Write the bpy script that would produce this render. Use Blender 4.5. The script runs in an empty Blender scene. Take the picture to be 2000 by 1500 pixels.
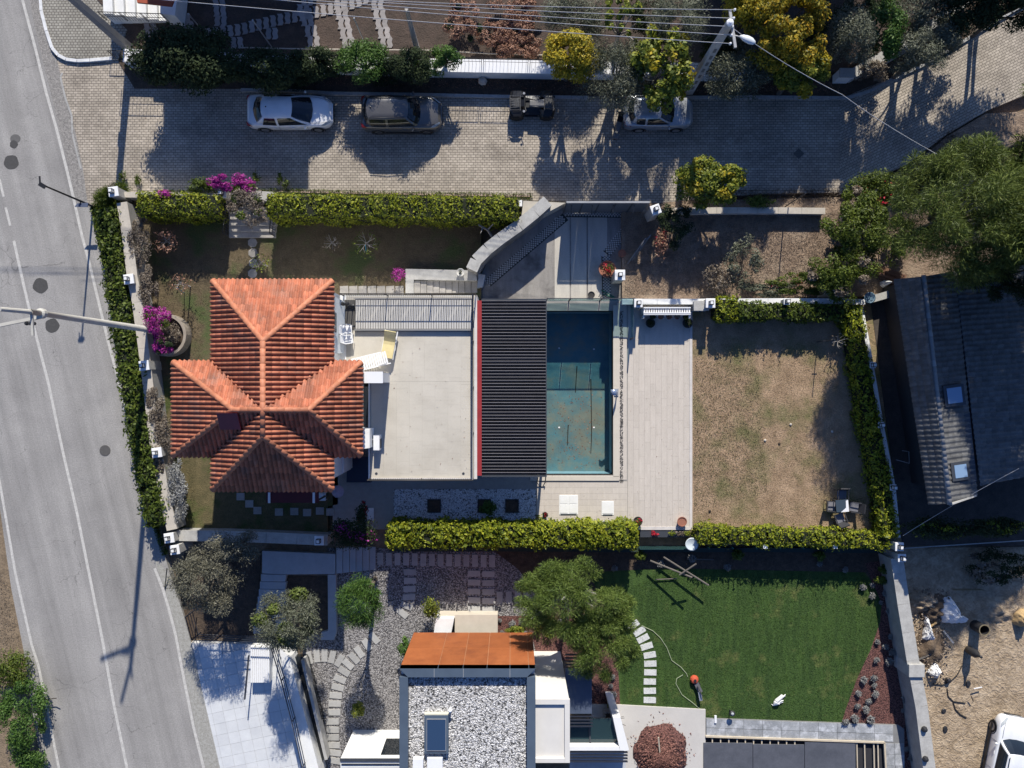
import bpy, bmesh, math, random
import numpy as np
from mathutils import Vector, Matrix, Euler
random.seed(7); rng = np.random.default_rng(11)
S = bpy.context.scene; COL = S.collection
H = 42.25; F = 1500.0            # height of the lens above the street, focal length in photo pixels
# ---------- camera, sky, sun, exposure ----------
cam = bpy.data.objects.new('camera', bpy.data.cameras.new('camera')); COL.objects.link(cam)
cam.location = (0, 0, H); cam.data.sensor_width = 36; cam.data.lens = 27; cam.data.clip_end = 3000
S.camera = cam
w = bpy.data.worlds.new('World'); S.world = w; w.use_nodes = True
nt = w.node_tree; nt.nodes.clear()
sky = nt.nodes.new('ShaderNodeTexSky'); sky.sky_type = 'NISHITA'; sky.sun_disc = False
SUN_EL, SUN_AZ = 31.8, 5.0
sky.ozone_density = 2.5; sky.sun_elevation = math.radians(SUN_EL); sky.sun_rotation = math.radians(SUN_AZ)
bg = nt.nodes.new('ShaderNodeBackground'); bg.inputs[1].default_value = 0.066
out = nt.nodes.new('ShaderNodeOutputWorld')
tint = nt.nodes.new('ShaderNodeMix'); tint.data_type = 'RGBA'; tint.blend_type = 'MULTIPLY'; tint.inputs[0].default_value = 1
tint.inputs[7].default_value = (.66, .92, 1.42, 1); nt.links.new(sky.outputs[0], tint.inputs[6]); nt.links.new(tint.outputs[2], bg.inputs[0]); nt.links.new(bg.outputs[0], out.inputs[0])
sl = bpy.data.lights.new('sun', 'SUN'); sl.energy = 5.0; sl.angle = math.radians(0.55); sl.color = (1, .945, .84)
so = bpy.data.objects.new('sun', sl); COL.objects.link(so); so.location = (5, 60, 40)
e, a = math.radians(SUN_EL), math.radians(SUN_AZ)
so.rotation_euler = Vector((-math.sin(a)*math.cos(e), -math.cos(a)*math.cos(e), -math.sin(e))).to_track_quat('-Z', 'Y').to_euler()
S.view_settings.view_transform = 'Standard'; S.view_settings.look = 'None'
S.view_settings.exposure = 0.4; S.view_settings.gamma = 1; S.view_settings.use_curve_mapping = False
# ---------- helpers ----------
def W(px, py, z=0.0): return Vector(((px-1000)*(H-z)/F, (750-py)*(H-z)/F, z))
def WL(pts, z=0.0): return [W(x, y, z) for x, y in pts]
ORG = {}
def lin(c): return tuple(((v/255)/12.92 if v/255 <= .04045 else ((v/255+.055)/1.055)**2.4) for v in c)
def node(nt, t, **k):
    n = nt.nodes.new(t)
    for a_, v in k.items():
        if a_.startswith('i_'): n.inputs[a_[2:].replace('_', ' ')].default_value = v
        elif a_ == 'i': 
            for q, vv in v.items(): n.inputs[q].default_value = vv
        else: setattr(n, a_, v)
    return n
MATS = {}
def ramp(nt, src, stops):
    r = nt.nodes.new('ShaderNodeValToRGB'); cr = r.color_ramp
    while len(cr.elements) < len(stops): cr.elements.new(.5)
    for el, (p, c) in zip(cr.elements, stops): el.position = p; el.color = (*c, 1)
    nt.links.new(src, r.inputs[0]); return r.outputs[0]
def mixc(nt, fac, a_, b, mode='MIX'):
    m = nt.nodes.new('ShaderNodeMix'); m.data_type = 'RGBA'; m.blend_type = mode
    for s, v in ((m.inputs[0], fac), (m.inputs[6], a_), (m.inputs[7], b)):
        if hasattr(v, 'links') or isinstance(v, bpy.types.NodeSocket): nt.links.new(v, s)
        elif isinstance(v, tuple): s.default_value = (*v[:3], 1)
        else: s.default_value = v
    return m.outputs[2]
def newmat(name):
    m = bpy.data.materials.new(name); m.use_nodes = True; nt = m.node_tree
    return m, nt, nt.nodes['Principled BSDF']
def noise(nt, pos, scale, detail=4, rough=.6, stretch=None):
    n = node(nt, 'ShaderNodeTexNoise'); n.inputs['Scale'].default_value = scale
    n.inputs['Detail'].default_value = detail; n.inputs['Roughness'].default_value = rough
    if stretch:
        mp = node(nt, 'ShaderNodeMapping'); mp.inputs['Scale'].default_value = stretch
        nt.links.new(pos, mp.inputs[0]); pos = mp.outputs[0]
    nt.links.new(pos, n.inputs['Vector']); return n.outputs['Fac']
def M(name, c1, c2=None, scale=3, rough=.85, metal=0, bump=0, bscale=None, c3=None, s3=.4, t3=(.5, .62), spec=.4, stretch=None, vary=0, fine=0):
    """rgb base colours (linear), two-tone noise, patches of a third tone, bump"""
    if name in MATS: return MATS[name]
    m, nt, p = newmat(name)
    pos = node(nt, 'ShaderNodeNewGeometry').outputs['Position']
    c2 = c2 or tuple(v*.82 for v in c1)
    col = ramp(nt, noise(nt, pos, scale, 6, .62, stretch), [(.3, c2), (.7, c1)])
    if c3: col = mixc(nt, ramp(nt, noise(nt, pos, s3, 5, .6), [(t3[0], (0,)*3), (t3[1], (1,)*3)]), col, c3)
    if fine:
        f = ramp(nt, noise(nt, pos, 14, 4, .75), [(.25, (1-fine,)*3), (.75, (1+fine,)*3)])
        col = mixc(nt, 1.0, col, f, 'MULTIPLY')
    if vary:
        oi = node(nt, 'ShaderNodeObjectInfo').outputs['Random']
        gi = node(nt, 'ShaderNodeNewGeometry').outputs['Random Per Island']
        ad = node(nt, 'ShaderNodeMath', operation='ADD'); nt.links.new(oi, ad.inputs[0]); nt.links.new(gi, ad.inputs[1])
        fr = node(nt, 'ShaderNodeMath', operation='FRACT'); nt.links.new(ad.outputs[0], fr.inputs[0])
        v = ramp(nt, fr.outputs[0], [(0, (1-vary,)*3), (1, (1+vary,)*3)])
        col = mixc(nt, 1.0, col, v, 'MULTIPLY')
    nt.links.new(col, p.inputs['Base Color'])
    p.inputs['Roughness'].default_value = rough; p.inputs['Metallic'].default_value = metal
    p.inputs['Specular IOR Level'].default_value = spec
    if bump:
        b = node(nt, 'ShaderNodeBump'); b.inputs['Strength'].default_value = 1; b.inputs['Distance'].default_value = bump
        nt.links.new(noise(nt, pos, bscale or scale*3, 6, .7), b.inputs['Height']); nt.links.new(b.outputs[0], p.inputs['Normal'])
    MATS[name] = m; return m
def leafmat(name, cols, trans=.25, rough=.55, ns=.8):
    if name in MATS: return MATS[name]
    m, nt, p = newmat(name)
    g = node(nt, 'ShaderNodeNewGeometry')
    k = len(cols); st = [(.08+.84*i/max(1, k-1), c) for i, c in enumerate(cols)]
    n = noise(nt, g.outputs['Position'], ns, 3, .6)
    mr = node(nt, 'ShaderNodeMath', operation='MULTIPLY_ADD'); mr.inputs[1].default_value = .55; mr.inputs[2].default_value = -.05
    nt.links.new(g.outputs['Random Per Island'], mr.inputs[0])
    m2 = node(nt, 'ShaderNodeMath', operation='MULTIPLY_ADD'); m2.inputs[1].default_value = .55
    nt.links.new(n, m2.inputs[0]); nt.links.new(mr.outputs[0], m2.inputs[2])
    col = ramp(nt, m2.outputs[0], st)
    nt.links.new(col, p.inputs['Base Color']); p.inputs['Roughness'].default_value = rough
    p.inputs['Specular IOR Level'].default_value = .3
    tr = node(nt, 'ShaderNodeBsdfTranslucent'); nt.links.new(col, tr.inputs[0])
    mx = node(nt, 'ShaderNodeMixShader'); mx.inputs[0].default_value = trans
    o = nt.nodes['Material Output']; nt.links.new(p.outputs[0], mx.inputs[1]); nt.links.new(tr.outputs[0], mx.inputs[2]); nt.links.new(mx.outputs[0], o.inputs[0])
    MATS[name] = m; return m
def glass(name, col, rough=.03, alpha=.55):
    if name in MATS: return MATS[name]
    m, nt, p = newmat(name); p.inputs['Base Color'].default_value = (*col, 1); p.inputs['Roughness'].default_value = rough
    p.inputs['Specular IOR Level'].default_value = .6
    if alpha < 1:
        t = node(nt, 'ShaderNodeBsdfTransparent'); t.inputs[0].default_value = (.75, .88, .88, 1)
        mx = node(nt, 'ShaderNodeMixShader'); mx.inputs[0].default_value = alpha
        nt.links.new(t.outputs[0], mx.inputs[1]); nt.links.new(p.outputs[0], mx.inputs[2])
        nt.links.new(mx.outputs[0], nt.nodes['Material Output'].inputs[0])
    MATS[name] = m; return m
def link(o, parent=None):
    COL.objects.link(o)
    if parent is not None: o.parent = parent
    return o
def tag(o, label=None, cat=None, group=None, kind=None):
    for k, v in (('label', label), ('category', cat), ('group', group), ('kind', kind)):
        if v: o[k] = v
    return o
def thing(name, label, cat, loc=(0, 0, 0), rot=0, group=None):
    o = bpy.data.objects.new(name, None); o.empty_display_size = .2; COL.objects.link(o)
    o.location = loc; o.rotation_euler = (0, 0, rot); ORG[o.name] = Vector(loc)
    return tag(o, label, cat, group)
def copy_tree(o, parent=None):
    c = o.copy(); COL.objects.link(c)
    if parent is not None: c.parent = parent
    for ch in list(o.children): copy_tree(ch, c)
    return c
class MB:
    def __init__(s): s.v = []; s.f = []
    def add(s, vs, fs):
        n = len(s.v); s.v += [tuple(v) for v in vs]; s.f += [tuple(i+n for i in f) for f in fs]; return s
    def box(s, x0, y0, z0, x1, y1, z1):
        return s.add([(x0,y0,z0),(x1,y0,z0),(x1,y1,z0),(x0,y1,z0),(x0,y0,z1),(x1,y0,z1),(x1,y1,z1),(x0,y1,z1)],
                     [(3,2,1,0),(4,5,6,7),(0,1,5,4),(1,2,6,5),(2,3,7,6),(3,0,4,7)])
    def prism(s, poly, z0, z1):
        poly = [(p[0], p[1]) for p in poly]; n = len(poly)
        ar = sum(poly[i][0]*poly[(i+1) % n][1]-poly[(i+1) % n][0]*poly[i][1] for i in range(n))
        if ar < 0: poly = poly[::-1]
        return s.add([(x, y, z0) for x, y in poly]+[(x, y, z1) for x, y in poly],
                     [tuple(range(n))[::-1], tuple(range(n, 2*n))]+[(i, (i+1) % n, n+(i+1) % n, n+i) for i in range(n)])
    def sheet(s, poly, z):
        poly = [(p[0], p[1]) for p in poly]; n = len(poly)
        ar = sum(poly[i][0]*poly[(i+1) % n][1]-poly[(i+1) % n][0]*poly[i][1] for i in range(n))
        if ar < 0: poly = poly[::-1]
        return s.add([(x, y, z) for x, y in poly], [tuple(range(n))])
    def bar(s, p0, p1, wd, ht, up=(0, 0, 1)):
        p0, p1 = Vector(p0), Vector(p1); d = (p1-p0).normalized(); up = Vector(up)
        if abs(d.dot(up)) > .95: up = Vector((0, 1, 0))
        sd = d.cross(up).normalized()*wd/2; u = sd.cross(d).normalized()*ht/2
        vs = [p+a_*sd+b*u for p in (p0, p1) for a_, b in ((-1,-1),(1,-1),(1,1),(-1,1))]
        return s.add(vs, [(3,2,1,0),(4,5,6,7),(0,1,5,4),(1,2,6,5),(2,3,7,6),(3,0,4,7)])
    def tube(s, pts, rs, n=8, cap=True):
        pts = [Vector(p) for p in pts]
        if not hasattr(rs, '__len__'): rs = [rs]*len(pts)
        b = len(s.v); pu = None
        for i, p in enumerate(pts):
            d = (pts[min(i+1, len(pts)-1)]-pts[max(i-1, 0)]).normalized()
            ref = Vector((0, 0, 1)) if abs(d.z) < .9 else Vector((0, 1, 0))
            sd = d.cross(ref).normalized(); u = sd.cross(d).normalized()
            for k in range(n):
                t = 2*math.pi*k/n; s.v.append(tuple(p+rs[i]*(math.cos(t)*sd+math.sin(t)*u)))
        for i in range(len(pts)-1):
            for k in range(n):
                k2 = (k+1) % n; s.f.append((b+i*n+k, b+(i+1)*n+k, b+(i+1)*n+k2, b+i*n+k2))
        if cap: s.f.append(tuple(b+k for k in range(n))[::-1]); s.f.append(tuple(b+(len(pts)-1)*n+k for k in range(n)))
        return s
    def lathe(s, c, prof, n=16):
        b = len(s.v)
        for r, z in prof:
            for k in range(n):
                t = 2*math.pi*k/n; s.v.append((c[0]+r*math.cos(t), c[1]+r*math.sin(t), c[2]+z))
        for i in range(len(prof)-1):
            for k in range(n):
                k2 = (k+1) % n; s.f.append((b+i*n+k, b+i*n+k2, b+(i+1)*n+k2, b+(i+1)*n+k))
        s.f.append(tuple(b+k for k in range(n))[::-1]); s.f.append(tuple(b+(len(prof)-1)*n+k for k in range(n)))
        return s
    def mesh(s, name, m=None, smooth=False, off=(0, 0, 0)):
        me = bpy.data.meshes.new(name)
        me.from_pydata([(v[0]-off[0], v[1]-off[1], v[2]-off[2]) for v in s.v], [], s.f)
        if m: me.materials.append(m)
        if smooth: me.polygons.foreach_set('use_smooth', [True]*len(me.polygons))
        me.update(); return me
    def build(s, name, m, parent=None, smooth=False, bevel=0, local=False, label=None, cat=None, group=None, kind=None):
        if parent is not None:
            off = Vector((0, 0, 0)) if local else ORG.get(parent.name, Vector((0, 0, 0)))
        else:
            xs, ys, zs = zip(*s.v); off = Vector(((min(xs)+max(xs))/2, (min(ys)+max(ys))/2, min(zs)))
        o = bpy.data.objects.new(name, s.mesh(name, m, smooth, off))
        link(o, parent); ORG[o.name] = off
        if parent is None: o.location = off
        if bevel:
            b = o.modifiers.new('bevel', 'BEVEL'); b.width = bevel; b.segments = 2; b.limit_method = 'ANGLE'
        return tag(o, label, cat, group, kind)
def piece(name, me, parent, loc, rot=(0, 0, 0), local=False):
    o = bpy.data.objects.new(name, me); link(o, parent)
    o.location = Vector(loc) if local else Vector(loc)-ORG.get(parent.name, Vector((0, 0, 0)))
    o.rotation_euler = rot; return o
def leaves(C, Nn, size, aspect=.5, jit=.35, direct=None):
    """diamond leaves at C facing Nn -> (verts, nfaces)"""
    n = len(C); Nn = Nn+rng.normal(0, jit, (n, 3)); Nn /= np.linalg.norm(Nn, axis=1)[:, None]+1e-9
    r = rng.normal(0, 1, (n, 3)) if direct is None else direct+rng.normal(0, .25, (n, 3))
    t = r-(r*Nn).sum(1)[:, None]*Nn; t /= np.linalg.norm(t, axis=1)[:, None]+1e-9
    b = np.cross(Nn, t); L = (size*rng.uniform(.6, 1.35, n))[:, None]*.5
    V = np.stack([C+t*L, C+b*L*aspect, C-t*L, C-b*L*aspect], 1).reshape(-1, 3)
    return V
def leafobj(name, V, m, parent=None, kind='stuff', label=None, cat=None):
    off = ORG.get(parent.name, Vector((0, 0, 0))) if parent is not None else Vector(V.mean(0))
    V = V-np.array(off); nf = len(V)//4
    me = bpy.data.meshes.new(name); me.vertices.add(len(V)); me.vertices.foreach_set('co', V.astype(np.float32).ravel())
    me.loops.add(len(V)); me.loops.foreach_set('vertex_index', np.arange(len(V), dtype=np.int32))
    me.polygons.add(nf); me.polygons.foreach_set('loop_start', np.arange(nf, dtype=np.int32)*4)
    me.polygons.foreach_set('loop_total', np.full(nf, 4, dtype=np.int32))
    me.update(); me.validate(); me.materials.append(m)
    o = bpy.data.objects.new(name, me); link(o, parent); ORG[o.name] = off
    if parent is None: o.location = off
    return tag(o, label, cat, None, kind)
def inpoly(P, x, y):
    c = False; j = len(P)-1
    for i in range(len(P)):
        if (P[i][1] > y) != (P[j][1] > y) and x < (P[j][0]-P[i][0])*(y-P[i][1])/(P[j][1]-P[i][1])+P[i][0]: c = not c
        j = i
    return c
def inpoly_np(P, X, Y):
    c = np.zeros(len(X), bool); j = len(P)-1
    for i in range(len(P)):
        yi, yj, xi, xj = P[i][1], P[j][1], P[i][0], P[j][0]
        if yi != yj: c ^= ((yi > Y) != (yj > Y)) & (X < (xj-xi)*(Y-yi)/(yj-yi)+xi)
        j = i
    return c
def scatter(poly, n):
    xs = [p[0] for p in poly]; ys = [p[1] for p in poly]
    X = rng.uniform(min(xs), max(xs), n*3); Y = rng.uniform(min(ys), max(ys), n*3)
    k = inpoly_np(poly, X, Y); return X[k][:n], Y[k][:n]
STRUCT = dict(kind='structure')
# ---------- materials ----------
asphalt = M('asphalt', (.345,.33,.31), (.27,.258,.245), .7, .9, bump=.01, bscale=30, c3=(.22,.21,.20), s3=.35, t3=(.5,.75), fine=.3)
def wear(mat_, rot, sx, sy, dark=.78, cracks=.35, crk=.55):
    """long streaks along the travel direction and a fine crack web, multiplied over the base colour"""
    nt = mat_.node_tree; p = nt.nodes['Principled BSDF']; src = p.inputs['Base Color'].links[0].from_socket
    pos = node(nt, 'ShaderNodeNewGeometry').outputs['Position']; mp = node(nt, 'ShaderNodeMapping'); mp.vector_type = 'POINT'; mp.inputs['Rotation'].default_value = (0, 0, rot); nt.links.new(pos, mp.inputs[0])
    st = ramp(nt, noise(nt, mp.outputs[0], 1, 5, .6, (sx, sy, 1)), [(.32, (dark,)*3), (.62, (1.06,)*3)]); col = mixc(nt, 1.0, src, st, 'MULTIPLY')
    v = node(nt, 'ShaderNodeTexVoronoi'); v.feature = 'DISTANCE_TO_EDGE'; v.inputs['Scale'].default_value = cracks
    ns = node(nt, 'ShaderNodeTexNoise'); ns.inputs['Scale'].default_value = 1.2; ns.inputs['Detail'].default_value = 6; nt.links.new(pos, ns.inputs['Vector'])
    ad = node(nt, 'ShaderNodeVectorMath', operation='MULTIPLY_ADD'); ad.inputs[1].default_value = (1.3, 1.3, 0); nt.links.new(ns.outputs['Color'], ad.inputs[0]); nt.links.new(pos, ad.inputs[2]); nt.links.new(ad.outputs[0], v.inputs['Vector'])
    ck = ramp(nt, v.outputs['Distance'], [(.0, (crk,)*3), (.008, (1,)*3)]); mk = ramp(nt, noise(nt, pos, .25, 3), [(.5, (0,)*3), (.56, (1,)*3)])
    ck = mixc(nt, mk, (1., 1., 1.), ck); col = mixc(nt, 1.0, col, ck, 'MULTIPLY'); nt.links.new(col, p.inputs['Base Color'])
wear(asphalt, math.radians(-14), 1.5, .06, .80, .5)
patchm = M('asphalt_patch', (.075,.073,.072), (.06,.058,.056), 6, .95, bump=.01, fine=.2)
roadpaint = M('road_paint', (.58,.56,.52), (.40,.385,.36), 5, .8, fine=.2)
kerbm = M('kerb_stone', (.42,.41,.39), (.30,.295,.28), 3, .85, bump=.01, fine=.2)
kerbwhite = M('white_kerb_paint', (.75,.75,.75), (.55,.55,.54), 4, .7)
soil = M('soil', (.105,.074,.052), (.05,.037,.027), 4, .95, bump=.06, bscale=9, fine=.35)
earth = M('dry_earth', (.36,.28,.19), (.22,.165,.11), 1.6, .95, bump=.09, bscale=5, c3=(.46,.37,.26), s3=.5, fine=.3)
drylawn = M('dry_lawn', (.45,.315,.205), (.24,.165,.10), 1.3, .95, bump=.05, bscale=14, c3=(.15,.145,.06), s3=.42, t3=(.48,.66), fine=.42)
verge = M('verge_earth', (.28,.21,.14), (.16,.12,.08), 2.5, .95, bump=.06, bscale=9, fine=.3)
gardenlawn = M('thin_lawn', (.16,.12,.07), (.09,.07,.04), 2, .95, bump=.05, bscale=12, c3=(.07,.09,.03), s3=.5, fine=.35)
greenlawn = M('green_turf', (.055,.105,.020), (.027,.058,.012), 1.6, .9, bump=.05, bscale=12, c3=(.14,.15,.045), s3=.9, t3=(.56,.75), stretch=(2.6,.35,1), fine=.4)
concrete = M('concrete', (.40,.375,.34), (.29,.27,.245), 1.5, .85, bump=.008, c3=(.2,.19,.175), s3=.6, t3=(.52,.75), fine=.15)
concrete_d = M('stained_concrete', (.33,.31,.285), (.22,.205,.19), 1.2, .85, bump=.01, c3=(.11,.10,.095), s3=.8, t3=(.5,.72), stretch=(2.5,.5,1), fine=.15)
whitewall = M('white_render', (.78,.78,.76), (.68,.68,.665), 1.5, .8, fine=.05)
whitepaint = M('white_paint', (.80,.80,.80), (.76,.76,.76), 3, .35, spec=.5)
cream = M('cream_tile', (.57,.525,.445), (.51,.47,.395), .8, .55, vary=.018, c3=(.45,.41,.34), s3=.5, t3=(.5,.75), fine=.06)
louvrem = M('pale_aluminium', (.52,.50,.46), (.46,.44,.41), 2, .5, vary=.05)
redm = M('red_metal', (.33,.035,.035), (.25,.025,.03), 2, .5)
blackm = M('black_metal', (.03,.03,.033), (.022,.022,.024), 3, .5)
anthr = M('anthracite', (.055,.06,.07), (.045,.05,.06), 2, .45)
tilem = M('clay_tile', (.43,.155,.085), (.31,.10,.055), 2.2, .75, vary=.30, c3=(.22,.11,.08), s3=1.1, t3=(.5,.72), fine=.22)
underm = M('roof_board', (.28,.05,.04), None, 3, .8)
blackglass = glass('dark_glass', (.012,.016,.02), .04, 1)
clearglass = glass('balustrade_glass', (.25,.36,.38), .05, .22)
plankm = M('deck_tile', (.57,.51,.44), (.505,.45,.385), 2, .6, vary=.035, stretch=(3,.6,1), fine=.07)
def brickmat(name, c1, c2, mort, bw, bh, ms=.012, bump=.012, rot=0, patch=None):
    m, nt, p = newmat(name)
    pos = node(nt, 'ShaderNodeNewGeometry').outputs['Position']
    mp = node(nt, 'ShaderNodeMapping'); mp.inputs['Rotation'].default_value = (0, 0, rot)
    nt.links.new(pos, mp.inputs[0])
    b = node(nt, 'ShaderNodeTexBrick'); b.offset = .5
    for k, v in (('Scale', 1), ('Mortar Size', ms), ('Mortar Smooth', .2), ('Brick Width', bw), ('Row Height', bh), ('Bias', 0)): b.inputs[k].default_value = v
    b.inputs['Color1'].default_value = (*c1, 1); b.inputs['Color2'].default_value = (*c2, 1); b.inputs['Mortar'].default_value = (*mort, 1)
    nt.links.new(mp.outputs[0], b.inputs['Vector'])
    f = ramp(nt, noise(nt, pos, .45, 6, .65), [(.3, (.66, .64, .62)), (.7, (1.1, 1.08, 1.05))])
    col = mixc(nt, 1.0, b.outputs['Color'], f, 'MULTIPLY')
    f2 = ramp(nt, noise(nt, pos, 12, 3, .7), [(.25, (.8,)*3), (.75, (1.18,)*3)])
    col = mixc(nt, 1.0, col, f2, 'MULTIPLY')
    nt.links.new(col, p.inputs['Base Color']); p.inputs['Roughness'].default_value = .85
    bp = node(nt, 'ShaderNodeBump'); bp.invert = True; bp.inputs['Distance'].default_value = bump
    nt.links.new(b.outputs['Fac'], bp.inputs['Height']); nt.links.new(bp.outputs[0], p.inputs['Normal'])
    MATS[name] = m; return m
paver = brickmat('street_paver', (.52,.46,.385), (.39,.345,.285), (.16,.14,.12), .25, .14, .013)
paver2 = brickmat('street_paver_slanted', (.52,.46,.385), (.39,.345,.285), (.16,.14,.12), .25, .14, .013, rot=math.radians(-28))
def gravelmat(name, cols, scale, bump=.03):
    m, nt, p = newmat(name); pos = node(nt, 'ShaderNodeNewGeometry').outputs['Position']
    v = node(nt, 'ShaderNodeTexVoronoi'); v.inputs['Scale'].default_value = scale; nt.links.new(pos, v.inputs['Vector'])
    sx = node(nt, 'ShaderNodeSeparateXYZ'); nt.links.new(v.outputs['Color'], sx.inputs[0])
    col = ramp(nt, sx.outputs[0], [(i/(len(cols)-1)*.8+.1, c) for i, c in enumerate(cols)])
    ed = ramp(nt, v.outputs['Distance'], [(.35, (1,)*3), (.75, (.35,)*3)])
    col = mixc(nt, 1.0, col, ed, 'MULTIPLY')
    nt.links.new(col, p.inputs['Base Color']); p.inputs['Roughness'].default_value = .85
    b = node(nt, 'ShaderNodeBump'); b.invert = True; b.inputs['Distance'].default_value = bump
    nt.links.new(v.outputs['Distance'], b.inputs['Height']); nt.links.new(b.outputs[0], p.inputs['Normal'])
    MATS[name] = m; return m
roofgravel = gravelmat('roof_gravel', [(.05,.05,.05), (.30,.29,.28), (.55,.54,.53), (.72,.71,.70)], 11)
whitepebble = gravelmat('white_pebble', [(.04,.04,.045), (.45,.45,.45), (.7,.7,.7), (.78,.78,.78)], 13)
graygravel = gravelmat('garden_gravel', [(.10,.095,.095), (.25,.235,.23), (.34,.32,.31), (.45,.43,.42)], 17)
mulchm = gravelmat('red_mulch', [(.06,.022,.02), (.15,.06,.05), (.20,.085,.07), (.25,.115,.095)], 22)
wear(paver, 0, .10, 1.3, .84, .28, .8); wear(paver2, math.radians(-28), .10, 1.3, .84, .28, .8)
# leaf materials
L_hedge = leafmat('hedge_leaf', [(.02,.035,.006), (.08,.115,.010), (.20,.235,.016), (.30,.32,.02), (.44,.42,.035)], .3, ns=1.7)
L_hedge2 = leafmat('hedge_leaf_green', [(.02,.035,.008), (.06,.09,.012), (.11,.15,.018), (.20,.23,.03)], .3, ns=1.4)
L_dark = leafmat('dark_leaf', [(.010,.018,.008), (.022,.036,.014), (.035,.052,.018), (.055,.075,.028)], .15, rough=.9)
L_olive = leafmat('olive_leaf', [(.05,.058,.035), (.10,.112,.072), (.16,.17,.115), (.25,.25,.19)], .15)
L_dryolive = leafmat('dry_olive_leaf', [(.05,.05,.033), (.11,.108,.075), (.18,.172,.125), (.27,.255,.20)], .12)
L_pine2 = leafmat('bright_pine_needle', [(.03,.05,.012), (.09,.14,.025), (.16,.22,.045), (.26,.31,.08)], .28)
L_dry = leafmat('dry_leaf', [(.08,.062,.045), (.14,.11,.08), (.21,.17,.13), (.30,.26,.20)], .1)
L_yellow = leafmat('yellow_leaf', [(.08,.09,.012), (.25,.23,.02), (.46,.36,.025), (.58,.36,.02)], .3, ns=.9)
L_gold = leafmat('golden_leaf', [(.03,.04,.008), (.10,.11,.012), (.30,.25,.02), (.50,.33,.02), (.55,.24,.02)], .3, ns=1.3)
L_ygreen = leafmat('lime_leaf', [(.03,.045,.008), (.10,.135,.02), (.22,.25,.03), (.42,.36,.04)], .3)
L_pine = leafmat('pine_needle', [(.02,.035,.010), (.07,.10,.02), (.14,.18,.035), (.24,.27,.06)], .25)
L_green = leafmat('green_leaf', [(.02,.05,.01), (.05,.11,.02), (.09,.17,.03), (.16,.25,.05)], .3)
L_magenta = leafmat('magenta_bract', [(.10,.01,.06), (.28,.02,.19), (.48,.05,.36), (.36,.04,.16)], .3)
L_red = leafmat('red_petal', [(.3,.01,.02), (.6,.02,.05)], .3)
L_brown = leafmat('brown_leaf', [(.10,.05,.03), (.22,.11,.07), (.33,.18,.12), (.42,.26,.18)], .1)
L_mint = leafmat('lavender_leaf', [(.16,.16,.15), (.26,.26,.25), (.36,.36,.35)], .1)
bark = M('bark', (.17,.14,.11), (.09,.075,.06), 8, .9, bump=.02, stretch=(3,3,.5))
bark_d = M('dark_bark', (.05,.04,.032), (.03,.025,.02), 8, .95, bump=.02)
hedge_core = M('hedge_core', (.018,.024,.010), (.010,.012,.007), 8, .95, bump=.03)
bark_w = M('pale_bark', (.40,.37,.34), (.26,.24,.22), 8, .9, bump=.02)
def plane_from(points): ...
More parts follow.
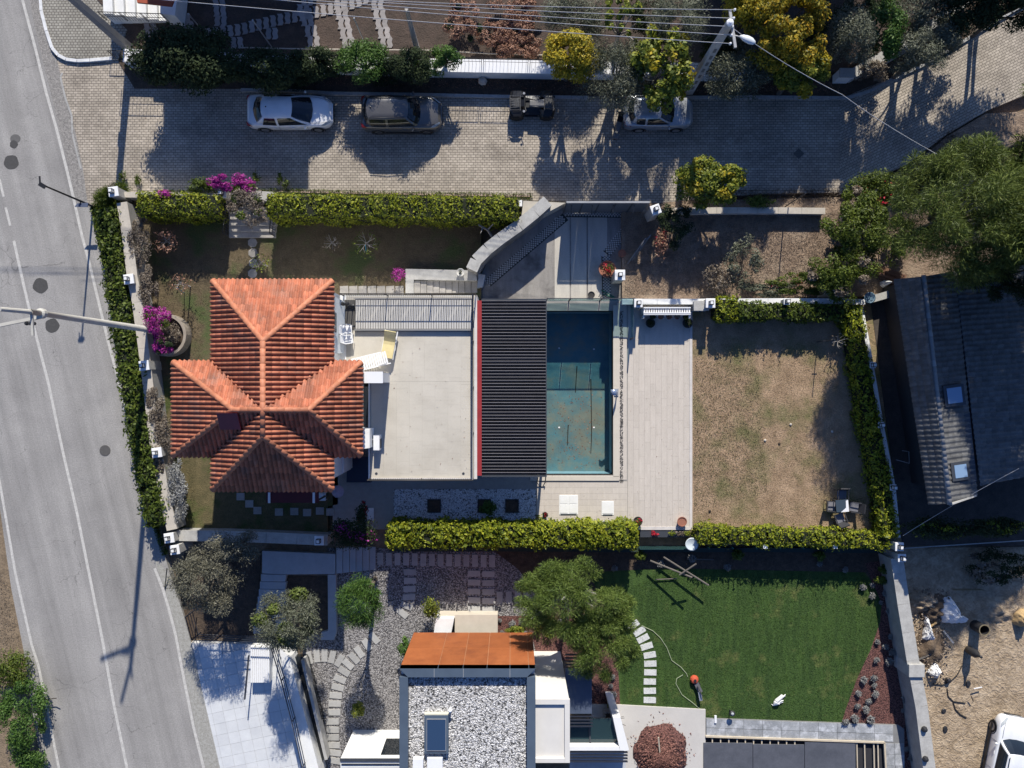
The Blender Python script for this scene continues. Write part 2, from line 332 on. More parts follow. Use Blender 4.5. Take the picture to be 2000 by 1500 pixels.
# ---------- hedges, trees ----------
def hedge(label, path, wd, z0, zt, m, dens=330, size=.13, name='hedge', group=None, shag=.07, shoots=0):
    """clipped hedge along a polyline of photo points at its top"""
    P = [W(x, y, zt) for x, y in path]; mid = P[len(P)//2]
    t = thing(name, label, 'hedge', (mid.x, mid.y, z0), group=group)
    core = MB(); Cs = []; Ns = []
    for i in range(len(P)-1):
        a_, b = P[i], P[i+1]; d = (b-a_); L = d.length; d /= L; s = Vector((-d.y, d.x, 0))
        h = zt-z0; wi = wd/2-.10
        q = [a_+s*wi-d*.05, b+s*wi+d*.05, b-s*wi+d*.05, a_-s*wi-d*.05]
        core.prism(q, z0+.02, zt-.10)
        for (area, kind) in ((L*wd, 'top'), (L*h, 's1'), (L*h, 's2')):
            n = int(area*dens*(1 if kind == 'top' else .55)); u = rng.uniform(0, L, n); v = rng.uniform(-1, 1, n)
            bump_ = .10*np.sin(u*2.1+i)+.06*np.sin(u*5.3+v*2)+.05*np.sin(u*11+v*5)*(kind == 'top')+rng.normal(0, shag, n)
            if kind == 'top':
                c = np.array(a_)[None]+u[:, None]*np.array(d)+(v*wd/2)[:, None]*np.array(s); c[:, 2] = zt+bump_*.8-.10*v**4
                nn = np.tile([0, 0, 1.], (n, 1))+v[:, None]*np.array(s)*.5
            else:
                sg = 1 if kind == 's1' else -1
                c = np.array(a_)[None]+u[:, None]*np.array(d)+(sg*(wd/2+bump_*.8))[:, None]*np.array(s); c[:, 2] = z0+(v*.5+.5)*h
                nn = np.tile(np.array(s)*sg+np.array([0, 0, .35]), (n, 1))
            Cs.append(c); Ns.append(nn)
    if shoots:
        for i in range(len(P)-1):
            a_, b = P[i], P[i+1]; d = (b-a_); L = d.length; d /= L; s = Vector((-d.y, d.x, 0)); ns = int(L*shoots)
            u = np.repeat(rng.uniform(0, L, ns), 7); v = np.repeat(rng.uniform(-.45, .45, ns), 7); hh = np.repeat(rng.uniform(.12, .5, ns)**1.0, 7)*np.tile(np.linspace(.1, 1, 7), ns)
            c = np.array(a_)[None]+u[:, None]*np.array(d)+(v*wd)[:, None]*np.array(s)+rng.normal(0, .02, (len(u), 3)); c[:, 2] = zt+hh
            Cs.append(c); Ns.append(rng.normal(0, 1, (len(u), 3)))
    for e_, sg in ((P[0], -1), (P[-1], 1)):
        d = (P[1]-P[0] if sg < 0 else P[-1]-P[-2]).normalized(); s = Vector((-d.y, d.x, 0)); n = int(wd*(zt-z0)*dens*.6)
        c = np.array(e_)[None]+rng.uniform(-wd/2, wd/2, n)[:, None]*np.array(s)+(rng.normal(.02, .06, n)*sg)[:, None]*np.array(d); c[:, 2] = rng.uniform(z0, zt, n)
        Cs.append(c); Ns.append(np.tile(np.array(d)*sg, (n, 1)))
    core.build('dark_core', hedge_core, t)  # solid dark filler, its colour stands for the shade inside the hedge
    C = np.concatenate(Cs); N_ = np.concatenate(Ns)
    gp_ = np.sin(C[:, 0]*3.1+C[:, 1]*2.3)*np.sin(C[:, 1]*3.7-C[:, 0]*1.9+1)*np.sin(C[:, 0]*7.3+C[:, 1]*6.1+C[:, 2]*4); keep = (gp_ < .42) | (rng.random(len(C)) < .25); C, N_ = C[keep], N_[keep]
    tw = rng.random(len(C)) < .03; C[tw] += rng.normal(0, .10, (int(tw.sum()), 3)); sz_ = size*rng.choice([.7,1,1.5], len(C), p=[.35,.45,.2])
    leafobj('foliage', leaves(C, N_, sz_, .5, .65), m, t); return t
def clump_crown(c, r, n, k, cr=.34, size=.16, aspect=.45, style='leaf', squash=.8, hollow=.5, seed=None, low=-.35):
    """leaves gathered in k clumps spread through an ellipsoid"""
    c = np.array(c); r = np.array(r); g = np.random.default_rng(seed if seed is not None else random.randrange(10**6))
    cen = g.normal(0, 1, (k, 3)); cen /= np.linalg.norm(cen, axis=1)[:, None]; cen[:, 2] = np.where(cen[:, 2] < low, -cen[:, 2]*.6, cen[:, 2])
    cen *= g.uniform(hollow, 1, k)[:, None]**.6*(1-cr*.75); rad = cr*g.uniform(.65, 1.3, k)
    idx = g.integers(0, k, n)
    o = g.normal(0, 1, (n, 3)); o /= np.linalg.norm(o, axis=1)[:, None]; rr = g.uniform(.15, 1, n)**.55
    o[:, 2] *= squash; rad = rad*1.0
    C = (cen[idx]+o*(rr*rad[idx])[:, None])*r+c
    if style == 'needle': V = leaves(C, g.normal(0, 1, (n, 3)), size, aspect, .1, direct=o*1.0+np.array([0, 0, .35]))
    else: V = leaves(C, o+np.array([0, 0, .6]), size, aspect, .6)
    return V, cen*r+c
def tree(label, px, py, zc, rx, ry, rz, m, n=9000, k=34, size=.16, aspect=.45, style='leaf', z0=0.0, name='tree', cat='tree', cr=.34,
         trunk=.12, tm=None, group=None, limbs=9, base=None, extra=None, hollow=.5, squash=.8):
    """crown centre given as it is seen at height zc; radii in photo pixels at that height"""
    c = W(px, py, zc); sc = (H-zc)/F*1.16; r = (rx*sc, ry*sc, rz*1.1)
    b = Vector((c.x, c.y, z0)) if base is None else W(base[0], base[1], z0)
    t = thing(name, label, cat, b, group=group)
    V, cen = clump_crown(c, r, n, k, cr, size, aspect, style, squash, hollow)
    V[:, 2] = np.maximum(V[:, 2], z0+.03)
    leafobj('crown' if cat == 'tree' else 'foliage', V, m, t)
    if extra:
        em, en, es = extra; V2, _ = clump_crown(c, tuple(q*.98 for q in r), en, max(4, k//4), cr*.8, es, .6)
        V2[:, 2] = np.maximum(V2[:, 2], z0+.05); leafobj('blossom' if em in (L_magenta, L_red) else 'turning_leaves', V2, em, t)
    fork = Vector((b.x+(c.x-b.x)*.5, b.y+(c.y-b.y)*.5, z0+max(.1, (zc-rz*.5-z0)*.75)))
    tm = tm or bark
    MB().tube([b-Vector((0, 0, .1)), (b+fork)/2+Vector((random.uniform(-.08, .08), random.uniform(-.08, .08), 0)), fork], [trunk*1.25, trunk, trunk*.85], 7).build('trunk', tm, t, smooth=True)
    lb = MB(); far = sorted(range(len(cen)), key=lambda i: random.random())[:limbs]
    for i in far:
        q = Vector(cen[i]); md = fork.lerp(q, .5)+Vector((random.uniform(-.1, .1),)*3)*r[0]
        lb.tube([fork, md, q], [trunk*.6, trunk*.36, trunk*.12], 5, cap=False)
    lb.build('limbs', tm, t, smooth=True)
    return t
def shrub(label, px, py, zc, rx, ry, rz, m, n=1500, **k):
    k.setdefault('name', 'shrub'); k.setdefault('cat', 'shrub'); k.setdefault('trunk', .025); k.setdefault('k', 12); k.setdefault('size', .12); k.setdefault('cr', .45)
    return tree(label, px, py, zc, rx, ry, rz, m, n, **k)
def tufts(label, poly_px, z, n, m, size=.16, name='grass', h=.08, aspect=.25, cat='grass'):
    P = WL(poly_px, z); X, Y = scatter([(p.x, p.y) for p in P], n)
    C = np.stack([X, Y, np.full(len(X), z)+rng.uniform(0, h, len(X))], 1)
    V = leaves(C, rng.normal(0, 1, (len(X), 3))*np.array([1, 1, .4]), size, aspect, .1, direct=np.tile([0, 0, .8], (len(X), 1))+rng.normal(0, .5, (len(X), 3)))
    V[:, 2] = np.maximum(V[:, 2], z+.004)
    return leafobj(name, V, m, None, 'stuff', label, cat)
# ---------- ground, roads ----------
PX0, PX1, PY0, PY1 = .9, 5.55, -5.0, 4.03      # pool basin
G = 220
g = MB(); g.add([(-G,-G,-.45),(G,-G,-.45),(G,G,-.45),(-G,G,-.45),(PX0-.3,PY0-.3,-.45),(PX1+.3,PY0-.3,-.45),(PX1+.3,PY1+.3,-.45),(PX0-.3,PY1+.3,-.45)],
      [(0,1,5,4),(1,2,6,5),(2,3,7,6),(3,0,4,7)]); g.build('ground', verge, **STRUCT)
road_px = [(-260,-300),(-10,-300),(45,-120),(78,0),(95,80),(112,140),(140,230),(160,320),(176,400),(208,520),(243,700),(268,850),(300,1010),(335,1130),(362,1230),(385,1350),(428,1500),(490,1720),(160,1720),(82,1500),(60,1370),(46,1270),(22,1150),(-5,960),(-75,700),(-160,350),(-230,0)]
MB().prism(WL(road_px), -.6, 0).build('road', asphalt, **STRUCT)
def line(pts, wd, z=.004, m=roadpaint, name='road_marking'):
    b = MB(); P = WL(pts, z)
    for i in range(len(P)-1):
        d = (P[i+1]-P[i]).normalized(); s = Vector((-d.y, d.x, 0))*wd/2
        d0 = (P[i]-P[i-1]).normalized() if i else d; s0 = Vector((-d0.y, d0.x, 0))*wd/2; s0 = (s0+s)/2
        d1 = (P[i+2]-P[i+1]).normalized() if i+2 < len(P) else d; s1 = (Vector((-d1.y, d1.x, 0))*wd/2+s)/2
        b.add([P[i]-s0, P[i+1]-s1, P[i+1]+s1, P[i]+s0], [(0, 1, 2, 3)])
    return b
roadobj = bpy.data.objects['road']
line([(30,-80),(44,0),(68,90),(90,180),(110,250),(130,330),(142,380),(160,460),(176,520),(195,600),(212,670),(228,730),(243,800)], .15).build('road_marking', roadpaint, roadobj)
line([(302,1110),(318,1150),(330,1190),(343,1240),(360,1330),(378,1420),(398,1500),(430,1640)], .15).build('road_marking', roadpaint, roadobj)
line([(-20,860),(0,945),(30,1120),(62,1260),(75,1300),(95,1400),(115,1500),(150,1650)], .14).build('road_marking', roadpaint, roadobj)
line([(27,470),(47,560),(60,615),(95,750),(120,870),(150,1000),(176,1130),(200,1250),(223,1380),(248,1500),(285,1680)], .15).build('road_marking', roadpaint, roadobj)
for s_ in ([(11,405),(20,441)], [(-1,350),(7,384)], [(-14,290),(-7,325)]): line(s_, .13).build('road_marking', roadpaint, roadobj)
for (x, y, r) in ((22,317,14.5),(79,558,15),(102,636,14),(27,282,8)):
    p = W(x, y, .004); b = MB(); k = 18
    b.sheet([(p.x+r/35.5*(1+.06*math.sin(5*t+x))*math.cos(t), p.y+r/35.5*(1+.05*math.cos(4*t+y))*math.sin(t)) for t in [2*math.pi*i/k for i in range(k)]], .004).build('asphalt_patch', patchm, roadobj)
p = W(30, 271, .003); MB().sheet([(p.x+.29*math.cos(t), p.y+.25*math.sin(t)) for t in [2*math.pi*i/16 for i in range(16)]], .0035).build('asphalt_patch', M('worn_patch', (.13,.125,.12), None, 8), roadobj)
# gritty strip between carriageway and pavers
grit = M('gritty_shoulder', (.33,.31,.285), (.17,.16,.15), 7, .95, bump=.02, bscale=25, fine=.4)
MB().sheet(WL([(66,-60),(82,0),(100,90),(120,140),(130,190),(150,265),(160,330),(172,398),(150,398),(133,320),(113,240),(94,160),(74,80),(58,0),(48,-60)]), .006).build('road_shoulder', grit, **STRUCT)
MB().sheet(WL([(300,1090),(330,1120),(352,1180),(372,1250),(395,1350),(430,1500),(445,1560),(412,1560),(402,1500),(382,1420),(364,1330),(347,1240),(334,1190),(322,1150)]), .0065).build('road_shoulder', M('pale_shoulder', (.38,.37,.34), (.26,.25,.22), 6, .95, fine=.3), **STRUCT)
# paved street
st = [(121,139),(232,117),(480,171),(1100,188),(1480,186),(1640,191),(1640,376),(1480,379),(1290,392),(1020,392),(640,372),(480,368),(250,376),(205,392),(172,404),(162,330),(148,262),(130,190)]
MB().prism(WL([(110,112),(240,112),(300,139),(1640,139),(1640,300),(1640,376),(1480,379),(1290,396),(1020,392),(250,392),(172,404),(162,330),(148,262),(130,190)], .008), -.6, .008).build('paved_street', paver, **STRUCT)
MB().prism(WL([(1640,180),(1745,150),(1860,92),(2000,8),(2300,-180),(2400,0),(2010,182),(1930,215),(1850,262),(1770,322),(1640,380)], .011), -.6, .011).build('paved_street', paver2, **STRUCT)
MB().prism(WL([(82,-60),(82,0),(92,55),(101,92),(125,113),(232,118),(250,60),(190,0),(170,-60)], .02), -.6, .12).build('pavement', brickmat('pavement_stone', (.40,.385,.34), (.31,.295,.26), (.14,.13,.11), .19, .15, .018), **STRUCT)
def kerb(pts, wd, z0, z1, m, seg=1.0, name='kerb', gap=.02):
    """kerb stones laid end to end along a line, one mesh each"""
    t = thing(name, None, None, (*W(*pts[0])[:2], z0)); t['kind'] = 'structure'; del_ = None
    P = WL(pts, z1)
    for i in range(len(P)-1):
        L = (P[i+1]-P[i]).length; k = max(1, round(L/seg)); d = (P[i+1]-P[i])/L
        for j in range(k):
            a_ = P[i]+d*(L*j/k+gap/2); b = P[i]+d*(L*(j+1)/k-gap/2); zz = random.uniform(-.006, .006)
            a_.z = b.z = (z0+z1)/2+zz; MB().bar(a_, b, wd, z1-z0).build('kerb_stone', m, t)
    return t
kerb([(76,-40),(80,20),(90,60),(101,93),(113,107),(128,115),(150,118),(175,117),(218,113)], .17, -.2, .15, kerbwhite, .9)
kerb([(470,175),(560,176),(650,182),(800,184),(980,188),(1150,190)], .17, -.2, .13, kerbm, 1.0)
kerb([(1335,190),(1480,189),(1655,191),(1700,177),(1745,153),(1800,128),(1862,93),(1930,50),(2010,2)], .17, -.2, .13, kerbm, 1.0)
kerb([(540,374),(640,376),(760,378),(900,381),(1035,383)], .07, -.1, .07, M('pinkish_edge', (.55,.40,.32), None, 4), 1.0)
kerb([(122,142),(118,150),(127,190),(140,225),(141,260),(158,330)], .10, -.2, .018, kerbm, .6)
# ---------- parcels ----------
strip = MB().prism(WL([(232,110),(480,118),(1100,135),(1640,140),(1760,80),(1860,10),(2010,-60),(2010,2),(1862,91),(1745,150),(1650,188),(1335,187),(1100,187),(800,181),(480,173),(262,172),(232,122)], .05), -.6, .05).build('planting_strip', soil, **STRUCT)
MB().prism(WL([(200,-300),(2300,-300),(2010,-60),(1860,10),(1760,80),(1640,140),(1100,135),(480,118),(232,110),(250,60),(190,0),(170,-60)], .15), -.6, .15).build('upper_garden_ground', M('upper_garden_soil', (.10,.07,.055), (.05,.038,.03), 1.5, .95, bump=.06, bscale=9, fine=.35), **STRUCT)
MB().prism(WL([(235,385),(940,392),(940,590),(660,590),(660,985),(345,1052),(290,800)], 0), -.6, 0).build('front_garden_ground', gardenlawn, **STRUCT)
MB().prism(WL([(345,1052),(300,800),(420,700),(640,900),(640,1060)], .001), -.6, .003).build('side_garden_ground', M('side_lawn', (.15,.12,.06), (.085,.075,.035), 2, .95, bump=.05, bscale=12, c3=(.06,.08,.02), s3=.6, fine=.35), **STRUCT)
MB().prism(WL([(1215,395),(1655,385),(1780,325),(1850,266),(1925,222),(2300,200),(2300,545),(2000,545),(1700,578),(1215,588)], .0), -.6, 0).build('vacant_plot_ground', M('vacant_soil', (.33,.24,.17), (.17,.12,.085), 2.2, .95, bump=.10, bscale=6, c3=(.33,.25,.18), s3=.6, fine=.45), **STRUCT)
MB().prism(WL([(1345,588),(1700,588),(1762,1064),(1345,1064)], 0), -.6, .0).build('dry_lawn', drylawn, **STRUCT)
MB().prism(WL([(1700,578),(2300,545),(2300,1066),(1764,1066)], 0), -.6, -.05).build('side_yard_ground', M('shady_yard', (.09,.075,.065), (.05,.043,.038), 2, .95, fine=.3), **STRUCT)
# driveway sunk a little, in poured bays
MB().prism(WL([(1010,400),(1215,400),(1215,590),(935,590),(935,545)], -.30), -.6, -.30).build('driveway', concrete_d, **STRUCT)
dv = bpy.data.objects['driveway']
bays = [1040,1082,1112,1148,1186,1212]
sunlit_creamc = M('sunlit_pale_concrete', (.56,.52,.45), (.44,.41,.36), 1.1, .8, c3=(.27,.25,.22), s3=.7, t3=(.6,.8), stretch=(2.5,.5,1), fine=.12)
def drv(x0, x1, y0, y1):
    q = [W(x0,y0,-.29), W(x1,y0,-.29), W(x1,y1,-.29), W(x0,y1,-.29)]
    MB().prism(q, -.32, -.285).build('concrete_bay', sunlit_creamc if x0 > 1080 else concrete_d, dv)  # paler right bays: lighter paving with the sunlit patch painted in
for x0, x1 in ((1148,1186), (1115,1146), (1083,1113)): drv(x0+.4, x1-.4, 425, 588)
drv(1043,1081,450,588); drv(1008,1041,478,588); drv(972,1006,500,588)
latt = M('lattice_paver', (.55,.53,.49), (.44,.42,.39), 5, .85)
lp = MB(); lb9 = MB()
for a9, b9 in (((1105,408),(1265,411)),((948,548),(1100,418)),((1262,412),(1190,500)),((1190,500),(1192,590))):
    p9, q9 = W(*a9, -.283), W(*b9, -.283); d9 = (q9-p9).normalized(); s9 = Vector((d9.y, -d9.x, 0))
    lb9.sheet([p9-s9*.05, q9-s9*.05, q9+s9*.44, p9+s9*.44], -.2835+.0008*len(lb9.f))
lb9.build('lattice_bed', M('lattice_gap', (.06,.06,.055), None, 4), dv, kind='stuff')
def lattice(p0, p1, rows):
    a_, b = W(*p0, -.28), W(*p1, -.28); d = (b-a_); L = d.length; d /= L; s = Vector((d.y, -d.x, 0)); k = int(L/.16)
    for i in range(k):
        for r in range(rows):
            c = a_+d*(i+.5*(r % 2))*.16+s*r*.085; q = .062
            lp.prism([c+d*q, c+s*q, c-d*q, c-s*q], -.30, -.278)
lattice((1105,408),(1265,411),5); lattice((948,548),(1100,418),5); lattice((1262,412),(1190,500),6); lattice((1190,500),(1192,590),5)
lp.build('lattice_edging', latt, dv, kind='stuff')
# boundary strip under the pool deck + deck with basin hole
def frame_prism(b, x0, y0, x1, y1, hx0, hy0, hx1, hy1, z0, z1):
    b.box(x0, y0, z0, hx0, y1, z1); b.box(hx1, y0, z0, x1, y1, z1); b.box(hx0, y0, z0, hx1, hy0, z1); b.box(hx0, hy1, z0, hx1, y1, z1); return b
dx0, dx1 = W(650,0,0).x, W(1352,0,0).x; dyt, dyb = W(0,585,0).y, W(0,1034,0).y
deck = frame_prism(MB(), dx0, dyb, dx1, dyt, PX0, PY0, PX1, PY1, -.6, 0).build('pool_deck', M('deck_mortar', (.36,.34,.31), None, 3), **STRUCT)
# deck tiles, one mesh each
def tiles(parent, x0, y0, x1, y1, tw, tl, vert, z, m, skip=None, gap=.005, name='deck_tile', th=.02):
    """running-bond planks inside a rectangle (world metres)"""
    cache = {}; cnt = 0
    W_, L_ = (x1-x0, y1-y0) if vert else (y1-y0, x1-x0)
    nr = max(1, round(W_/tw)); tw = W_/nr
    for r in range(nr):
        p = -(r % 3)*tl/3
        while p < L_-.01:
            a_, b = max(p, 0), min(p+tl, L_); p += tl
            if b-a_ < .05: continue
            xx0, xx1 = r*tw+gap/2, (r+1)*tw-gap/2; yy0, yy1 = a_+gap/2, b-gap/2
            if vert: q = (x0+xx0, y0+yy0, x0+xx1, y0+yy1)
            else: q = (x0+yy0, y0+xx0, x0+yy1, y0+xx1)
            cx, cy = (q[0]+q[2])/2, (q[1]+q[3])/2
            if skip and skip(cx, cy): continue
            key = (round(q[2]-q[0], 3), round(q[3]-q[1], 3))
            if key not in cache: cache[key] = MB().box(-key[0]/2, -key[1]/2, 0, key[0]/2, key[1]/2, th).mesh(name, m)
            piece(name, cache[key], parent, (cx, cy, z+random.uniform(0, .003))); cnt += 1
    return cnt
dxm = W(1226,0,0).x; dyp = W(0,937,0).y
n1 = tiles(deck, dxm, dyb, dx1-.16, W(0,596,0).y, .31, 1.2, True, .002, plankm)
n2 = tiles(deck, W(1048,0,0).x, W(0,1022,0).y, dxm-.02, dyp-.1, .31, 1.25, False, .002, plankm)
MB().box(dx1-.155, dyb, .0, dx1, W(0,596,0).y, .035).build('deck_edging', M('pale_edging', (.62,.58,.54), None, 3), deck)
MB().box(dxm, dyb-.02, .0, dx1-.16, dyb+.16, .045).build('deck_edging', bpy.data.materials['pale_edging'], deck)
MB().box(W(1205,0,0).x, W(0,937,0).y, .001, W(1224,0,0).x, W(0,592,0).y, .02).build('deck_border', plankm, deck)
MB().box(PX1+.01, PY0-.1, .003, W(1209,0,0).x, PY1+.3, .05).build('pool_coping', M('coping', (.60,.54,.45), (.53,.48,.40), 3, .6), deck, bevel=.01)
MB().box(1.0, PY0-.32, .003, W(1209,0,0).x, PY0-.06, .05).build('pool_coping', bpy.data.materials['coping'], deck, bevel=.01)
MB().box(W(1053,0,0).x, PY0-.36, .003, W(1209,0,0).x, PY0-.33, .055).build('pool_edge_rail', anthr, deck)
# black pebble drain channel
ch = MB(); 
for i in range(900):
    x = random.uniform(W(1211,0,0).x, W(1216.5,0,0).x); y = random.uniform(W(0,943,0).y, W(0,608,0).y); r = random.uniform(.02, .038)
    ch.add([(x-r,y,.02),(x,y-r,.02),(x+r,y,.02),(x,y+r,.02),(x,y,.02+r)], [(0,1,4),(1,2,4),(2,3,4),(3,0,4)])
ch.build('drain_pebbles', M('dark_pebble', (.16,.15,.14), (.05,.05,.05), 20, .6, vary=.5), deck, kind='stuff')
MB().box(W(1210.5,0,0).x, W(0,944,0).y, .022-.015, W(1217,0,0).x, W(0,607,0).y, .016).build('drain_channel', blackm, deck)
# pool basin (drained)
D = 1.75
m, nt, p = newmat('pool_liner')
pos = node(nt, 'ShaderNodeNewGeometry').outputs['Position']; sp = node(nt, 'ShaderNodeSeparateXYZ'); nt.links.new(pos, sp.inputs[0])
base = ramp(nt, noise(nt, pos, .9, 6, .65), [(.30, (.05,.14,.175)), (.48, (.08,.19,.21)), (.6, (.15,.20,.175)), (.75, (.22,.26,.22))])
mr = node(nt, 'ShaderNodeMapRange'); mr.inputs[1].default_value = .9; mr.inputs[2].default_value = -1.2; nt.links.new(sp.outputs[1], mr.inputs[0])
brown = ramp(nt, noise(nt, pos, .55, 8, .75), [(.38, (0,)*3), (.68, (.8,)*3)])
mm = node(nt, 'ShaderNodeMath', operation='MULTIPLY'); nt.links.new(brown, mm.inputs[0]); nt.links.new(mr.outputs[0], mm.inputs[1])
col = mixc(nt, mm.outputs[0], base, (.155,.145,.10))
dk = ramp(nt, noise(nt, pos, 3.5, 4, .7, (1,1,1)), [(.66, (0,)*3), (.74, (.8,)*3)])
mk = node(nt, 'ShaderNodeMath', operation='MULTIPLY'); nt.links.new(dk, mk.inputs[0]); nt.links.new(mr.outputs[0], mk.inputs[1])
col = mixc(nt, mk.outputs[0], col, (.03,.03,.022))
nt.links.new(col, p.inputs['Base Color']); p.inputs['Roughness'].default_value = .35
pb = MB()
pb.box(PX0-.2, PY0-.2, -D-.2, PX1+.2, PY1+.2, -D)
pool = thing('swimming_pool', 'drained rectangular swimming pool with stained turquoise floor beside the black louvred roof', 'swimming pool', (PX1-2.3, PY0+4.5, -D))
pb.build('pool_floor', m, pool)
wallt = M('pool_wall_tile', (.20,.36,.42), (.14,.28,.34), 4, .35)
for q in ((PX0-.2,PY0-.2,PX0,PY1+.2), (PX1,PY0-.2,PX1+.2,PY1+.2), (PX0,PY0-.2,PX1,PY0), (PX0,PY1,PX1,PY1+.2)):
    MB().box(q[0], q[1], -D, q[2], q[3], -.003).build('pool_wall', wallt, pool)
for ln in ([(1127,715),(1125.5,740),(1124,765)], [(1154,740),(1155,790),(1155.5,850),(1154,885)], [(1110,830),(1109,850),(1108.5,868)]):
    P = WL(ln, -D+.02); MB().tube(P, [.03,.022,.026,.018][:len(P)], 5).build('debris_streak', M('wet_dirt', (.03,.025,.018), None, 5), pool)
for (x, y) in ((1092,835),(1160,835),(1092,680),(1160,682)):
    p_ = W(x, y, -D); MB().lathe(p_, [(.05,0),(.05,.02),(.03,.025)], 10).build('floor_inlet', whitepaint, pool)
rr = random.Random(3); lv = []
for i in range(260):
    x, y = rr.gauss(1125, 30), rr.uniform(770, 915)
    if 1070 < x < 1184: q = W(x, y, -D+.012); lv.append((q.x, q.y, q.z))
lv = np.array(lv); leafobj('fallen_leaves', leaves(lv, np.tile([0,0,1.], (len(lv),1)), .07, .6, .2), L_brown, pool)
# ---------- main house with the clay-tiled cross roof ----------
def clip_uv(poly, u):
    """v interval of a convex uv polygon at u"""
    vs = []
    for i in range(len(poly)):
        (u0, v0), (u1, v1) = poly[i], poly[(i+1) % len(poly)]
        if (u0-u)*(u1-u) <= 0 and abs(u1-u0) > 1e-9: vs.append(v0+(v1-v0)*(u-u0)/(u1-u0))
    return (min(vs), max(vs)) if len(vs) > 1 else None
def tile_face(pts, parent, shared, stuff, budget, wt=.225, lt=.40, pitch=.36, prof=None, name='roof_tile'):
    """pts: face corners, first two are the eave (left to right seen from outside, looking up the slope)"""
    o = Vector(pts[0]); U = (Vector(pts[1])-o).normalized(); N_ = None
    for q in pts[2:]:
        N_ = U.cross(Vector(q)-o)
        if N_.length > 1e-6: break
    N_.normalize(); V_ = N_.cross(U).normalized()
    if N_.z < 0: N_ = -N_; V_ = -V_
    poly = [((Vector(q)-o).dot(U), (Vector(q)-o).dot(V_)) for q in pts]
    umin, umax = min(p[0] for p in poly), max(p[0] for p in poly); vmax = max(p[1] for p in poly)
    prof = prof or [(-.5, -.01), (-.36, .0), (-.25, .055), (0, .095), (.25, .055), (.36, .0), (.5, -.01)]
    nc = round((umax-umin)/wt); wt = (umax-umin)/nc; nr = int(vmax/pitch)+2
    Mx = Matrix((U, V_, N_)).transposed().to_4x4()
    for c in range(nc):
        uc = umin+(c+.5)*wt
        iv = [clip_uv(poly, min(max(uc+a_*wt*.98, umin+.002), umax-.002)) for a_, _ in prof]
        for r in range(nr):
            v0 = r*pitch-.06; v1 = v0+lt
            full = all(i and i[0]-.10 <= v0 and v1 <= i[1]+.02 for i in iv)
            if full and budget[0] > 0 and name and (c*7+r*3) % 3 == 0:
                if 'm' not in shared:
                    b = MB(); n = len(prof)
                    for vv, zz in ((0, .035), (lt, 0)):
                        b.v += [(a_*wt*.98, vv, h+zz) for a_, h in prof]
                    b.f += [(i, i+1, n+i+1, n+i) for i in range(n-1)]
                    k = len(b.v); b.v += [(a_*wt*.98, 0, h+.035-.03) for a_, h in prof]
                    b.f += [(k+i, k+i+1, i+1, i) for i in range(n-1)]
                    shared['m'] = b.mesh(name, shared['mat'], smooth=True)
                pos_ = o+U*uc+V_*v0
                ob = piece(name, shared['m'], parent, pos_, (0, 0, 0)); ob.rotation_euler = Mx.to_euler(); budget[0] -= 1
                continue
            vs = []
            ok = False
            for (a_, h), i in zip(prof, iv):
                if not i: vs.append(None); continue
                lo, hi = max(v0, i[0]-.06), min(v1, i[1])
                if hi-lo < .02: vs.append(None); continue
                vs.append((uc+a_*wt*.98, lo, hi, h)); ok = True
            if not ok: continue
            last = None; base = len(stuff.v)
            for q in vs:
                if q is None: last = None; continue
                uu, lo, hi, h = q
                k = len(stuff.v)
                for vv, dz in ((lo, -.01), (lo, .035*(1-(lo-v0)/lt)), (hi, .035*(1-(hi-v0)/lt))):
                    stuff.v.append(tuple(o+U*uu+V_*vv+N_*(h+dz)))
                if last is not None:
                    stuff.f.append((last, k, k+1, last+1)); stuff.f.append((last+1, k+1, k+2, last+2))
                last = k
def ridge_caps(lines, parent, m, r=.125, L=.42, pitch=.36, name='ridge_tile'):
    b = MB(); n = 7; prof = [(math.cos(math.pi*i/(n-1)), math.sin(math.pi*i/(n-1))) for i in range(n)]
    for yy, k in ((0, 1.08), (L, .93)): b.v += [(c*r*k, yy, s*r*k*.8-.02) for c, s in prof]
    b.f += [(n+i, n+i+1, i+1, i) for i in range(n-1)]
    b.v += [(c*r*.95, 0, s*r*.8*.85-.03) for c, s in prof]; b.f += [(i, i+1, 2*n+i+1, 2*n+i) for i in range(n-1)]
    me = b.mesh(name, m, smooth=True)
    for a_, q in lines:
        a_, q = Vector(a_), Vector(q); d = q-a_; k = max(1, round(d.length/pitch)); d.normalize(); step = (q-a_).length/k
        x = d.cross(Vector((0, 0, 1))).normalized(); z = x.cross(d).normalized()
        R = Matrix((x, d, z)).transposed().to_euler()
        for i in range(k):
            ob = piece(name, me, parent, a_+d*(i*step)+z*.05, R)
EZ, RISE = 5.55, 1.44; RZ = EZ+RISE
nx0, nx1, ny0, ny1 = W(415,0,EZ).x, W(650,0,EZ).x, W(0,957,EZ).y, W(0,548,EZ).y
ex0, ex1, ey0, ey1 = W(338,0,EZ).x, W(706,0,EZ).x, W(0,890,EZ).y, W(0,707,EZ).y
cx, cy = (nx0+nx1)/2, (ey0+ey1)/2
rn, rs = W(0,666,RZ).y, W(0,853,RZ).y; rw, re = W(455,0,RZ).x, W(603,0,RZ).x
house = thing('tiled_house', 'two-storey white house under an orange clay-tiled cross-shaped hip roof beside the main road', 'house', (cx, cy, 0))
wb = MB(); ins = .42
wb.box(nx0+ins, ny0+ins, 0, nx1-.22, ny1-ins, EZ+.05)
wb.box(ex0+ins, ey0+ins, 0, nx0+ins-.002, ey1-ins, EZ+.05); wb.box(nx1-.218, ey0+ins, 0, ex1-ins, ey1-ins, EZ+.05)
wb.build('wall', whitewall, house)
C0 = (cx, cy, RZ)
ve = {}
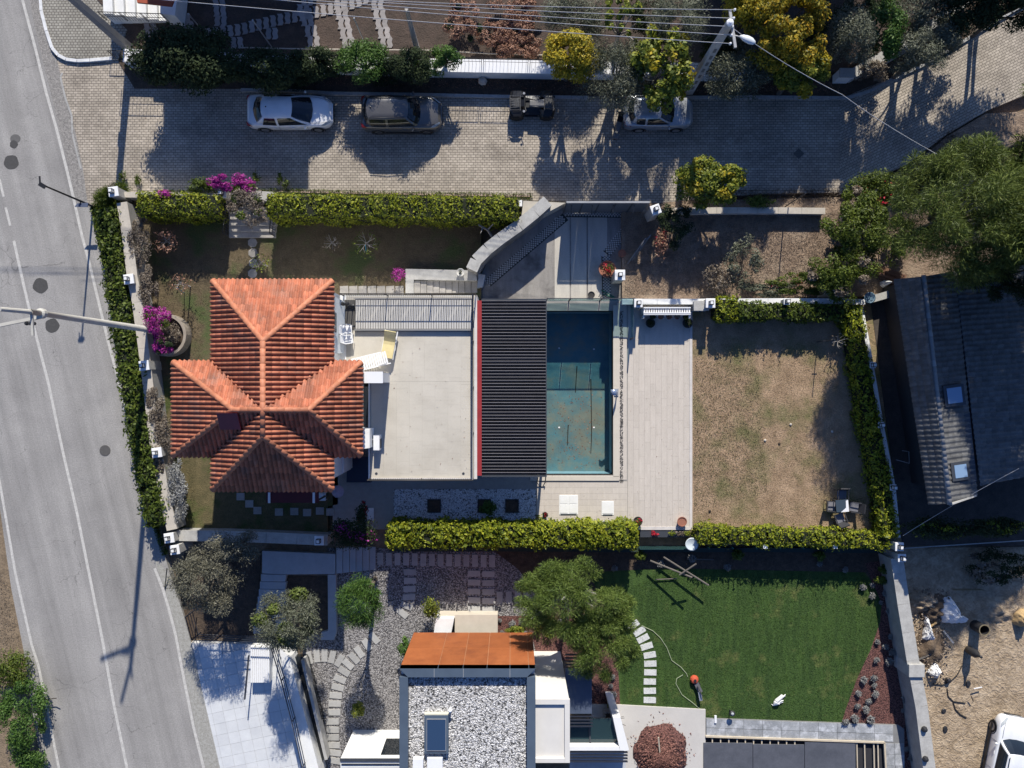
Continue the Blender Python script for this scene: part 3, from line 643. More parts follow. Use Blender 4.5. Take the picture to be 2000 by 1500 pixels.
NE, NW, SE, SW = (nx1,ny1,EZ), (nx0,ny1,EZ), (nx1,ny0,EZ), (nx0,ny0,EZ)
eNE, eSE, eNW, eSW = (ex1,ey1,EZ), (ex1,ey0,EZ), (ex0,ey1,EZ), (ex0,ey0,EZ)
vNE, vNW, vSE, vSW = (nx1,ey1,EZ), (nx0,ey1,EZ), (nx1,ey0,EZ), (nx0,ey0,EZ)
RN, RS, RW, RE = (cx,rn,RZ), (cx,rs,RZ), (rw,cy,RZ), (re,cy,RZ)
# under-roof boards
rb = MB()
faces = [[NE,NW,RN],[SW,SE,RS],[vNE,NE,RN,C0],[SE,vSE,C0,RS],[NW,vNW,C0,RN],[vSW,SW,RS,C0],
         [eSE,eNE,RE],[eNW,eSW,RW],[eNE,vNE,C0,RE],[vSE,eSE,RE,C0],[vNW,eNW,RW,C0],[eSW,vSW,C0,RW]]
for fc in faces: rb.add([(p[0], p[1], p[2]-.01) for p in fc], [tuple(range(len(fc)))])
roof = rb.build('roof', underm, house)
sb = MB(); sb.box(nx0+.02, ny0+.02, EZ-.12, nx1-.02, ny1-.02, EZ-.03); sb.build('eave_board', M('eave_board', (.35,.12,.07), None, 4), house)
MB().box(ex0+.02, ey0+.02, EZ-.12, nx0+.015, ey1-.02, EZ-.03).build('eave_board', bpy.data.materials['eave_board'], house)
MB().box(nx1-.015, ey0+.02, EZ-.12, ex1-.02, ey1-.02, EZ-.03).build('eave_board', bpy.data.materials['eave_board'], house)
# tiles are parts of the house roof (thing > roof > tile)
sh = {'mat': tilem}; stuff = MB(); bud = [300]
def outward(fc):                       # order eave so the face reads left to right from outside
    a_, b = Vector(fc[0]), Vector(fc[1]); c = Vector(fc[2]); n = (b-a_).cross(c-a_)
    return fc if n.z > 0 else [fc[1], fc[0]]+fc[2:][::-1]
for fc in faces: tile_face(outward(fc), roof, sh, stuff, bud)
stuff.build('roof_tile', tilem, roof, smooth=True, kind='stuff')
ridge_caps([(RN, C0), (RS, C0), (RW, C0), (RE, C0), (NE, RN), (NW, RN), (SE, RS), (SW, RS), (eNE, RE), (eSE, RE), (eNW, RW), (eSW, RW)], roof, M('ridge_clay', (.50,.20,.11), (.38,.135,.07), 4, .65, vary=.14, fine=.12))
vg = MB()
for a_ in (vNE, vNW, vSE, vSW): vg.bar(Vector(a_)+Vector((0,0,.015)), Vector(C0)+Vector((0,0,-.03)), .22, .03)
vg.build('valley_gutter', M('valley_metal', (.20,.035,.035), None, 3, .5), roof)
# roof window on the shaded slope
p0 = W(455, 822, 6.3); tt = MB(); sl_ = math.atan(RISE/((ey1-ey0)/2))
def slopebox(cx_, cy_, wx, wy, z0, th):
    b = MB(); 
    for sx, sy in ((-1,-1),(1,-1),(1,1),(-1,1)): b.v.append((cx_+sx*wx/2, cy_+sy*wy/2, z0+sy*wy/2*math.tan(sl_)))
    b.v += [(x, y, z+th) for x, y, z in b.v[:4]]; b.f = [(3,2,1,0),(4,5,6,7),(0,1,5,4),(1,2,6,5),(2,3,7,6),(3,0,4,7)]; return b
zc_ = EZ+(p0.y-ey0)*math.tan(sl_)
sky_w = slopebox(p0.x, p0.y, .95, .78, zc_+.05, .16).build('roof_hatch', M('hatch_red', (.20,.03,.035), None, 2, .4), roof)
slopebox(p0.x, p0.y, .78, .62, zc_+.2, .03).build('hatch_pane', M('hatch_pane', (.14,.028,.04), None, 2, .3), sky_w) if False else None
# lower walls, doors and flat roof bits at the east face
TZ = 3.0
ter = thing('roof_terrace', 'flat cream-tiled roof terrace of the white annex between the clay roof and the black louvres', 'building', (W(825,750,TZ).x, W(825,750,TZ).y, 0))
tx0, tx1, ty0, ty1 = W(668,0,TZ).x, W(932,0,TZ).x, W(0,935,TZ).y, W(0,577,TZ).y
tb = MB(); sx0 = W(722,0,TZ).x; yj = W(0,745,TZ).y
tb.box(tx0, yj, 0, tx1, ty1, TZ-.04).box(sx0, ty0, 0, tx1, yj-.002, TZ-.04); tb.build('wall', whitewall, ter)
cr = M('screed', (.47,.44,.385), None, 1.5, .6)
ft = ter
yl = W(0,648,TZ).y
MB().box(tx0+.03, yj, TZ-.038, tx1-.16, ty1-.03, TZ-.012).box(sx0+.03, ty0+.03, TZ-.038, tx1-.16, yj-.002, TZ-.012).build('terrace_screed', cr, ter)
tiles(ter, sx0+.05, ty0+.06, tx1-.18, yj, .62, .62, True, TZ-.011, cream, name='terrace_tile', gap=.003, th=.012)
tiles(ter, tx0+.45, yj+.003, tx1-.18, yl, .62, .62, True, TZ-.011, cream, name='terrace_tile', gap=.003, th=.012)
# white perimeter kerb + dark rails
MB().box(tx1-.15, ty0, TZ-.04, tx1, ty1, TZ+.10).build('parapet', M('warm_white', (.66,.62,.57), None, 2, .7), ter)
MB().box(sx0, ty0-.02, TZ-.04, tx1-.152, ty0+.05, TZ+.06).build('parapet', bpy.data.materials['warm_white'], ter)
MB().box(sx0-.05, ty0, TZ-.3, sx0+.02, yj, TZ+.10).build('parapet', whitewall, ter)
def railing(parent, pts, z0, h, m, n_rails=3, every=1.4, r=.022, post=.03, balusters=0, name='railing'):
    """pts world; rails + posts (+ balusters) as parts of parent"""
    rb_ = MB()
    for k in range(n_rails):
        z = z0+h*(k+1)/n_rails
        rb_.tube([Vector((p[0], p[1], z)) for p in pts], r if k < n_rails-1 else r*1.4, 5)
    rb_.build(name if parent else name, m, parent, smooth=True)
    for i in range(len(pts)-1):
        a_, b = Vector((*pts[i][:2], z0)), Vector((*pts[i+1][:2], z0)); L = (b-a_).length; k = max(1, round(L/every))
        for j in range(k+(i == len(pts)-2)):
            q = a_.lerp(b, j/k); MB().box(q.x-post/2, q.y-post/2, z0-.05, q.x+post/2, q.y+post/2, z0+h).build('post', m, parent)
        if balusters:
            kb = int(L/balusters); bb = MB()
            for j in range(kb):
                q = a_.lerp(b, (j+.5)/kb); bb.bar(q, q+Vector((0, 0, h)), .014, .014)
            bb.build('balusters', m, parent)
darkrail = M('bronze_rail', (.07,.062,.055), None, 3, .5)
railing(ter, [(tx0+.1, ty1-.02), (tx1-.05, ty1-.02)], TZ, 1.0, darkrail, 2, 2.3, .016, .05, .11)
railing(ter, [(tx1-.20, ty1-.02), (tx1-.20, ty0+.05)], TZ, .85, M('rail_grey', (.12,.12,.125), None, 3, .4), 3, 2.4, .02, .05)
railing(ter, [(sx0+.05, ty0+.02), (tx1-.20, ty0+.02)], TZ, .85, darkrail, 2, 2.3, .016, .05, .11)
# pale louvres set over the northern strip of the terrace
lv_ = MB(); lx0, lx1, ly0, ly1 = W(694,0,TZ+.2).x, W(921,0,TZ+.2).x, W(0,642,TZ+.2).y, W(0,585,TZ+.2).y
npx = 46
me = MB().box(-.5*(lx1-lx0)/npx*.80, 0, 0, .5*(lx1-lx0)/npx*.80, ly1-ly0, .05).mesh('slat', louvrem)
for i in range(npx): piece('slat', me, ter, (lx0+(i+.5)*(lx1-lx0)/npx, ly0, TZ+.12))
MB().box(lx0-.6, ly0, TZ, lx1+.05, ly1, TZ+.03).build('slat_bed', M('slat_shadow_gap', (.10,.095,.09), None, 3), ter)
for yy in (ly0-.09, ly1+.02): MB().box(lx0-.05, yy, TZ+.02, lx1+.05, yy+.07, TZ+.19).build('frame_rail', M('grey_frame', (.28,.275,.27), None, 3, .4), ter)
MB().box(tx1-.28, ly0-.1, TZ, tx1-.24, ty0+.1, TZ+.12).build('gutter', anthr, ter)
# low white box and shafts against the terrace's west edge (north-west corner wall, chimney block)
shaft = thing('stair_head', 'tall white roof box standing at the west edge of the cream terrace', 'chimney', W(735,737,TZ))
zt = 5.2; q = [W(705,727,zt), W(747,728,zt), W(747,747,zt), W(705,747,zt)]
MB().prism(q, TZ-1.2, zt).build('body', whitewall, shaft)
MB().box(q[0].x-.03, q[2].y-.03, zt, q[1].x+.03, q[0].y+.03, zt+.06).build('cap', whitepaint, shaft)
ac = thing('air_conditioner', 'beige air-conditioner casing in front of the white roof box', 'air conditioner', W(706,737,5.25))
q = [W(691,727,5.45), W(710,745,5.45)]
MB().box(q[0].x, q[1].y, 4.95, q[1].x, q[0].y, 5.45).build('casing', M('beige_casing', (.42,.40,.35), None, 4, .5), ac, bevel=.02)
for i in range(5): MB().box(q[0].x+.06, q[1].y-.012, 5.0+i*.085, q[1].x-.06, q[1].y+.004, 5.04+i*.085).build('grille_slat', blackm, ac)
MB().lathe(((q[0].x+q[1].x)/2, (q[0].y+q[1].y)/2, 5.45), [(.14,0),(.14,.015)], 16).build('fan_cover', anthr, ac)
# balconies/eaves on east side below roof
eb = MB(); 
q = [W(700,838,4.2), W(722,838,4.2), W(722,875,4.2), W(700,878,4.2)]; eb.prism(q, 0, 4.2)
eb.build('wing', whitewall, house)
b_ = MB(); q = [W(652,575,4.9), W(674,590,3.1)]
b_.box(nx1-.215, ey1+.2, 0, W(676,0,3.0).x, ny1-.4, 3.02); b_.build('side_wall', whitewall, house)
MB().box(nx1-.215, ny0+.5, 0, W(671,0,2.6).x, ey0+.1, 2.6).build('side_wall', whitewall, house)
for (yy0, yy1, zz0, zz1) in ((-1.6,-.6,3.6,5.0), (1.0+1.5,1.0+2.6,3.6,5.0)):
    wf = MB().box(nx1-.224, yy0, zz0, nx1-.19, yy1, zz1).build('window', whitepaint, house)
    MB().box(nx1-.19, yy0+.07, zz0+.07, nx1-.182, yy1-.07, zz1-.07).build('pane', blackglass, wf)
# dark glass passage between house and terrace
MB().prism([W(706,755,2.9), W(720,755,2.9), W(720,838,2.9), W(706,838,2.9)], 0, 2.9).build('glazed_passage', blackglass, house)
MB().prism([W(674,895,1.0), W(720,895,1.0), W(720,945,1.0), W(672,945,1.0)], .003, .4).build('pool_plant_cover', M('navy_cover', (.02,.03,.06), None, 3, .5), house)
# ---------- black louvred pergola with red edge ----------
PZ = 3.0
perg = thing('louvred_pergola', 'black louvre roof with a red edge beam over the west end of the drained pool', 'pergola', (W(1000,757,0).x, 0, 0))
gx0, gx1, gy0, gy1 = W(941,0,PZ).x, W(1066,0,PZ).x, W(0,928,PZ).y, W(0,587,PZ).y
nl = 55; lm = M('louvre_black', (.055,.05,.054), (.035,.033,.036), 1.2, .42, vary=.3, fine=.3)
pt = (gy1-gy0)/nl
b = MB(); Ls = gx1-gx0; th = math.radians(33); wv = pt*.98
cs, sn = math.cos(th), math.sin(th)
b.v = [(0, -wv/2*cs, -wv/2*sn), (Ls, -wv/2*cs, -wv/2*sn), (Ls, wv/2*cs, wv/2*sn), (0, wv/2*cs, wv/2*sn)]
b.v += [(x, y, z-.018) for x, y, z in b.v]; b.f = [(0,1,2,3),(7,6,5,4),(0,4,5,1),(1,5,6,2),(2,6,7,3),(3,7,4,0)]
lb_ = b.mesh('louvre', lm)
b = MB().box(0, -.009, -.01, Ls, .009, .012); edge = b.mesh('louvre_edge', M('louvre_edge', (.30,.285,.29), None, 2, .4))
for i in range(nl):
    y = gy0+(i+.5)*pt
    o = piece('louvre', lb_, perg, (gx0, y, PZ+random.uniform(-.004,.004)), (math.radians(random.uniform(-2.5,2.5)), 0, random.uniform(-.0012,.0012)))
    e_ = bpy.data.objects.new('edge_strip', edge); link(e_, o); e_.location = (0, wv/2*cs+.0, wv/2*abs(sn)+.012)
MB().box(gx0, gy0, PZ-.35, gx1, gy1, PZ-.28).build('ceiling', blackm, perg)
MB().box(W(930,0,PZ).x+.0, gy0-.02, PZ-.4, gx0-.005, gy1+.0, PZ+.06).build('edge_beam', redm, perg)
MB().box(gx0-.004, gy0-.09, PZ-.25, gx1, gy0-.02, PZ+.03).build('fascia', anthr, perg)
MB().box(gx0-.004, gy1+.02, PZ-.25, gx1, gy1+.09, PZ+.03).build('fascia', anthr, perg)
MB().box(gx1, gy0-.09, PZ-.25, gx1+.05, gy1+.09, PZ+.02).build('fascia', anthr, perg)
for x in (gx0+.1, gx1-.1):
    for y in (gy0+.05, gy1-.05): MB().box(x-.07, y-.07, 0, x+.07, y+.07, PZ-.25).build('post', anthr, perg)
# ---------- boundary walls and pillars ----------
stonem = M('pale_coping', (.46,.45,.42), (.34,.33,.31), 2.5, .85, c3=(.24,.235,.22), s3=1.2, t3=(.55,.8), fine=.15)
warmcop = M('warm_coping', (.52,.47,.40), (.42,.38,.32), 2.5, .85, fine=.12)
lantw = M('lantern_white', (.82,.82,.80), None, 4, .4)
def wall(label, path, wd, z0, zt, m, capm=None, seg=1.1, name='wall', cap=.06):
    P = [W(x, y, zt) for x, y in path]; t = thing(name, label, 'wall', (P[0].x, P[0].y, z0))
    for i in range(len(P)-1):
        a_, b = P[i], P[i+1]; d = (b-a_); L = d.length; d /= L
        zz = (z0+zt-cap)/2; ex = .0
        MB().bar((a_.x, a_.y, zz), (b.x+d.x*ex, b.y+d.y*ex, zz), wd, zt-cap-z0).build('wall_body', m, t)
        k = max(1, round(L/seg))
        for j in range(k):
            q0, q1 = a_+d*(L*j/k+.006), a_+d*(L*(j+1)/k-.006); q0.z = q1.z = zt-cap/2+.002+random.uniform(0, .006)
            MB().bar(q0, q1, wd+.08, cap).build('coping_stone', capm or m, t)
    return t
def pillar(label, px, py, z0, zt, s=.42, lantern='square', rot=0, group='white wall pillars with lanterns', dx=0, dy=0):
    p = W(px, py, zt); t = thing('wall_pillar', label, 'pillar', (p.x, p.y, z0), group=group); h = zt-z0
    MB().box(-s/2+.03, -s/2+.03, 0, s/2-.03, s/2-.03, h-.08).build('shaft', stonem, t, local=True)
    MB().box(-s/2, -s/2, h-.08, s/2, s/2, h).build('cap', whitepaint, t, local=True, bevel=.012)
    l = MB().box(-.11+dx, -.11+dy, h, .11+dx, .11+dy, h+.03).build('lantern', blackm, t, local=True)
    lb2 = MB().box(-.085+dx, -.085+dy, h+.03, .085+dx, .085+dy, h+.24).build('lantern_glass', lantw, l, local=True)
    lc = MB()
    for sx in (-1, 1):
        for sy in (-1, 1): lc.box(sx*.095-.014+dx, sy*.095-.014+dy, h+.03, sx*.095+.014+dx, sy*.095+.014+dy, h+.25)
    lc.box(-.11+dx, -.11+dy, h+.25, .11+dx, -.085+dy, h+.27).box(-.11+dx, .085+dy, h+.25, .11+dx, .11+dy, h+.27).box(-.11+dx, -.085+dy, h+.25, -.085+dx, .085+dy, h+.27).box(.085+dx, -.085+dy, h+.25, .11+dx, .085+dy, h+.27)
    lc.build('lantern_frame', blackm, l, local=True)
    MB().box(-.07+dx, -.07+dy, h+.245, .07+dx, .07+dy, h+.285).build('lantern_cap', lantw, l, local=True)
    t.rotation_euler.z = rot; return t
leftwall = [(238,395),(247,450),(258,540),(268,590),(280,680),(290,760),(300,850),(314,930),(326,990),(336,1035)]
wall('low pale wall along the main road behind the green hedge', leftwall, .48, -.3, 1.25, M('wall_render', (.36,.35,.33), (.27,.265,.25), 1.5, .85, fine=.12), warmcop, 1.3)
r8 = math.radians(8)
for (l, x, y) in (('white lantern pillar at the north-west garden corner by the street', 221, 374), ('white lantern pillar on the road wall nearest the round planter, north of it', 251, 545),
                  ('white lantern pillar on the road wall just south of the round bougainvillea planter', 281, 714), ('white lantern pillar on the road wall level with the south tip of the clay roof', 306, 884),
                  ('white lantern pillar at the south end of the road hedge', 330, 1051)):
    pillar(l, x, y, -.3, 1.55, .52, rot=r8, dx=-.04)
pillar('weathered white lantern pillar beside the road, lowest of two at the hedge end', 341, 1074, -.3, 1.5, .5, rot=r8)
wall('low grey coping wall south of the shaded side garden', [(345,1046),(430,1047),(520,1050),(640,1055)], .5, -.5, .9, bpy.data.materials['wall_render'], stonem, 1.4)
pillar('white lantern pillar above the patio stairs in the shade of the house', 623, 1056, -.45, 1.2, .5)
wall('pale wall between the street and the hedge at the garden gate', [(240,380),(300,381),(430,383),(470,383)], .22, -.1, .8, whitewall, warmcop)
wall('weathered wall block left of the green hedge by the garden gate', [(470,380),(535,384)], .42, -.1, 1.1, bpy.data.materials['wall_render'], stonem)
pillar('white lantern pillar by the magenta bougainvillea at the garden gate', 433, 378, -.1, 1.4, .46)
wall('low white wall between the street and the long garden hedge', [(540,390),(700,392),(860,395),(1020,397)], .25, -.1, .6, whitewall, whitepaint, 2.0)
# curved ramp wall left of the driveway
cw = [(1070,392),(1046,414),(1014,440),(977,466),(952,486),(930,508),(921,527)]
wall('curved grey retaining wall left of the sunken driveway', cw, .55, -.4, 1.6, concrete_d, stonem, .8, cap=.05)
MB().prism(WL([(1022,392),(1105,396),(1060,420),(1015,457)], .7), -.4, .7).build('pale_platform', M('platform_stone', (.50,.46,.39), (.42,.385,.33), 2, .8), None, label='pale stone-topped block between the hedge end and the gate', cat='platform')
dpath = thing('paved_band', 'grey sloping shoulder along the outside of the curved driveway wall', 'shoulder', W(950,500,0))
P = WL([(1018,430),(1018,458),(985,475),(955,500),(938,530),(938,548),(924,540),(918,525),(930,500),(965,462)], .35); MB().prism(P, -.3, .35).build('slab', concrete, dpath)
pillar('white lantern pillar at the right end of the sliding gate', 1281, 409, -.3, 1.9, .5, rot=math.radians(20))
pillar('broad white lantern pillar between the driveway and the vacant plot', 1211, 537, -.3, 1.5, .55)
pillar('white lantern pillar at the north-east corner of the pool', 1247, 592, 0, 1.35, .45)
pillar('white lantern pillar at the north-west corner of the dry lawn', 1388, 592, 0, 1.35, .5)
pillar('small white lantern pillar midway along the hedge north of the dry lawn', 1537, 589, 0, 1.35, .32)
for (l, x, y) in (('white lantern pillar outside the east hedge nearest the dark roof ridge', 1705, 713), ('white lantern pillar outside the east hedge level with the roof windows', 1721, 830), ('white lantern pillar outside the east hedge beside the garden chairs', 1745, 952)):
    pillar(l, x, y, -.05, 1.3, .32)
pillar('white lantern pillar at the top of the pale wall by the building plot', 1757, 1068, -.45, 1.6, .45); pillar('second white lantern pillar just below the hedge corner on the building-plot wall', 1762, 1090, -.45, 1.55, .42)
wall('white wall north of the dry lawn', [(1215,589),(1352,589),(1500,588),(1640,588),(1690,590)], .22, -.05, .75, whitewall, whitewall, 1.6)
wall('weathered wall stub between the two lantern pillars', [(1355,597),(1385,597)], .45, -.05, .95, stonem)
wall('thin white wall behind the east hedge of the dry lawn', [(1682,600),(1700,700),(1722,830),(1745,950),(1755,1050)], .14, -.05, .9, whitewall, whitewall, 2)
wall('long pale coping wall between the turf garden and the building plot', [(1752,1090),(1765,1180),(1783,1290),(1800,1380),(1815,1500),(1830,1600)], .58, -.5, 1.1, concrete, stonem, 1.6)
wp = W(1790,1310,1.2); t = thing('wall_pier', 'square pale pier on the long wall beside the building plot', 'pillar', (wp.x, wp.y, -.5)); MB().box(-.42,-.34,0,.42,.34,1.75).build('pier', stonem, t, local=True, bevel=.02)
wall('low dark green fence footing south of the hedges', [(760,1073),(1000,1073),(1250,1074),(1500,1074),(1745,1076)], .16, -.5, -.1, M('green_footing', (.03,.05,.045), None, 3), None, 2.4, name='footing_wall')
wall('white boundary wall across the vacant plot along the street', [(1300,412),(1400,411),(1520,411),(1612,412)], .26, -.1, .55, stonem, warmcop, 1.2)
# hedges
hedge('tall dark green clipped hedge along the main road', [(205,408),(212,460),(224,560),(240,660),(258,780),(275,880),(290,950),(304,1025)], 1.15, -.2, 1.35, L_hedge2, 330, .17, group=None, shag=.12)
hedge('bright yellow-green hedge between garden gate and road corner', [(268,396),(345,398),(425,400)], 1.15, 0, 1.9, L_hedge, shag=.06)
hedge('long yellow-green clipped hedge between street and front garden', [(522,400),(640,403),(760,403),(880,406),(1010,408)], 1.2, 0, 1.9, L_hedge, 360, .12)
hedge('shaggy yellow-green hedge south of the white pebble bed', [(757,1047),(850,1048),(960,1048),(1060,1048),(1160,1049),(1245,1050)], 1.12, -.42, 1.95, L_hedge, 360, .17, shag=.09, shoots=5)
hedge('bright clipped hedge along the south side of the dry lawn', [(1364,1046),(1500,1050),(1640,1054),(1735,1058)], .85, -.1, 1.1, L_hedge, shoots=8)
hedge('yellow-green hedge along the north side of the dry lawn', [(1402,602),(1440,602)], 1.15, 0, 1.25, L_hedge, size=.14)
hedge('darker green hedge run along the white wall north of the dry lawn', [(1440,606),(1560,608),(1655,610)], .85, 0, 1.15, L_hedge2, size=.14, shoots=6)
hedge('long slanting hedge along the east side of the dry lawn', [(1668,600),(1682,700),(1704,830),(1728,950),(1740,1050)], .85, 0, 1.2, L_hedge, size=.15, shag=.10)
# ---------- neighbours just outside the frame whose shade falls into it ----------
def hiphouse(label, x0, x1, y0, y1, ze, rise, colr, name='neighbour_house'):
    t = thing(name, label, 'house', ((x0+x1)/2, y0, .1))
    MB().box(x0+.4, y0+.4, .1, x1-.4, y1-.4, ze).build('wall', whitewall, t)
    cy_ = (y0+y1)/2; h = (y1-y0)/2; b = MB()
    b.add([(x0,y0,ze),(x1,y0,ze),(x1,y1,ze),(x0,y1,ze),(x0+h,cy_,ze+rise),(x1-h,cy_,ze+rise)], [(0,1,5,4),(2,3,4,5),(1,2,5),(3,0,4),(3,2,1,0)])
    b.build('roof', colr, t)
    for i in range(4):
        xw = x0+1.2+i*(x1-x0-2.4)/3-.5; wf = MB().box(xw, y0+.36, 3.6, xw+1.0, y0+.39, 4.9).build('window', whitepaint, t)
        MB().box(xw+.06, y0+.34, 3.66, xw+.94, y0+.358, 4.84).build('pane', blackglass, wf)
    return t
hiphouse('white house with orange hip roof at the top-left edge, above the wavy stepping paths', -18.1, -10.1, 23.0, 31.5, 7.7, 1.6, tilem)
hiphouse('dark-roofed white house beyond the autumn trees at the top edge', 10.4, 19.4, 23.4, 33, 7.6, 1.8, M('slate', (.07,.075,.09), None, 3, .6))
# front porch of the white house that reaches into the photograph
porch = thing('entrance_stair', 'white railed entrance stair at the top-left edge of the photograph', 'stair', W(265,10,.15))
for i in range(6):
    q = [W(203+i*19,-40,1.1-i*.02), W(221+i*19,-40,1.1-i*.02), W(224+i*19,30,1.1-i*.02), W(206+i*19,30,1.1-i*.02)]
    MB().prism(q, .1, 1.3-i*.18).build('step', whitewall, porch)
q0, q1 = W(198,30,1.3), W(322,34,1.3)
railing(porch, [(q0.x, q0.y), (q1.x, q1.y)], .8, .9, blackm, 2, 1.0, .016, .03, .14)
MB().prism(WL([(316,30),(345,34),(352,-30),(318,-30)], 1.2), .1, 1.4).build('landing', whitewall, porch)
MB().prism(WL([(266,-20),(345,-14),(335,12),(268,5)], 2.6), 2.5, 2.62).build('canopy', M('terracotta_red', (.35,.08,.04), None, 3), porch)
# ---------- white wall with railing above the planting strip ----------
rw = wall('long white street wall with a thin iron railing above the planting strip', [(240,108),(480,117),(700,123),(840,127),(1070,131),(1290,133),(1470,136)], .62, .0, .95, whitewall, whitepaint, 2.2)
RL = ['black railing panel on the street wall, %s' % q for q in ('beside the dark mast at its left end','second from the left end','behind the big shaded tree','just right of the big shaded tree','above the boot of the white saloon','above the bonnet of the white saloon','behind the sunlit oleander','above the grey estate car','below the tree trunk of the upper garden','below the left part of the dry brown vines','below the right part of the dry brown vines','next to the yellow bush','behind the olive tree over the scooter','left of the utility pole foot')]
for i in range(14):
    x0, x1 = 225+i*90, 225+(i+1)*90-4
    a_, b = W(x0, 112+(x0-225)*.02, .95), W(x1, 112+(x1-225)*.02, .95)
    r_ = thing('iron_railing', RL[i], 'railing', a_, group='iron railing panels on the street wall')
    railing(r_, [(a_.x, a_.y), (b.x, b.y)], .95, .8, blackm, 2, 2.6, .012, .03, .19)
wall('slanting white wall behind the olive trees at the upper right', [(1640,142),(1668,142),(1720,112),(1790,66),(1850,28),(1900,-10)], .42, -.1, 1.0, whitewall, stonem, 1.5)
wall('second slanting pale wall at the upper right, nearer the street', [(1660,151),(1722,122),(1800,76),(1860,36)], .3, -.1, .5, stonem, stonem, 1.5)
edge_ = thing('garden_edging', 'thin pale edging line between upper soil gardens and the street wall', 'edging', W(600,97,.15))
P = WL([(470,93),(560,95),(700,97),(830,98),(960,105),(1075,108)], .3); MB().tube(P, .035, 5).build('edging', M('pale_strip', (.45,.40,.34), None, 4), edge_)
# S-shaped stepping blocks in the upper gardens
sm = MB(); pr = [(-.19,-.33),(-.10,-.2),(-.16,0),(-.10,.2),(-.19,.33),(.13,.33),(.22,.2),(.16,0),(.22,-.2),(.13,-.33)]; sm.prism([(x*.85,y*.95) for x,y in pr], 0, .05)
stm = M('path_block', (.34,.31,.295), (.25,.23,.22), 3, .85, vary=.12); sme = sm.mesh('paving_block', stm)
def block_path(label, pts, n, rot, cols=1, dxy=(0,0)):
    P = WL(pts, .16); t = thing('garden_path', None, None, P[0]); t['kind'] = 'structure'
    seg = [0]; 
    for i in range(len(P)-1): seg.append(seg[-1]+(P[i+1]-P[i]).length)
    for i in range(n):
        s_ = seg[-1]*(i+.5)/n; j = max(k for k in range(len(seg)-1) if seg[k] <= s_); f = (s_-seg[j])/(seg[j+1]-seg[j]); q = P[j].lerp(P[j+1], f)
        for c in range(cols): piece('paving_block', sme, t, (q.x+dxy[0]*c, q.y+dxy[1]*c, .15+random.uniform(0,.01)), (0, 0, rot+random.uniform(-.08,.08)))
block_path('', [(400,68),(470,58),(540,40),(600,28),(680,10),(720,-6)], 23, math.radians(5))
block_path('', [(597,-10),(585,20),(598,50),(608,92)], 5, 0, 2, (.36,0)); block_path('', [(655,0),(664,40),(675,93)], 5, 0, 2, (.36,0))
block_path('', [(728,0),(738,45),(750,92)], 5, 0, 2, (.36,0)); block_path('', [(420,-8),(425,50)], 3, 0, 2, (.36,0)); block_path('', [(350,30),(362,60)], 2, 0, 2, (.36,0)); block_path('', [(452,78),(460,90)], 1, 0, 2, (.36,0)); block_path('', [(518,60),(530,72)], 1, 0, 2, (.36,0)); block_path('', [(285,40),(290,72)], 2, 0, 2, (.36,0))
galv = M('galvanised', (.42,.42,.42), None, 4, .4, metal=.3)
for (l, b0, t0, z) in (('thin grey post over the wavy path, leftmost of three', (405,70),(390,5),2.6), ('thin grey post right of the wavy path crossing', (533,95),(508,-5),3.4), ('thin grey post over the third stepping path', (717,95),(690,-5),3.6)):
    a_ = W(*b0, .15); p_ = thing('garden_post', l, 'post', a_, group=None); MB().tube([a_, W(*b0,z)*0+Vector((a_.x, a_.y, z))], .035, 6).build('pipe', galv, p_); MB().lathe((a_.x, a_.y, z), [(.05,0),(.05,.04),(.02,.06)], 8).build('cap', galv, p_)
# ---------- utility poles ----------
polem = M('pole_concrete', (.46,.45,.42), (.36,.35,.33), 2, .8, fine=.1)
def curve_pts(a_, b, sag, n=14): return [a_.lerp(b, i/n)-Vector((0, 0, sag*4*(i/n)*(1-i/n))) for i in range(n+1)]
def pole_xy(px, py, z0=0): q = W(px, py, z0); return q
# right pole with five wires
b0 = W(1345,178,.05); hp = 8.0
up = thing('utility_pole', 'grey lattice utility pole with crossarm and street lamp by the street', 'utility pole', b0)
MB().add([(b0.x+sx*w_, b0.y+sy*w_, z) for z, w_ in ((.0,.21),(hp,.13)) for sx, sy in ((-1,-1),(1,-1),(1,1),(-1,1))], [(4,5,6,7),(0,1,5,4),(1,2,6,5),(2,3,7,6),(3,0,4,7)]).build('mast', polem, up)
for zz in np.arange(.8, 6.0, .75): MB().box(b0.x-.07, b0.y-.215+.01*zz, zz, b0.x+.07, b0.y-.19+.01*zz, zz+.42).build('recess', M('pole_recess', (.16,.16,.155), None, 4), up)
tp = Vector((b0.x, b0.y, hp))
arm = MB().bar(tp+Vector((.35,-.95,-.35)), tp+Vector((.1,.75,-.35)), .12, .12).build('crossarm', galv, up)
MB().lathe(tp+Vector((0,0,0)), [(.16,0),(.16,.1),(.05,.16)], 10).build('cap', whitepaint, up)
ends = []
for k in range(5):
    q = tp+Vector((.3-.05*k, .72-.38*k, -.25)); ends.append(q); MB().lathe(q, [(.05,-.08),(.065,0),(.04,.08)], 8).build('insulator', whitepaint, up)
la = MB().tube([tp+Vector((.1,-.2,-.6)), tp+Vector((.5,-.35,-.5)), tp+Vector((.75,-.42,-.5))], .035, 6).build('lamp_arm', galv, up)
lc_ = tp+Vector((.95,-.5,-.5)); b = MB(); k = 12
for i, (u_, r_) in enumerate(((-.38,.05),(-.2,.15),(.05,.19),(.25,.16),(.38,.06))):
    for j in range(k): t_ = 2*math.pi*j/k; b.v.append((lc_.x+u_*.93-.35*r_*math.cos(t_)*0, lc_.y-u_*.35+r_*math.cos(t_), lc_.z+r_*.6*math.sin(t_)))
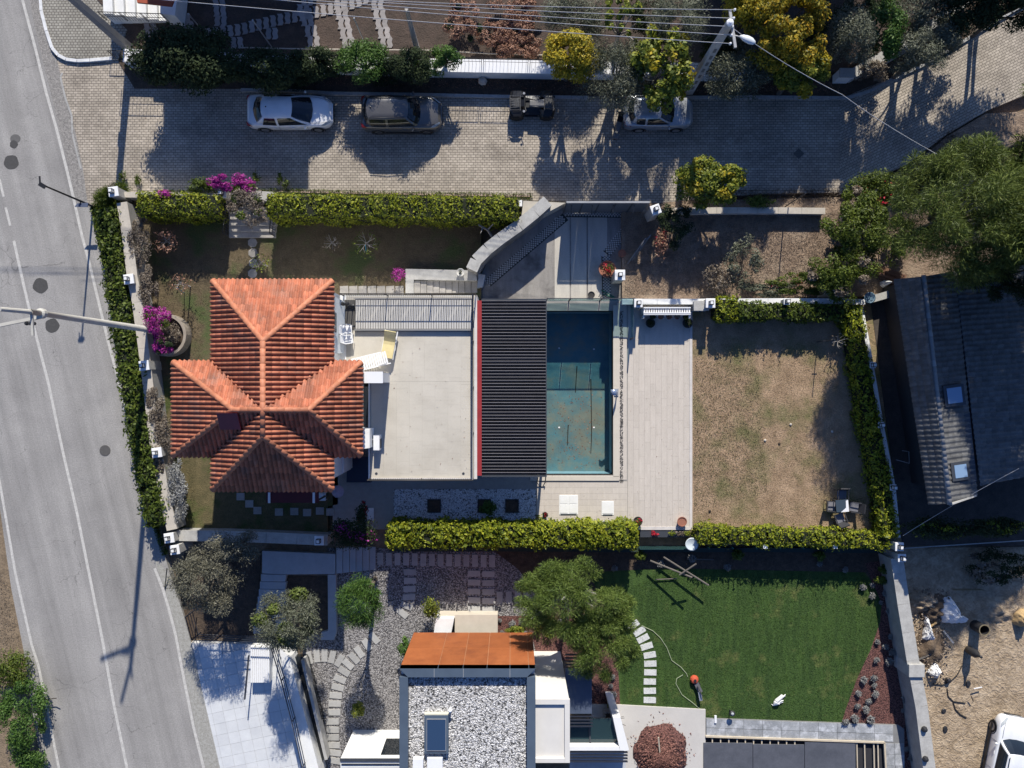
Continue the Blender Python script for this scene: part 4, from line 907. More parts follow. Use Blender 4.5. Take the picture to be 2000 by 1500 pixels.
for i in range(4):
    for j in range(k): j2 = (j+1) % k; b.f.append((i*k+j, i*k+j2, (i+1)*k+j2, (i+1)*k+j))
b.f += [tuple(range(k))[::-1], tuple(range(4*k, 5*k))]
b.build('lamp_head', M('lamp_shell', (.68,.72,.74), None, 3, .35), up, smooth=True)
wirem = M('wire', (.46,.46,.47), None, 3, .5)
zl = 8.4
lefts = [(-200,-110),(-200,-92),(-200,-72),(-200,-50),(-200,-28)]
# far ends chosen where each span crosses the upper edge
spans = [((450,9),7.4),((560,-1),7.4),((620,-1),7.4),((690,-1),7.4),((750,-1),7.4)]
for k in range(5):
    q = ends[4-k]; (mx, my), mz = spans[k]; m_ = W(mx, my, mz-.0); d = (m_-q); far = q+d*1.9; far.z = 7.9
    wv_ = MB().tube(curve_pts(q, far, .55, 24), .016, 4, cap=False)
    wv_.build('power_line', wirem, None, label=['lowest of the five overhead wires, nearest the street','second overhead wire counted from the street','middle one of the five overhead wires','fourth overhead wire counted from the street','outermost overhead wire at the top edge'][k], cat='wire', group='overhead wires')
sv = MB().tube(curve_pts(tp+Vector((.1,0,-.3)), W(1645,185,5.6), .25, 10)+curve_pts(W(1645,185,5.6), W(1850,312,5.4), .2, 8)[1:], .018, 4, cap=False)
sv.build('service_cable', wirem, None, label='single cable running from the utility pole across the street towards the pine', cat='cable')
MB().tube(curve_pts(W(1764,1046,2.0), W(1990,915,5.5), .15, 10), .012, 4, cap=False).build('service_cable', wirem, None, label='thin cable rising from the hedge corner to the dark roof', cat='cable')
# left tall pole with double arm, lamp arms over the road
b1 = W(306,646,.4); hl = 11.4
lp_ = thing('lamp_post', 'tall pale round lamp post rising from the planter with brackets over the road', 'lamp post', (b1.x, b1.y, 0))
MB().tube([(b1.x,b1.y,0),(b1.x,b1.y,8),(b1.x,b1.y,hl)], [.17,.14,.115], 12).build('mast', M('pole_paint', (.50,.48,.42), (.42,.40,.36), 2, .7), lp_, smooth=True)
T1 = Vector((b1.x, b1.y, hl)); pm_ = bpy.data.materials['pole_paint']
MB().lathe(T1-Vector((0,0,.9)), [(.13,0),(.21,.05),(.21,.25),(.13,.3)], 12).build('clamp', pm_, lp_)
MB().bar(T1+Vector((0,-.15,-.7)), T1+Vector((-1.75,-.55,-.5)), .13, .12).build('bracket_arm', pm_, lp_)
MB().bar(T1+Vector((0,0,-.1)), T1+Vector((.05,-.95,-.12)), .09, .09).build('bracket_arm', pm_, lp_)
MB().tube([T1+Vector((0,0,0)), T1+Vector((-.35,-.02,1.3))], [.10,.09], 10).build('top_tube', pm_, lp_)
for dx_ in (-.25,-.4,-.55): MB().lathe(T1+Vector((dx_,-.42,-.75)), [(.05,0),(.08,.06),(.08,.12),(.05,.18)], 8).build('insulator', blackm, lp_)
# top-left utility pole leaning over the pavement corner
b2 = W(253,95,.1)
up2 = thing('utility_pole', 'dark grey mast at the top-left corner beside the white stair', 'utility pole', b2)
MB().add([(b2.x+sx*w_, b2.y+sy*w_, z) for z, w_ in ((.0,.2),(7.5,.13)) for sx, sy in ((-1,-1),(1,-1),(1,1),(-1,1))], [(4,5,6,7),(0,1,5,4),(1,2,6,5),(2,3,7,6),(3,0,4,7)]).build('mast', M('dark_pole', (.22,.22,.22), None, 3), up2)
MB().box(b2.x-.25, b2.y-.08, 2.9, b2.x-.16, b2.y+.12, 3.3).build('sign_plate', whitepaint, up2)
MB().bar((b2.x-.6,b2.y,7.1), (b2.x+.6,b2.y,7.1), .1, .1).build('crossarm', galv, up2)
# small dark lamp post at the road corner
b3 = W(184,404,-.1)
up3 = thing('lamp_post', 'slim black lamp post leaning over the road at the hedge corner', 'lamp post', b3)
MB().tube([(b3.x,b3.y,-.1),(b3.x,b3.y,4.6)], [.06,.045], 8).build('mast', blackm, up3, smooth=True)
MB().bar((b3.x+.1,b3.y-.1,4.5), (b3.x-.14,b3.y+.06,4.6), .2, .12).build('lamp_head', blackm, up3)
MB().bar((b3.x-.1,b3.y,4.6), (b3.x-.12,b3.y+.42,4.6), .06, .06).build('bracket', blackm, up3)
q = W(158,400,1.3); MB().prism([(q.x-.35,q.y-.1),(q.x+.35,q.y-.12),(q.x+.38,q.y+.12),(q.x-.2,q.y+.08)], 1.25, 1.29).build('sign_plate', M('sign_blue_grey', (.10,.12,.18), None, 3, .4), up3)
MB().bar((q.x,q.y,1.27), (b3.x,b3.y,1.27), .05, .04).build('sign_bracket', blackm, up3)
wp = W(1556,410,0)
pl = thing('garden_post', 'thin dark post standing in the middle of the vacant plot', 'post', W(1510,520,0)); a_ = W(1512,520,0)
MB().tube([(W(1533,404,0).x, W(1533,404,0).y, 0), (W(1533,404,0).x, W(1533,404,0).y, 3.0)], .03, 6).build('pipe', blackm, pl)
cl = W(1596,668,0); cp = thing('garden_post', 'thin dark clothes post on the dry lawn near the east hedge', 'post', cl); MB().tube([cl, cl+Vector((0,0,1.9))], .022, 6).build('pipe', blackm, cp); MB().bar(cl+Vector((-.14,0,1.1)), cl+Vector((.14,0,1.1)), .03, .03).build('peg', blackm, cp)
# ---------- cars ----------
tyrem = M('tyre', (.018,.018,.018), None, 8, .9); rimm = M('rim', (.38,.38,.39), None, 4, .35, metal=.6); trim = M('black_trim', (.025,.025,.027), None, 4, .5)
headl = M('headlamp_glass', (.45,.48,.5), (.25,.27,.28), 30, .12); taill = M('tail_lamp', (.28,.015,.015), None, 4, .2)
def paint(name, c, rough=.3, metal=0):
    m, nt, p = newmat(name); pos = node(nt, 'ShaderNodeNewGeometry').outputs['Position']
    col = ramp(nt, noise(nt, pos, 2.5, 5, .6), [(.3, tuple(v*.9 for v in c)), (.7, c)]); nt.links.new(col, p.inputs['Base Color'])
    p.inputs['Roughness'].default_value = rough; p.inputs['Metallic'].default_value = metal; p.inputs['Coat Weight'].default_value = 1; p.inputs['Coat Roughness'].default_value = .03; return m
def smoothgrid(b, rows, closed=False):
    """rows of equal-length point lists -> quads"""
    n = len(rows[0]); base = len(b.v)
    for r in rows: b.v += [tuple(p) for p in r]
    for i in range(len(rows)-1):
        for j in range(n-1): b.f.append((base+i*n+j, base+i*n+j+1, base+(i+1)*n+j+1, base+(i+1)*n+j))
    return b
def car(label, px, py, rot, pm, L=4.6, Wd=1.78, zr=1.46, kind='sedan', cladding=False):
    c = W(px, py, 0); t = thing('car', label, 'car', (c.x, c.y, .01), rot)
    h = Wd/2; X = L/2
    belt = .92 if kind != 'suv' else 1.02
    # stations: x, half width, shoulder z, centre z, bottom z
    if kind == 'sedan': ST = [(-X,.60,.62,.64,.42),(-X+.05,.76,.86,.88,.30),(-X+.22,.85,.98,1.03,.24),(-X+.6,.885,1.0,1.07,.22),(-X+1.2,h,.98,1.05,.2),(-.3,h,.95,1.0,.2),(.6,h,.93,.98,.2),(X-1.35,h,.90,.98,.2),(X-.75,.88,.84,.91,.2),(X-.35,.82,.76,.81,.22),(X-.12,.68,.66,.70,.26),(X,.48,.54,.56,.36)]
    else: ST = [(-X,.66,.72,.74,.45),(-X+.04,.80,1.0,1.02,.32),(-X+.2,.86,1.08,1.10,.28),(-X+.7,.90,1.08,1.1,.26),(-X+1.3,h,1.06,1.1,.26),(-.3,h,1.04,1.08,.26),(.6,h,1.02,1.06,.26),(X-1.25,h,1.0,1.09,.26),(X-.7,.885,.97,1.05,.26),(X-.3,.83,.88,.95,.28),(X-.1,.70,.76,.82,.3),(X,.52,.6,.62,.4)]
    rows = []
    for x, wv, zs, zc, zb in ST:
        wv = wv if wv == h else wv*Wd/1.78
        half = [(x, wv*.93, zb), (x, wv*.99, zb+.12), (x, wv, (zb+zs)*.5), (x, wv*.985, zs-.10), (x, wv*.93, zs-.015), (x, wv*.80, zs+(zc-zs)*.35), (x, wv*.45, zs+(zc-zs)*.85), (x, 0, zc)]
        rows.append([(a_, -y, z) for a_, y, z in half]+[(a_, y, z) for a_, y, z in half[::-1][1:]])
    b = smoothgrid(MB(), rows); n = len(rows[0])
    b.f.append(tuple(range(n))); b.f.append(tuple((len(rows)-1)*n+i for i in range(n))[::-1])
    body = b.build('body', pm, t, smooth=True, local=True)
    m_ = body.modifiers.new('s', 'SUBSURF'); m_.levels = m_.render_levels = 1
    # greenhouse rings (half side): x, y, z  front centre -> rear centre
    if kind == 'sedan': xf, xr, rf, rr_ = X-.98, -X+.42, X-2.02, -X+1.0
    elif kind == 'suv': xf, xr, rf, rr_ = X-1.10, -X+.12, X-1.72, -X+.42
    else: xf, xr, rf, rr_ = X-.90, -X+.14, X-1.85, -X+.48
    hb, hr = h*.93, h*.645; zb = belt; xm = (rf+rr_)/2-.05
    ring0 = [(xf,0),(xf-.04,hb*.45),(xf-.17,hb*.84),(xf-.27,hb*.93),(xm+.04,hb*1.0),(xm-.04,hb*1.0),(xr+.50,hb*.97),(xr+.20,hb*.84),(xr+.07,hb*.45),(xr,0)]
    ring1 = [(rf,0),(rf-.02,hr*.48),(rf-.07,hr*.86),(rf-.13,hr*.95),(xm+.05,hr*1.0),(xm-.05,hr*1.0),(rr_+.14,hr*.97),(rr_+.08,hr*.84),(rr_+.02,hr*.48),(rr_,0)]
    kinds = ['W','W','P','S','P','S','P','R','R']
    zroof = [zr-.02 if i in (0,9) else zr-.03 if i in (1,8) else zr-.07 for i in range(10)]
    zbelt = [zb+.02]*10
    if kind == 'sedan': zbelt = [.95,.95,.93,.90,.89,.90,.96,1.0,1.02,1.03]
    def seg(b, i, ins, s_, out=0):
        A0, A1 = Vector((*ring0[i], zbelt[i])), Vector((*ring0[i+1], zbelt[i+1])); B0, B1 = Vector((*ring1[i], zroof[i])), Vector((*ring1[i+1], zroof[i+1]))
        def bulge(p, q, f): r = p.lerp(q, f); r += Vector((0, 1, 0))*(.05*math.sin(math.pi*f)*(1 if i in (2,3,4,5,6) else 0))+Vector((1 if i < 3 else -1 if i > 5 else 0, 0, 0))*.05*math.sin(math.pi*f)*(1 if kinds[i] in 'WR' else .5); return r
        rows_ = []
        for f in (ins[0], .35, .68, ins[1]):
            p, q = bulge(A0, B0, f), bulge(A1, B1, f)
            if out: 
                d_ = (q-p); p = p+d_*ins[2]; q = q-d_*ins[3]
            rows_.append([(p.x, s_*p.y, p.z), (q.x, s_*q.y, q.z)])
        smoothgrid(b, rows_)
    cage = MB()
    for s_ in (-1, 1):
        for i in range(9): seg(cage, i, (0, 1, 0, 0), s_)
    cage.build('pillars', pm, t, smooth=True, local=True)
    def glassp(idx, nm, ins):
        b = MB()
        for s_ in ((-1, 1) if nm != 'side' else (1,)):
            for i in idx: seg(b, i, ins, s_)
        off = .014; sx = 1 if idx[0] < 3 else -1
        b.v = [(x+sx*off, y, z+off*.6) for x, y, z in b.v]; return b.build(nm, blackglass, t, smooth=True, local=True)
    glassp([0,1], 'windscreen', (.02,.97,0,0)); glassp([7,8], 'rear_window', (.10,.93,0,0))
    for s_ in (-1, 1):
        for i in (3, 5):
            b = MB(); seg(b, i, (.04,.94,.02,.02), s_, 1); b.v = [(x, y+s_*.014, z) for x, y, z in b.v]
            b.build('side_window', blackglass, t, smooth=True, local=True)
    # roof skin
    rg = [(x, y, z) for (x, y), z in zip(ring1, zroof)]; full = rg+[(x, -y, z) for x, y, z in rg[-2:0:-1]]
    b = MB(); cx_ = (rf+rr_)/2; n = len(full); b.v = list(full)
    for f, dz in ((.86,.035),(.5,.055)): b.v += [(cx_+(x-cx_)*f, y*f, zr-.045+dz) for x, y, z in full]
    b.v.append((cx_, 0, zr+.015))
    for k_ in (0, 1): b.f += [(k_*n+i, k_*n+(i+1) % n, (k_+1)*n+(i+1) % n, (k_+1)*n+i) for i in range(n)]
    b.f += [(2*n+i, 2*n+(i+1) % n, 3*n) for i in range(n)]; b.build('roof', pm, t, smooth=True, local=True)
    if kind == 'suv':
        for s_ in (-1, 1): MB().tube([(rf-.2, s_*hr*.92, zr), (cx_, s_*hr*.95, zr+.035), (rr_+.15, s_*hr*.92, zr)], .018, 6).build('roof_rail', trim, t, smooth=True, local=True)
    MB().lathe((rr_+.25, 0, zr-.02), [(.05,0),(.025,.05),(.01,.08)], 8).build('aerial', trim, t, local=True)
    # seams, mirrors, lamps, wheels, handles, plates
    for s_ in (-1, 1):
        MB().tube([(X-1.15, s_*h*.80, belt+.035), (X-.7, s_*h*.78, (.895 if kind != 'suv' else 1.015)), (X-.3, s_*h*.66, (.79 if kind != 'suv' else .91))], .007, 4).build('bonnet_seam', trim, t, local=True)
        q = MB(); q.lathe((0,0,0), [(.02,-.09),(.075,-.05),(.085,0),(.07,.06),(.02,.085)], 10)
        q.v = [(x*.75+xf-.42, s_*(h+.085)+y, z+belt+.02) for x, y, z in q.v]; q.build('wing_mirror', pm, t, smooth=True, local=True)
        hl_ = MB(); hl_.add([(X-.10,s_*h*.60,.66),(X-.42,s_*h*.86,.74),(X-.62,s_*h*.90,.82),(X-.40,s_*h*.72,.83),(X-.14,s_*h*.52,.73)], [(0,1,2,3,4) if s_ > 0 else (4,3,2,1,0)])
        dz = .0 if kind != 'suv' else .10
        hl_.v = [(x+.03, y*1.03, z+.035+dz) for x, y, z in hl_.v]; hl_.build('headlight', headl, t, local=True)
        tl = MB().add([(-X+.02,s_*h*.62,.80+dz),(-X+.09,s_*h*.90,.86+dz),(-X+.42,s_*h*.985,.92+dz),(-X+.30,s_*h*.90,.99+dz),(-X+.08,s_*h*.66,.93+dz)], [(0,1,2,3,4) if s_ < 0 else (4,3,2,1,0)])
        tl.v = [(x-.025, y*1.02, z+.02) for x, y, z in tl.v]; tl.build('tail_light', taill, t, local=True)
        for xw in (X-.85, -X+.88):
            wb_ = MB()
            for yy, rr2 in ((h-.20,.30),(h-.19,.325),(h-.02,.325),(h,.30),(h-.005,.22)):
                for k_ in range(20): a_ = 2*math.pi*k_/20; wb_.v.append((xw+rr2*math.cos(a_), s_*(yy+.01), .33+rr2*math.sin(a_)))
            for i in range(4):
                for k_ in range(20): k2 = (k_+1) % 20; wb_.f.append((i*20+k_, i*20+k2, (i+1)*20+k2, (i+1)*20+k_))
            wb_.f.append(tuple(range(20))); wh = wb_.build('wheel', tyrem, t, smooth=True, local=True)
            r2 = MB(); r2.v = [(xw+.21*math.cos(2*math.pi*k_/20), s_*(h+.008), .33+.21*math.sin(2*math.pi*k_/20)) for k_ in range(20)]+[(xw, s_*(h-.02), .33)]
            r2.f = [(k_, (k_+1) % 20, 20) for k_ in range(20)]; r2.build('rim', rimm, wh, local=True)
            ar = MB().tube([(xw+.375*math.cos(a_), s_*(h-.005), .33+.375*math.sin(a_)) for a_ in np.linspace(-.2, math.pi+.2, 14)], .032, 5); ar.build('wheel_arch', trim, t, smooth=True, local=True)
        for xh in (.12, -.85): MB().bar((xh, s_*(h+.012), belt-.13), (xh+.18, s_*(h+.012), belt-.13), .03, .025).build('door_handle', pm, t, local=True)
        for xs in (xm+.02, xf-.35): MB().tube([(xs, s_*(h*.985+.008), .34), (xs, s_*(h+.004), .6), (xs+.01, s_*(h*.985+.004), belt-.1)], .006, 4).build('door_seam', trim, t, local=True)
    MB().bar((X-.02, -.42, .40), (X-.02, .42, .40), .08, .16).build('grille', trim, t, local=True)
    MB().bar((-X+.01, -.26, .62), (-X+.01, .26, .62), .03, .11).build('number_plate', whitepaint, t, local=True)
    if cladding:
        for s_ in (-1, 1): MB().bar((-X+.5, s_*(h-.01), .28), (X-.6, s_*(h-.01), .28), .06, .14).build('sill', trim, t, local=True)
    return t
car('white saloon car parked at the street kerb, leftmost of the parked row', 573, 227, 0, paint('white_car_paint', (.78,.79,.80)), 4.62, 1.78, 1.46)
car('dark grey-brown estate car with roof rails parked behind the white saloon', 788, 231, 0, paint('grey_car_paint', (.11,.105,.10), .3, .3), 4.35, 1.82, 1.62, 'suv', True)
car('silver car parked half under the trees near the utility pole', 1281, 229, 0, paint('silver_car_paint', (.36,.38,.41), .28, .3), 3.75, 1.72, 1.48, 'hatch')
vc = car('white pickup-like car at the bottom-right corner on the bare building plot', 1962, 1474, math.radians(79), paint('white_van_paint', (.78,.79,.80), .35), 4.5, 1.85, 1.62, 'suv', True)
vc.location.z = -.40
# quad bike and scooter
def quad(px, py):
    c = W(px, py, 0); t = thing('quad_bike', 'black quad bike with big tyres and grey seat parked on the street', 'quad bike', (c.x, c.y, .01), math.pi)
    for x in (-.72, .72):
        for y in (-.48, .48):
            b = MB()
            for yy, r_ in ((-.14,.22),(-.12,.30),(.12,.30),(.14,.22)):
                for k in range(16): a_ = 2*math.pi*k/16; b.v.append((x+r_*math.cos(a_), y+yy, .30+r_*math.sin(a_)))
            for i in range(3):
                for k in range(16): k2 = (k+1) % 16; b.f.append((i*16+k, i*16+k2, (i+1)*16+k2, (i+1)*16+k))
            b.f += [tuple(range(16)), tuple(range(48, 64))]; w_ = b.build('wheel', tyrem, t, local=True)
            kb = MB()
            for k in range(16):
                a_ = 2*math.pi*k/16; kb.box(x+.30*math.cos(a_)-.025, y-.11, .30+.30*math.sin(a_)-.02, x+.30*math.cos(a_)+.025, y+.11, .30+.30*math.sin(a_)+.025)
            kb.build('tread', tyrem, w_, local=True)
    MB().box(-.6,-.16,.3,.6,.16,.6).build('frame', trim, t, local=True, bevel=.03)
    for s_ in (-1, 1): MB().add([(-.45,s_*.16,.62),(.40,s_*.16,.66),(.52,s_*.44,.46),(-.5,s_*.46,.48),(-.4,s_*.16,.35),(.35,s_*.16,.35)], [(0,1,2,3),(0,3,4),(1,5,2),(4,3,2,5)]).build('side_fairing', M('gloss_black', (.015,.015,.016), None, 3, .2), t, local=True)
    MB().box(-1.0,-.3,.80,-.62,.3,.98).build('rear_box', M('camo_black', (.10,.10,.10), (.012,.012,.012), 14, .5), t, local=True, bevel=.05); MB().add([(.5,-.34,.70),(.5,.34,.70),(1.08,.28,.66),(1.08,-.28,.66),(.6,-.2,.90),(.6,.2,.90),(.98,.16,.82),(.98,-.16,.82)], [(4,7,6,5),(0,4,5,1),(1,5,6,2),(2,6,7,3),(3,7,4,0)]).build('front_body', bpy.data.materials['camo_black'], t, local=True)
    MB().add([(.1,-.17,.74),(.1,.17,.74),(-.62,-.2,.80),(-.62,.2,.80),(.1,-.12,.84),(.1,.12,.84),(-.6,-.16,.90),(-.6,.16,.90),(-.2,-.13,.80),(-.2,.13,.80)], [(4,5,9,8),(8,9,7,6),(0,4,8,6,2),(1,3,7,9,5),(0,1,5,4),(2,6,7,3)]).build('seat', M('grey_seat', (.17,.165,.165), (.12,.12,.12), 5, .5), t, local=True, bevel=.03)
    for s_ in (-1, 1):
        for x in (.70, -.74): MB().add([(x+.4,s_*.25,.66),(x+.3,s_*.64,.58),(x-.3,s_*.64,.58),(x-.4,s_*.25,.68),(x+.25,s_*.3,.78),(x+.18,s_*.6,.74),(x-.18,s_*.6,.74),(x-.3,s_*.3,.80)], [(4,5,6,7),(0,1,5,4),(1,2,6,5),(2,3,7,6)]).build('mudguard', M('gloss_black', (.015,.015,.016), None, 3, .2), t, local=True)
        MB().box(-.3, s_*.2-.0, .3, .35, s_*.5, .34).build('footrest', trim, t, local=True)
        MB().lathe((.38, s_*.42, .92), [(.02,0),(.06,.01),(.06,.02)], 8).build('mirror', rimm, t, local=True)
    MB().add([(1.0,-.22,.5),(1.0,.22,.5),(.95,.2,.76),(.95,-.2,.76),(.3,-.15,.86),(.3,.15,.86),(.3,.25,.6),(.3,-.25,.6)], [(0,1,2,3),(3,2,5,4),(0,3,4,7),(1,6,5,2)]).build('front_cowl', bpy.data.materials['gloss_black'], t, local=True)
    MB().tube([(.28,-.42,.95),(.35,-.15,.97),(.35,.15,.97),(.28,.42,.95)], .022, 6).build('handlebar', trim, t, local=True, smooth=True)
    for x0, x1 in ((.55,1.05), (-1.05,-.6)):
        rk = MB(); 
        for i in range(7): y = -.33+i*.11; rk.tube([(x0,y,.85),(x1,y,.85)], .012, 5)
        rk.tube([(x0,-.36,.85),(x0,.36,.85)], .014, 5).tube([(x1,-.36,.85),(x1,.36,.85)], .014, 5); rk.build('luggage_rack', M('rack_grey', (.12,.12,.125), None, 5, .4), t, local=True)
    MB().box(1.0,.02,.5,1.1,.12,.56).build('number_plate', M('plate_blue', (.02,.12,.5), None, 3, .4), t, local=True)
    return t
quad(1038, 212).scale = (1.12, 1.15, 1.0)
c = W(1207,246,0); sc_ = thing('scooter', 'black scooter standing behind the silver car under the tree', 'scooter', (c.x, c.y, .01), math.radians(75))
for x in (-.62, .62):
    b = MB()
    for yy, r_ in ((-.06,.17),(-.05,.25),(.05,.25),(.06,.17)):
        for k in range(16): a_ = 2*math.pi*k/16; b.v.append((x+r_*math.cos(a_), yy, .25+r_*math.sin(a_)))
    for i in range(3):
        for k in range(16): k2 = (k+1) % 16; b.f.append((i*16+k, i*16+k2, (i+1)*16+k2, (i+1)*16+k))
    b.f += [tuple(range(16)), tuple(range(48, 64))]; b.build('wheel', tyrem, sc_, local=True)
MB().add([(-.8,-.13,.6),(-.8,.13,.6),(.0,.17,.62),(.0,-.17,.62),(-.7,-.1,.82),(-.7,.1,.82),(-.05,.12,.78),(-.05,-.12,.78)], [(4,7,6,5),(0,3,7,4),(1,5,6,2),(0,4,5,1),(2,6,7,3)]).build('seat', bpy.data.materials['grey_seat'], sc_, local=True)
MB().add([(-.75,-.16,.3),(-.75,.16,.3),(.05,.18,.3),(.05,-.18,.3),(-.7,-.12,.6),(-.7,.12,.6),(0,.15,.6),(0,-.15,.6)], [(0,3,7,4),(1,5,6,2),(0,4,5,1),(2,6,7,3),(4,7,6,5)]).build('body', trim, sc_, local=True)
MB().box(.05,-.15,.28,.5,.15,.33).build('footboard', trim, sc_, local=True)
MB().add([(.5,-.22,.3),(.5,.22,.3),(.38,.25,.85),(.38,-.25,.85),(.66,-.1,.4),(.66,.1,.4),(.45,.1,.95),(.45,-.1,.95)], [(0,1,2,3),(4,7,6,5),(0,3,7,4),(1,5,6,2),(2,6,7,3)]).build('leg_shield', bpy.data.materials['gloss_black'], sc_, local=True)
MB().tube([(.32,-.34,1.0),(.42,-.1,1.02),(.42,.1,1.02),(.32,.34,1.0)], .018, 6).build('handlebar', trim, sc_, local=True)
for s_ in (-1, 1): MB().lathe((.36,s_*.3,1.1), [(.02,0),(.055,.01),(.055,.02)], 8).build('mirror', rimm, sc_, local=True)
MB().box(-1.0,-.18,.7,-.72,.18,.95).build('top_box', bpy.data.materials['grey_seat'], sc_, local=True, bevel=.03)
# ---------- lower garden ----------
LG = -.40
def ground(name, pts, z, m, **k):
    o = MB().prism(WL(pts, z), -.6, z).build(name, m, **STRUCT); return o
grav = ground('gravel_bed', [(640,1070),(962,1074),(1012,1112),(1050,1165),(1060,1240),(1060,1300),(830,1300),(830,1440),(690,1440),(665,1520),(645,1520),(588,1285),(600,1240),(655,1240)], LG, graygravel)
ground('garden_bed', [(962,1074),(1752,1074),(1752,1150),(1640,1160),(1180,1160),(1060,1240),(1050,1165),(1012,1112)], LG-.006, soil)
ground('turf_lawn', [(1150,1118),(1300,1110),(1690,1118),(1705,1140),(1722,1178),(1719,1215),(1700,1270),(1672,1330),(1652,1385),(1643,1425),(1370,1425),(1365,1390),(1210,1388),(1207,1300),(1200,1220)], LG, greenlawn)
ground('mulch_bed', [(1690,1100),(1752,1090),(1768,1180),(1786,1300),(1803,1400),(1818,1520),(1765,1520),(1760,1425),(1640,1425),(1652,1385),(1672,1330),(1700,1270),(1719,1215),(1722,1178),(1705,1140)], LG+.004, mulchm)
ground('mulch_bed', [(965,1203),(1180,1203),(1200,1230),(1207,1300),(1212,1388),(1155,1388),(1155,1290),(1050,1290),(1040,1245),(965,1245)], LG+.004, mulchm)
# sunlit plot on the right
m, nt, p = newmat('tracked_sand'); pos = node(nt, 'ShaderNodeNewGeometry').outputs['Position']
col = ramp(nt, noise(nt, pos, 1.3, 8, .7), [(.28, (.24,.175,.11)), (.5, (.43,.33,.225)), (.72, (.60,.48,.34))])
wv = node(nt, 'ShaderNodeTexNoise'); wv.inputs['Scale'].default_value = 2.6; wv.inputs['Distortion'].default_value = 2.5; wv.inputs['Detail'].default_value = 7; nt.links.new(pos, wv.inputs['Vector'])
col = mixc(nt, .5, col, ramp(nt, wv.outputs['Fac'], [(.36, (.55,.5,.42)), (.6, (1.05,1.05,1.05))]), 'MULTIPLY')
nt.links.new(col, p.inputs['Base Color']); p.inputs['Roughness'].default_value = .95
b = node(nt, 'ShaderNodeBump'); b.inputs['Distance'].default_value = .10; ad = node(nt, 'ShaderNodeMath', operation='ADD'); nt.links.new(wv.outputs['Fac'], ad.inputs[0]); nt.links.new(noise(nt, pos, 4, 8, .75), ad.inputs[1])
nt.links.new(ad.outputs[0], b.inputs['Height']); nt.links.new(b.outputs[0], p.inputs['Normal'])
ground('building_plot_ground', [(1756,1070),(2300,1066),(2300,1900),(1870,1900),(1820,1520)], -.42, m)
# uneven spoil ridges along the wall and the top of the plot
def heap(label, cx_, cy_, rx, ry, h, m, z0, name='earth_heap', cat='heap', n=26, seed=1, rough=.35):
    g_ = np.random.default_rng(seed); c = W(cx_, cy_, z0); rx, ry = rx/35.5, ry/35.5; b = MB(); ph = g_.uniform(0, 6.28, 8); fr = g_.uniform(2, 7, 8)
    for i in range(n):
        for j in range(n):
            u, v = i/(n-1)*2-1, j/(n-1)*2-1; r = math.hypot(u, v); ang = math.atan2(v, u)
            edge_ = 1+.07*sum(math.sin(fr[k]*ang/1.5//1*0+round(fr[k])*ang+ph[k])/(k+1.5) for k in range(4)); rr2 = r/edge_
            z = max(0, 1-rr2**1.6)*h*(1+rough*math.sin(fr[4]*u*2+ph[4])*math.cos(fr[5]*v*2+ph[5]))+(g_.normal(0, .02) if rr2 < 1 else 0)
            b.v.append((c.x+u*rx, c.y+v*ry, z0-.03+max(0, z)))
    for i in range(n-1):
        for j in range(n-1): b.f.append((i*n+j, (i+1)*n+j, (i+1)*n+j+1, i*n+j+1))
    return b.build(name, m, None, smooth=True, label=label, cat=cat)
heap('lumpy pale earth heap below the shade edge at the top of the plot', 1800, 1175, 42, 22, .55, m, -.42, seed=2)
heap('long ridge of spoil behind the white sacks', 1825, 1190, 36, 32, .5, M('dark_spoil', (.20,.14,.09), (.08,.06,.045), 3, .95, bump=.08, bscale=8), -.42, seed=5)
heap('dark rubble heap against the pale wall between the white sacks', 1815, 1262, 30, 44, .45, bpy.data.materials['dark_spoil'], -.42, seed=8)
heap('low earth mound right of the black barrel', 1945, 1190, 55, 28, .3, m, -.42, seed=11)
heap('large ochre boulder at the right edge of the plot', 1992, 1206, 17, 19, .8, M('ochre_rock', (.48,.33,.16), (.36,.25,.13), 4, .9, bump=.03), -.42, name='boulder', cat='rock', seed=14, rough=.15)
heap('cone of reddish mulch piled on the pale patio', 1290, 1468, 54, 56, .95, mulchm, -.3, name='mulch_pile', cat='heap', seed=21, rough=.08, n=34)
# stepping slabs
slabm = M('step_slab', (.42,.41,.39), (.35,.345,.33), 5, .8, vary=.10, fine=.1); lawnslab = M('white_slab', (.62,.62,.60), (.55,.55,.53), 4, .75, vary=.05, fine=.08)
sl1 = MB().box(-.165,-.34,0,.165,.34,.05).mesh('stepping_slab', slabm); sl2 = MB().box(-.165,-.34,0,.165,.34,.04).mesh('stepping_slab', lawnslab)
def slab(x, y, rot, me=sl1, par=None, z=LG): q = W(x, y, z); piece('stepping_slab', me, par, (q.x, q.y, z-.012+random.uniform(0,.006)), (0, 0, math.radians(rot+random.uniform(-1.5,1.5))))
gb = grav
for i in range(14): slab(743+i*16.8, 1091+i*.35, 0, par=gb)
for i, (x, y, r) in enumerate(((801,1117,90),(801,1134,90),(800,1150,90),(799,1166,92),(794,1183,68),(786,1197,50))): slab(x, y, r, par=gb)
for i in range(5): slab(926, 1120+i*17.4, 90, par=gb); slab(954, 1121+i*17.4, 90, par=gb)
for x in (976,994,1011,1027): slab(x, 1167, 0, par=gb)
for x, y, r in ((604,1285,14),(619,1281,6),(634,1280,-2),(649,1283,-14),(663,1290,-30),(717,1259,30),(702,1273,36),(692,1285,42),(680,1297,48),(672,1311,58),(664,1326,66),(660,1342,76),(656,1358,84),(654,1374,88),(653,1391,90),(650,1409,90),(650,1425,90),(650,1440,90),(652,1455,88),(654,1470,84),(657,1486,80),(731,1246,40)): slab(x, y, r, par=gb)
lawn = bpy.data.objects['turf_lawn']
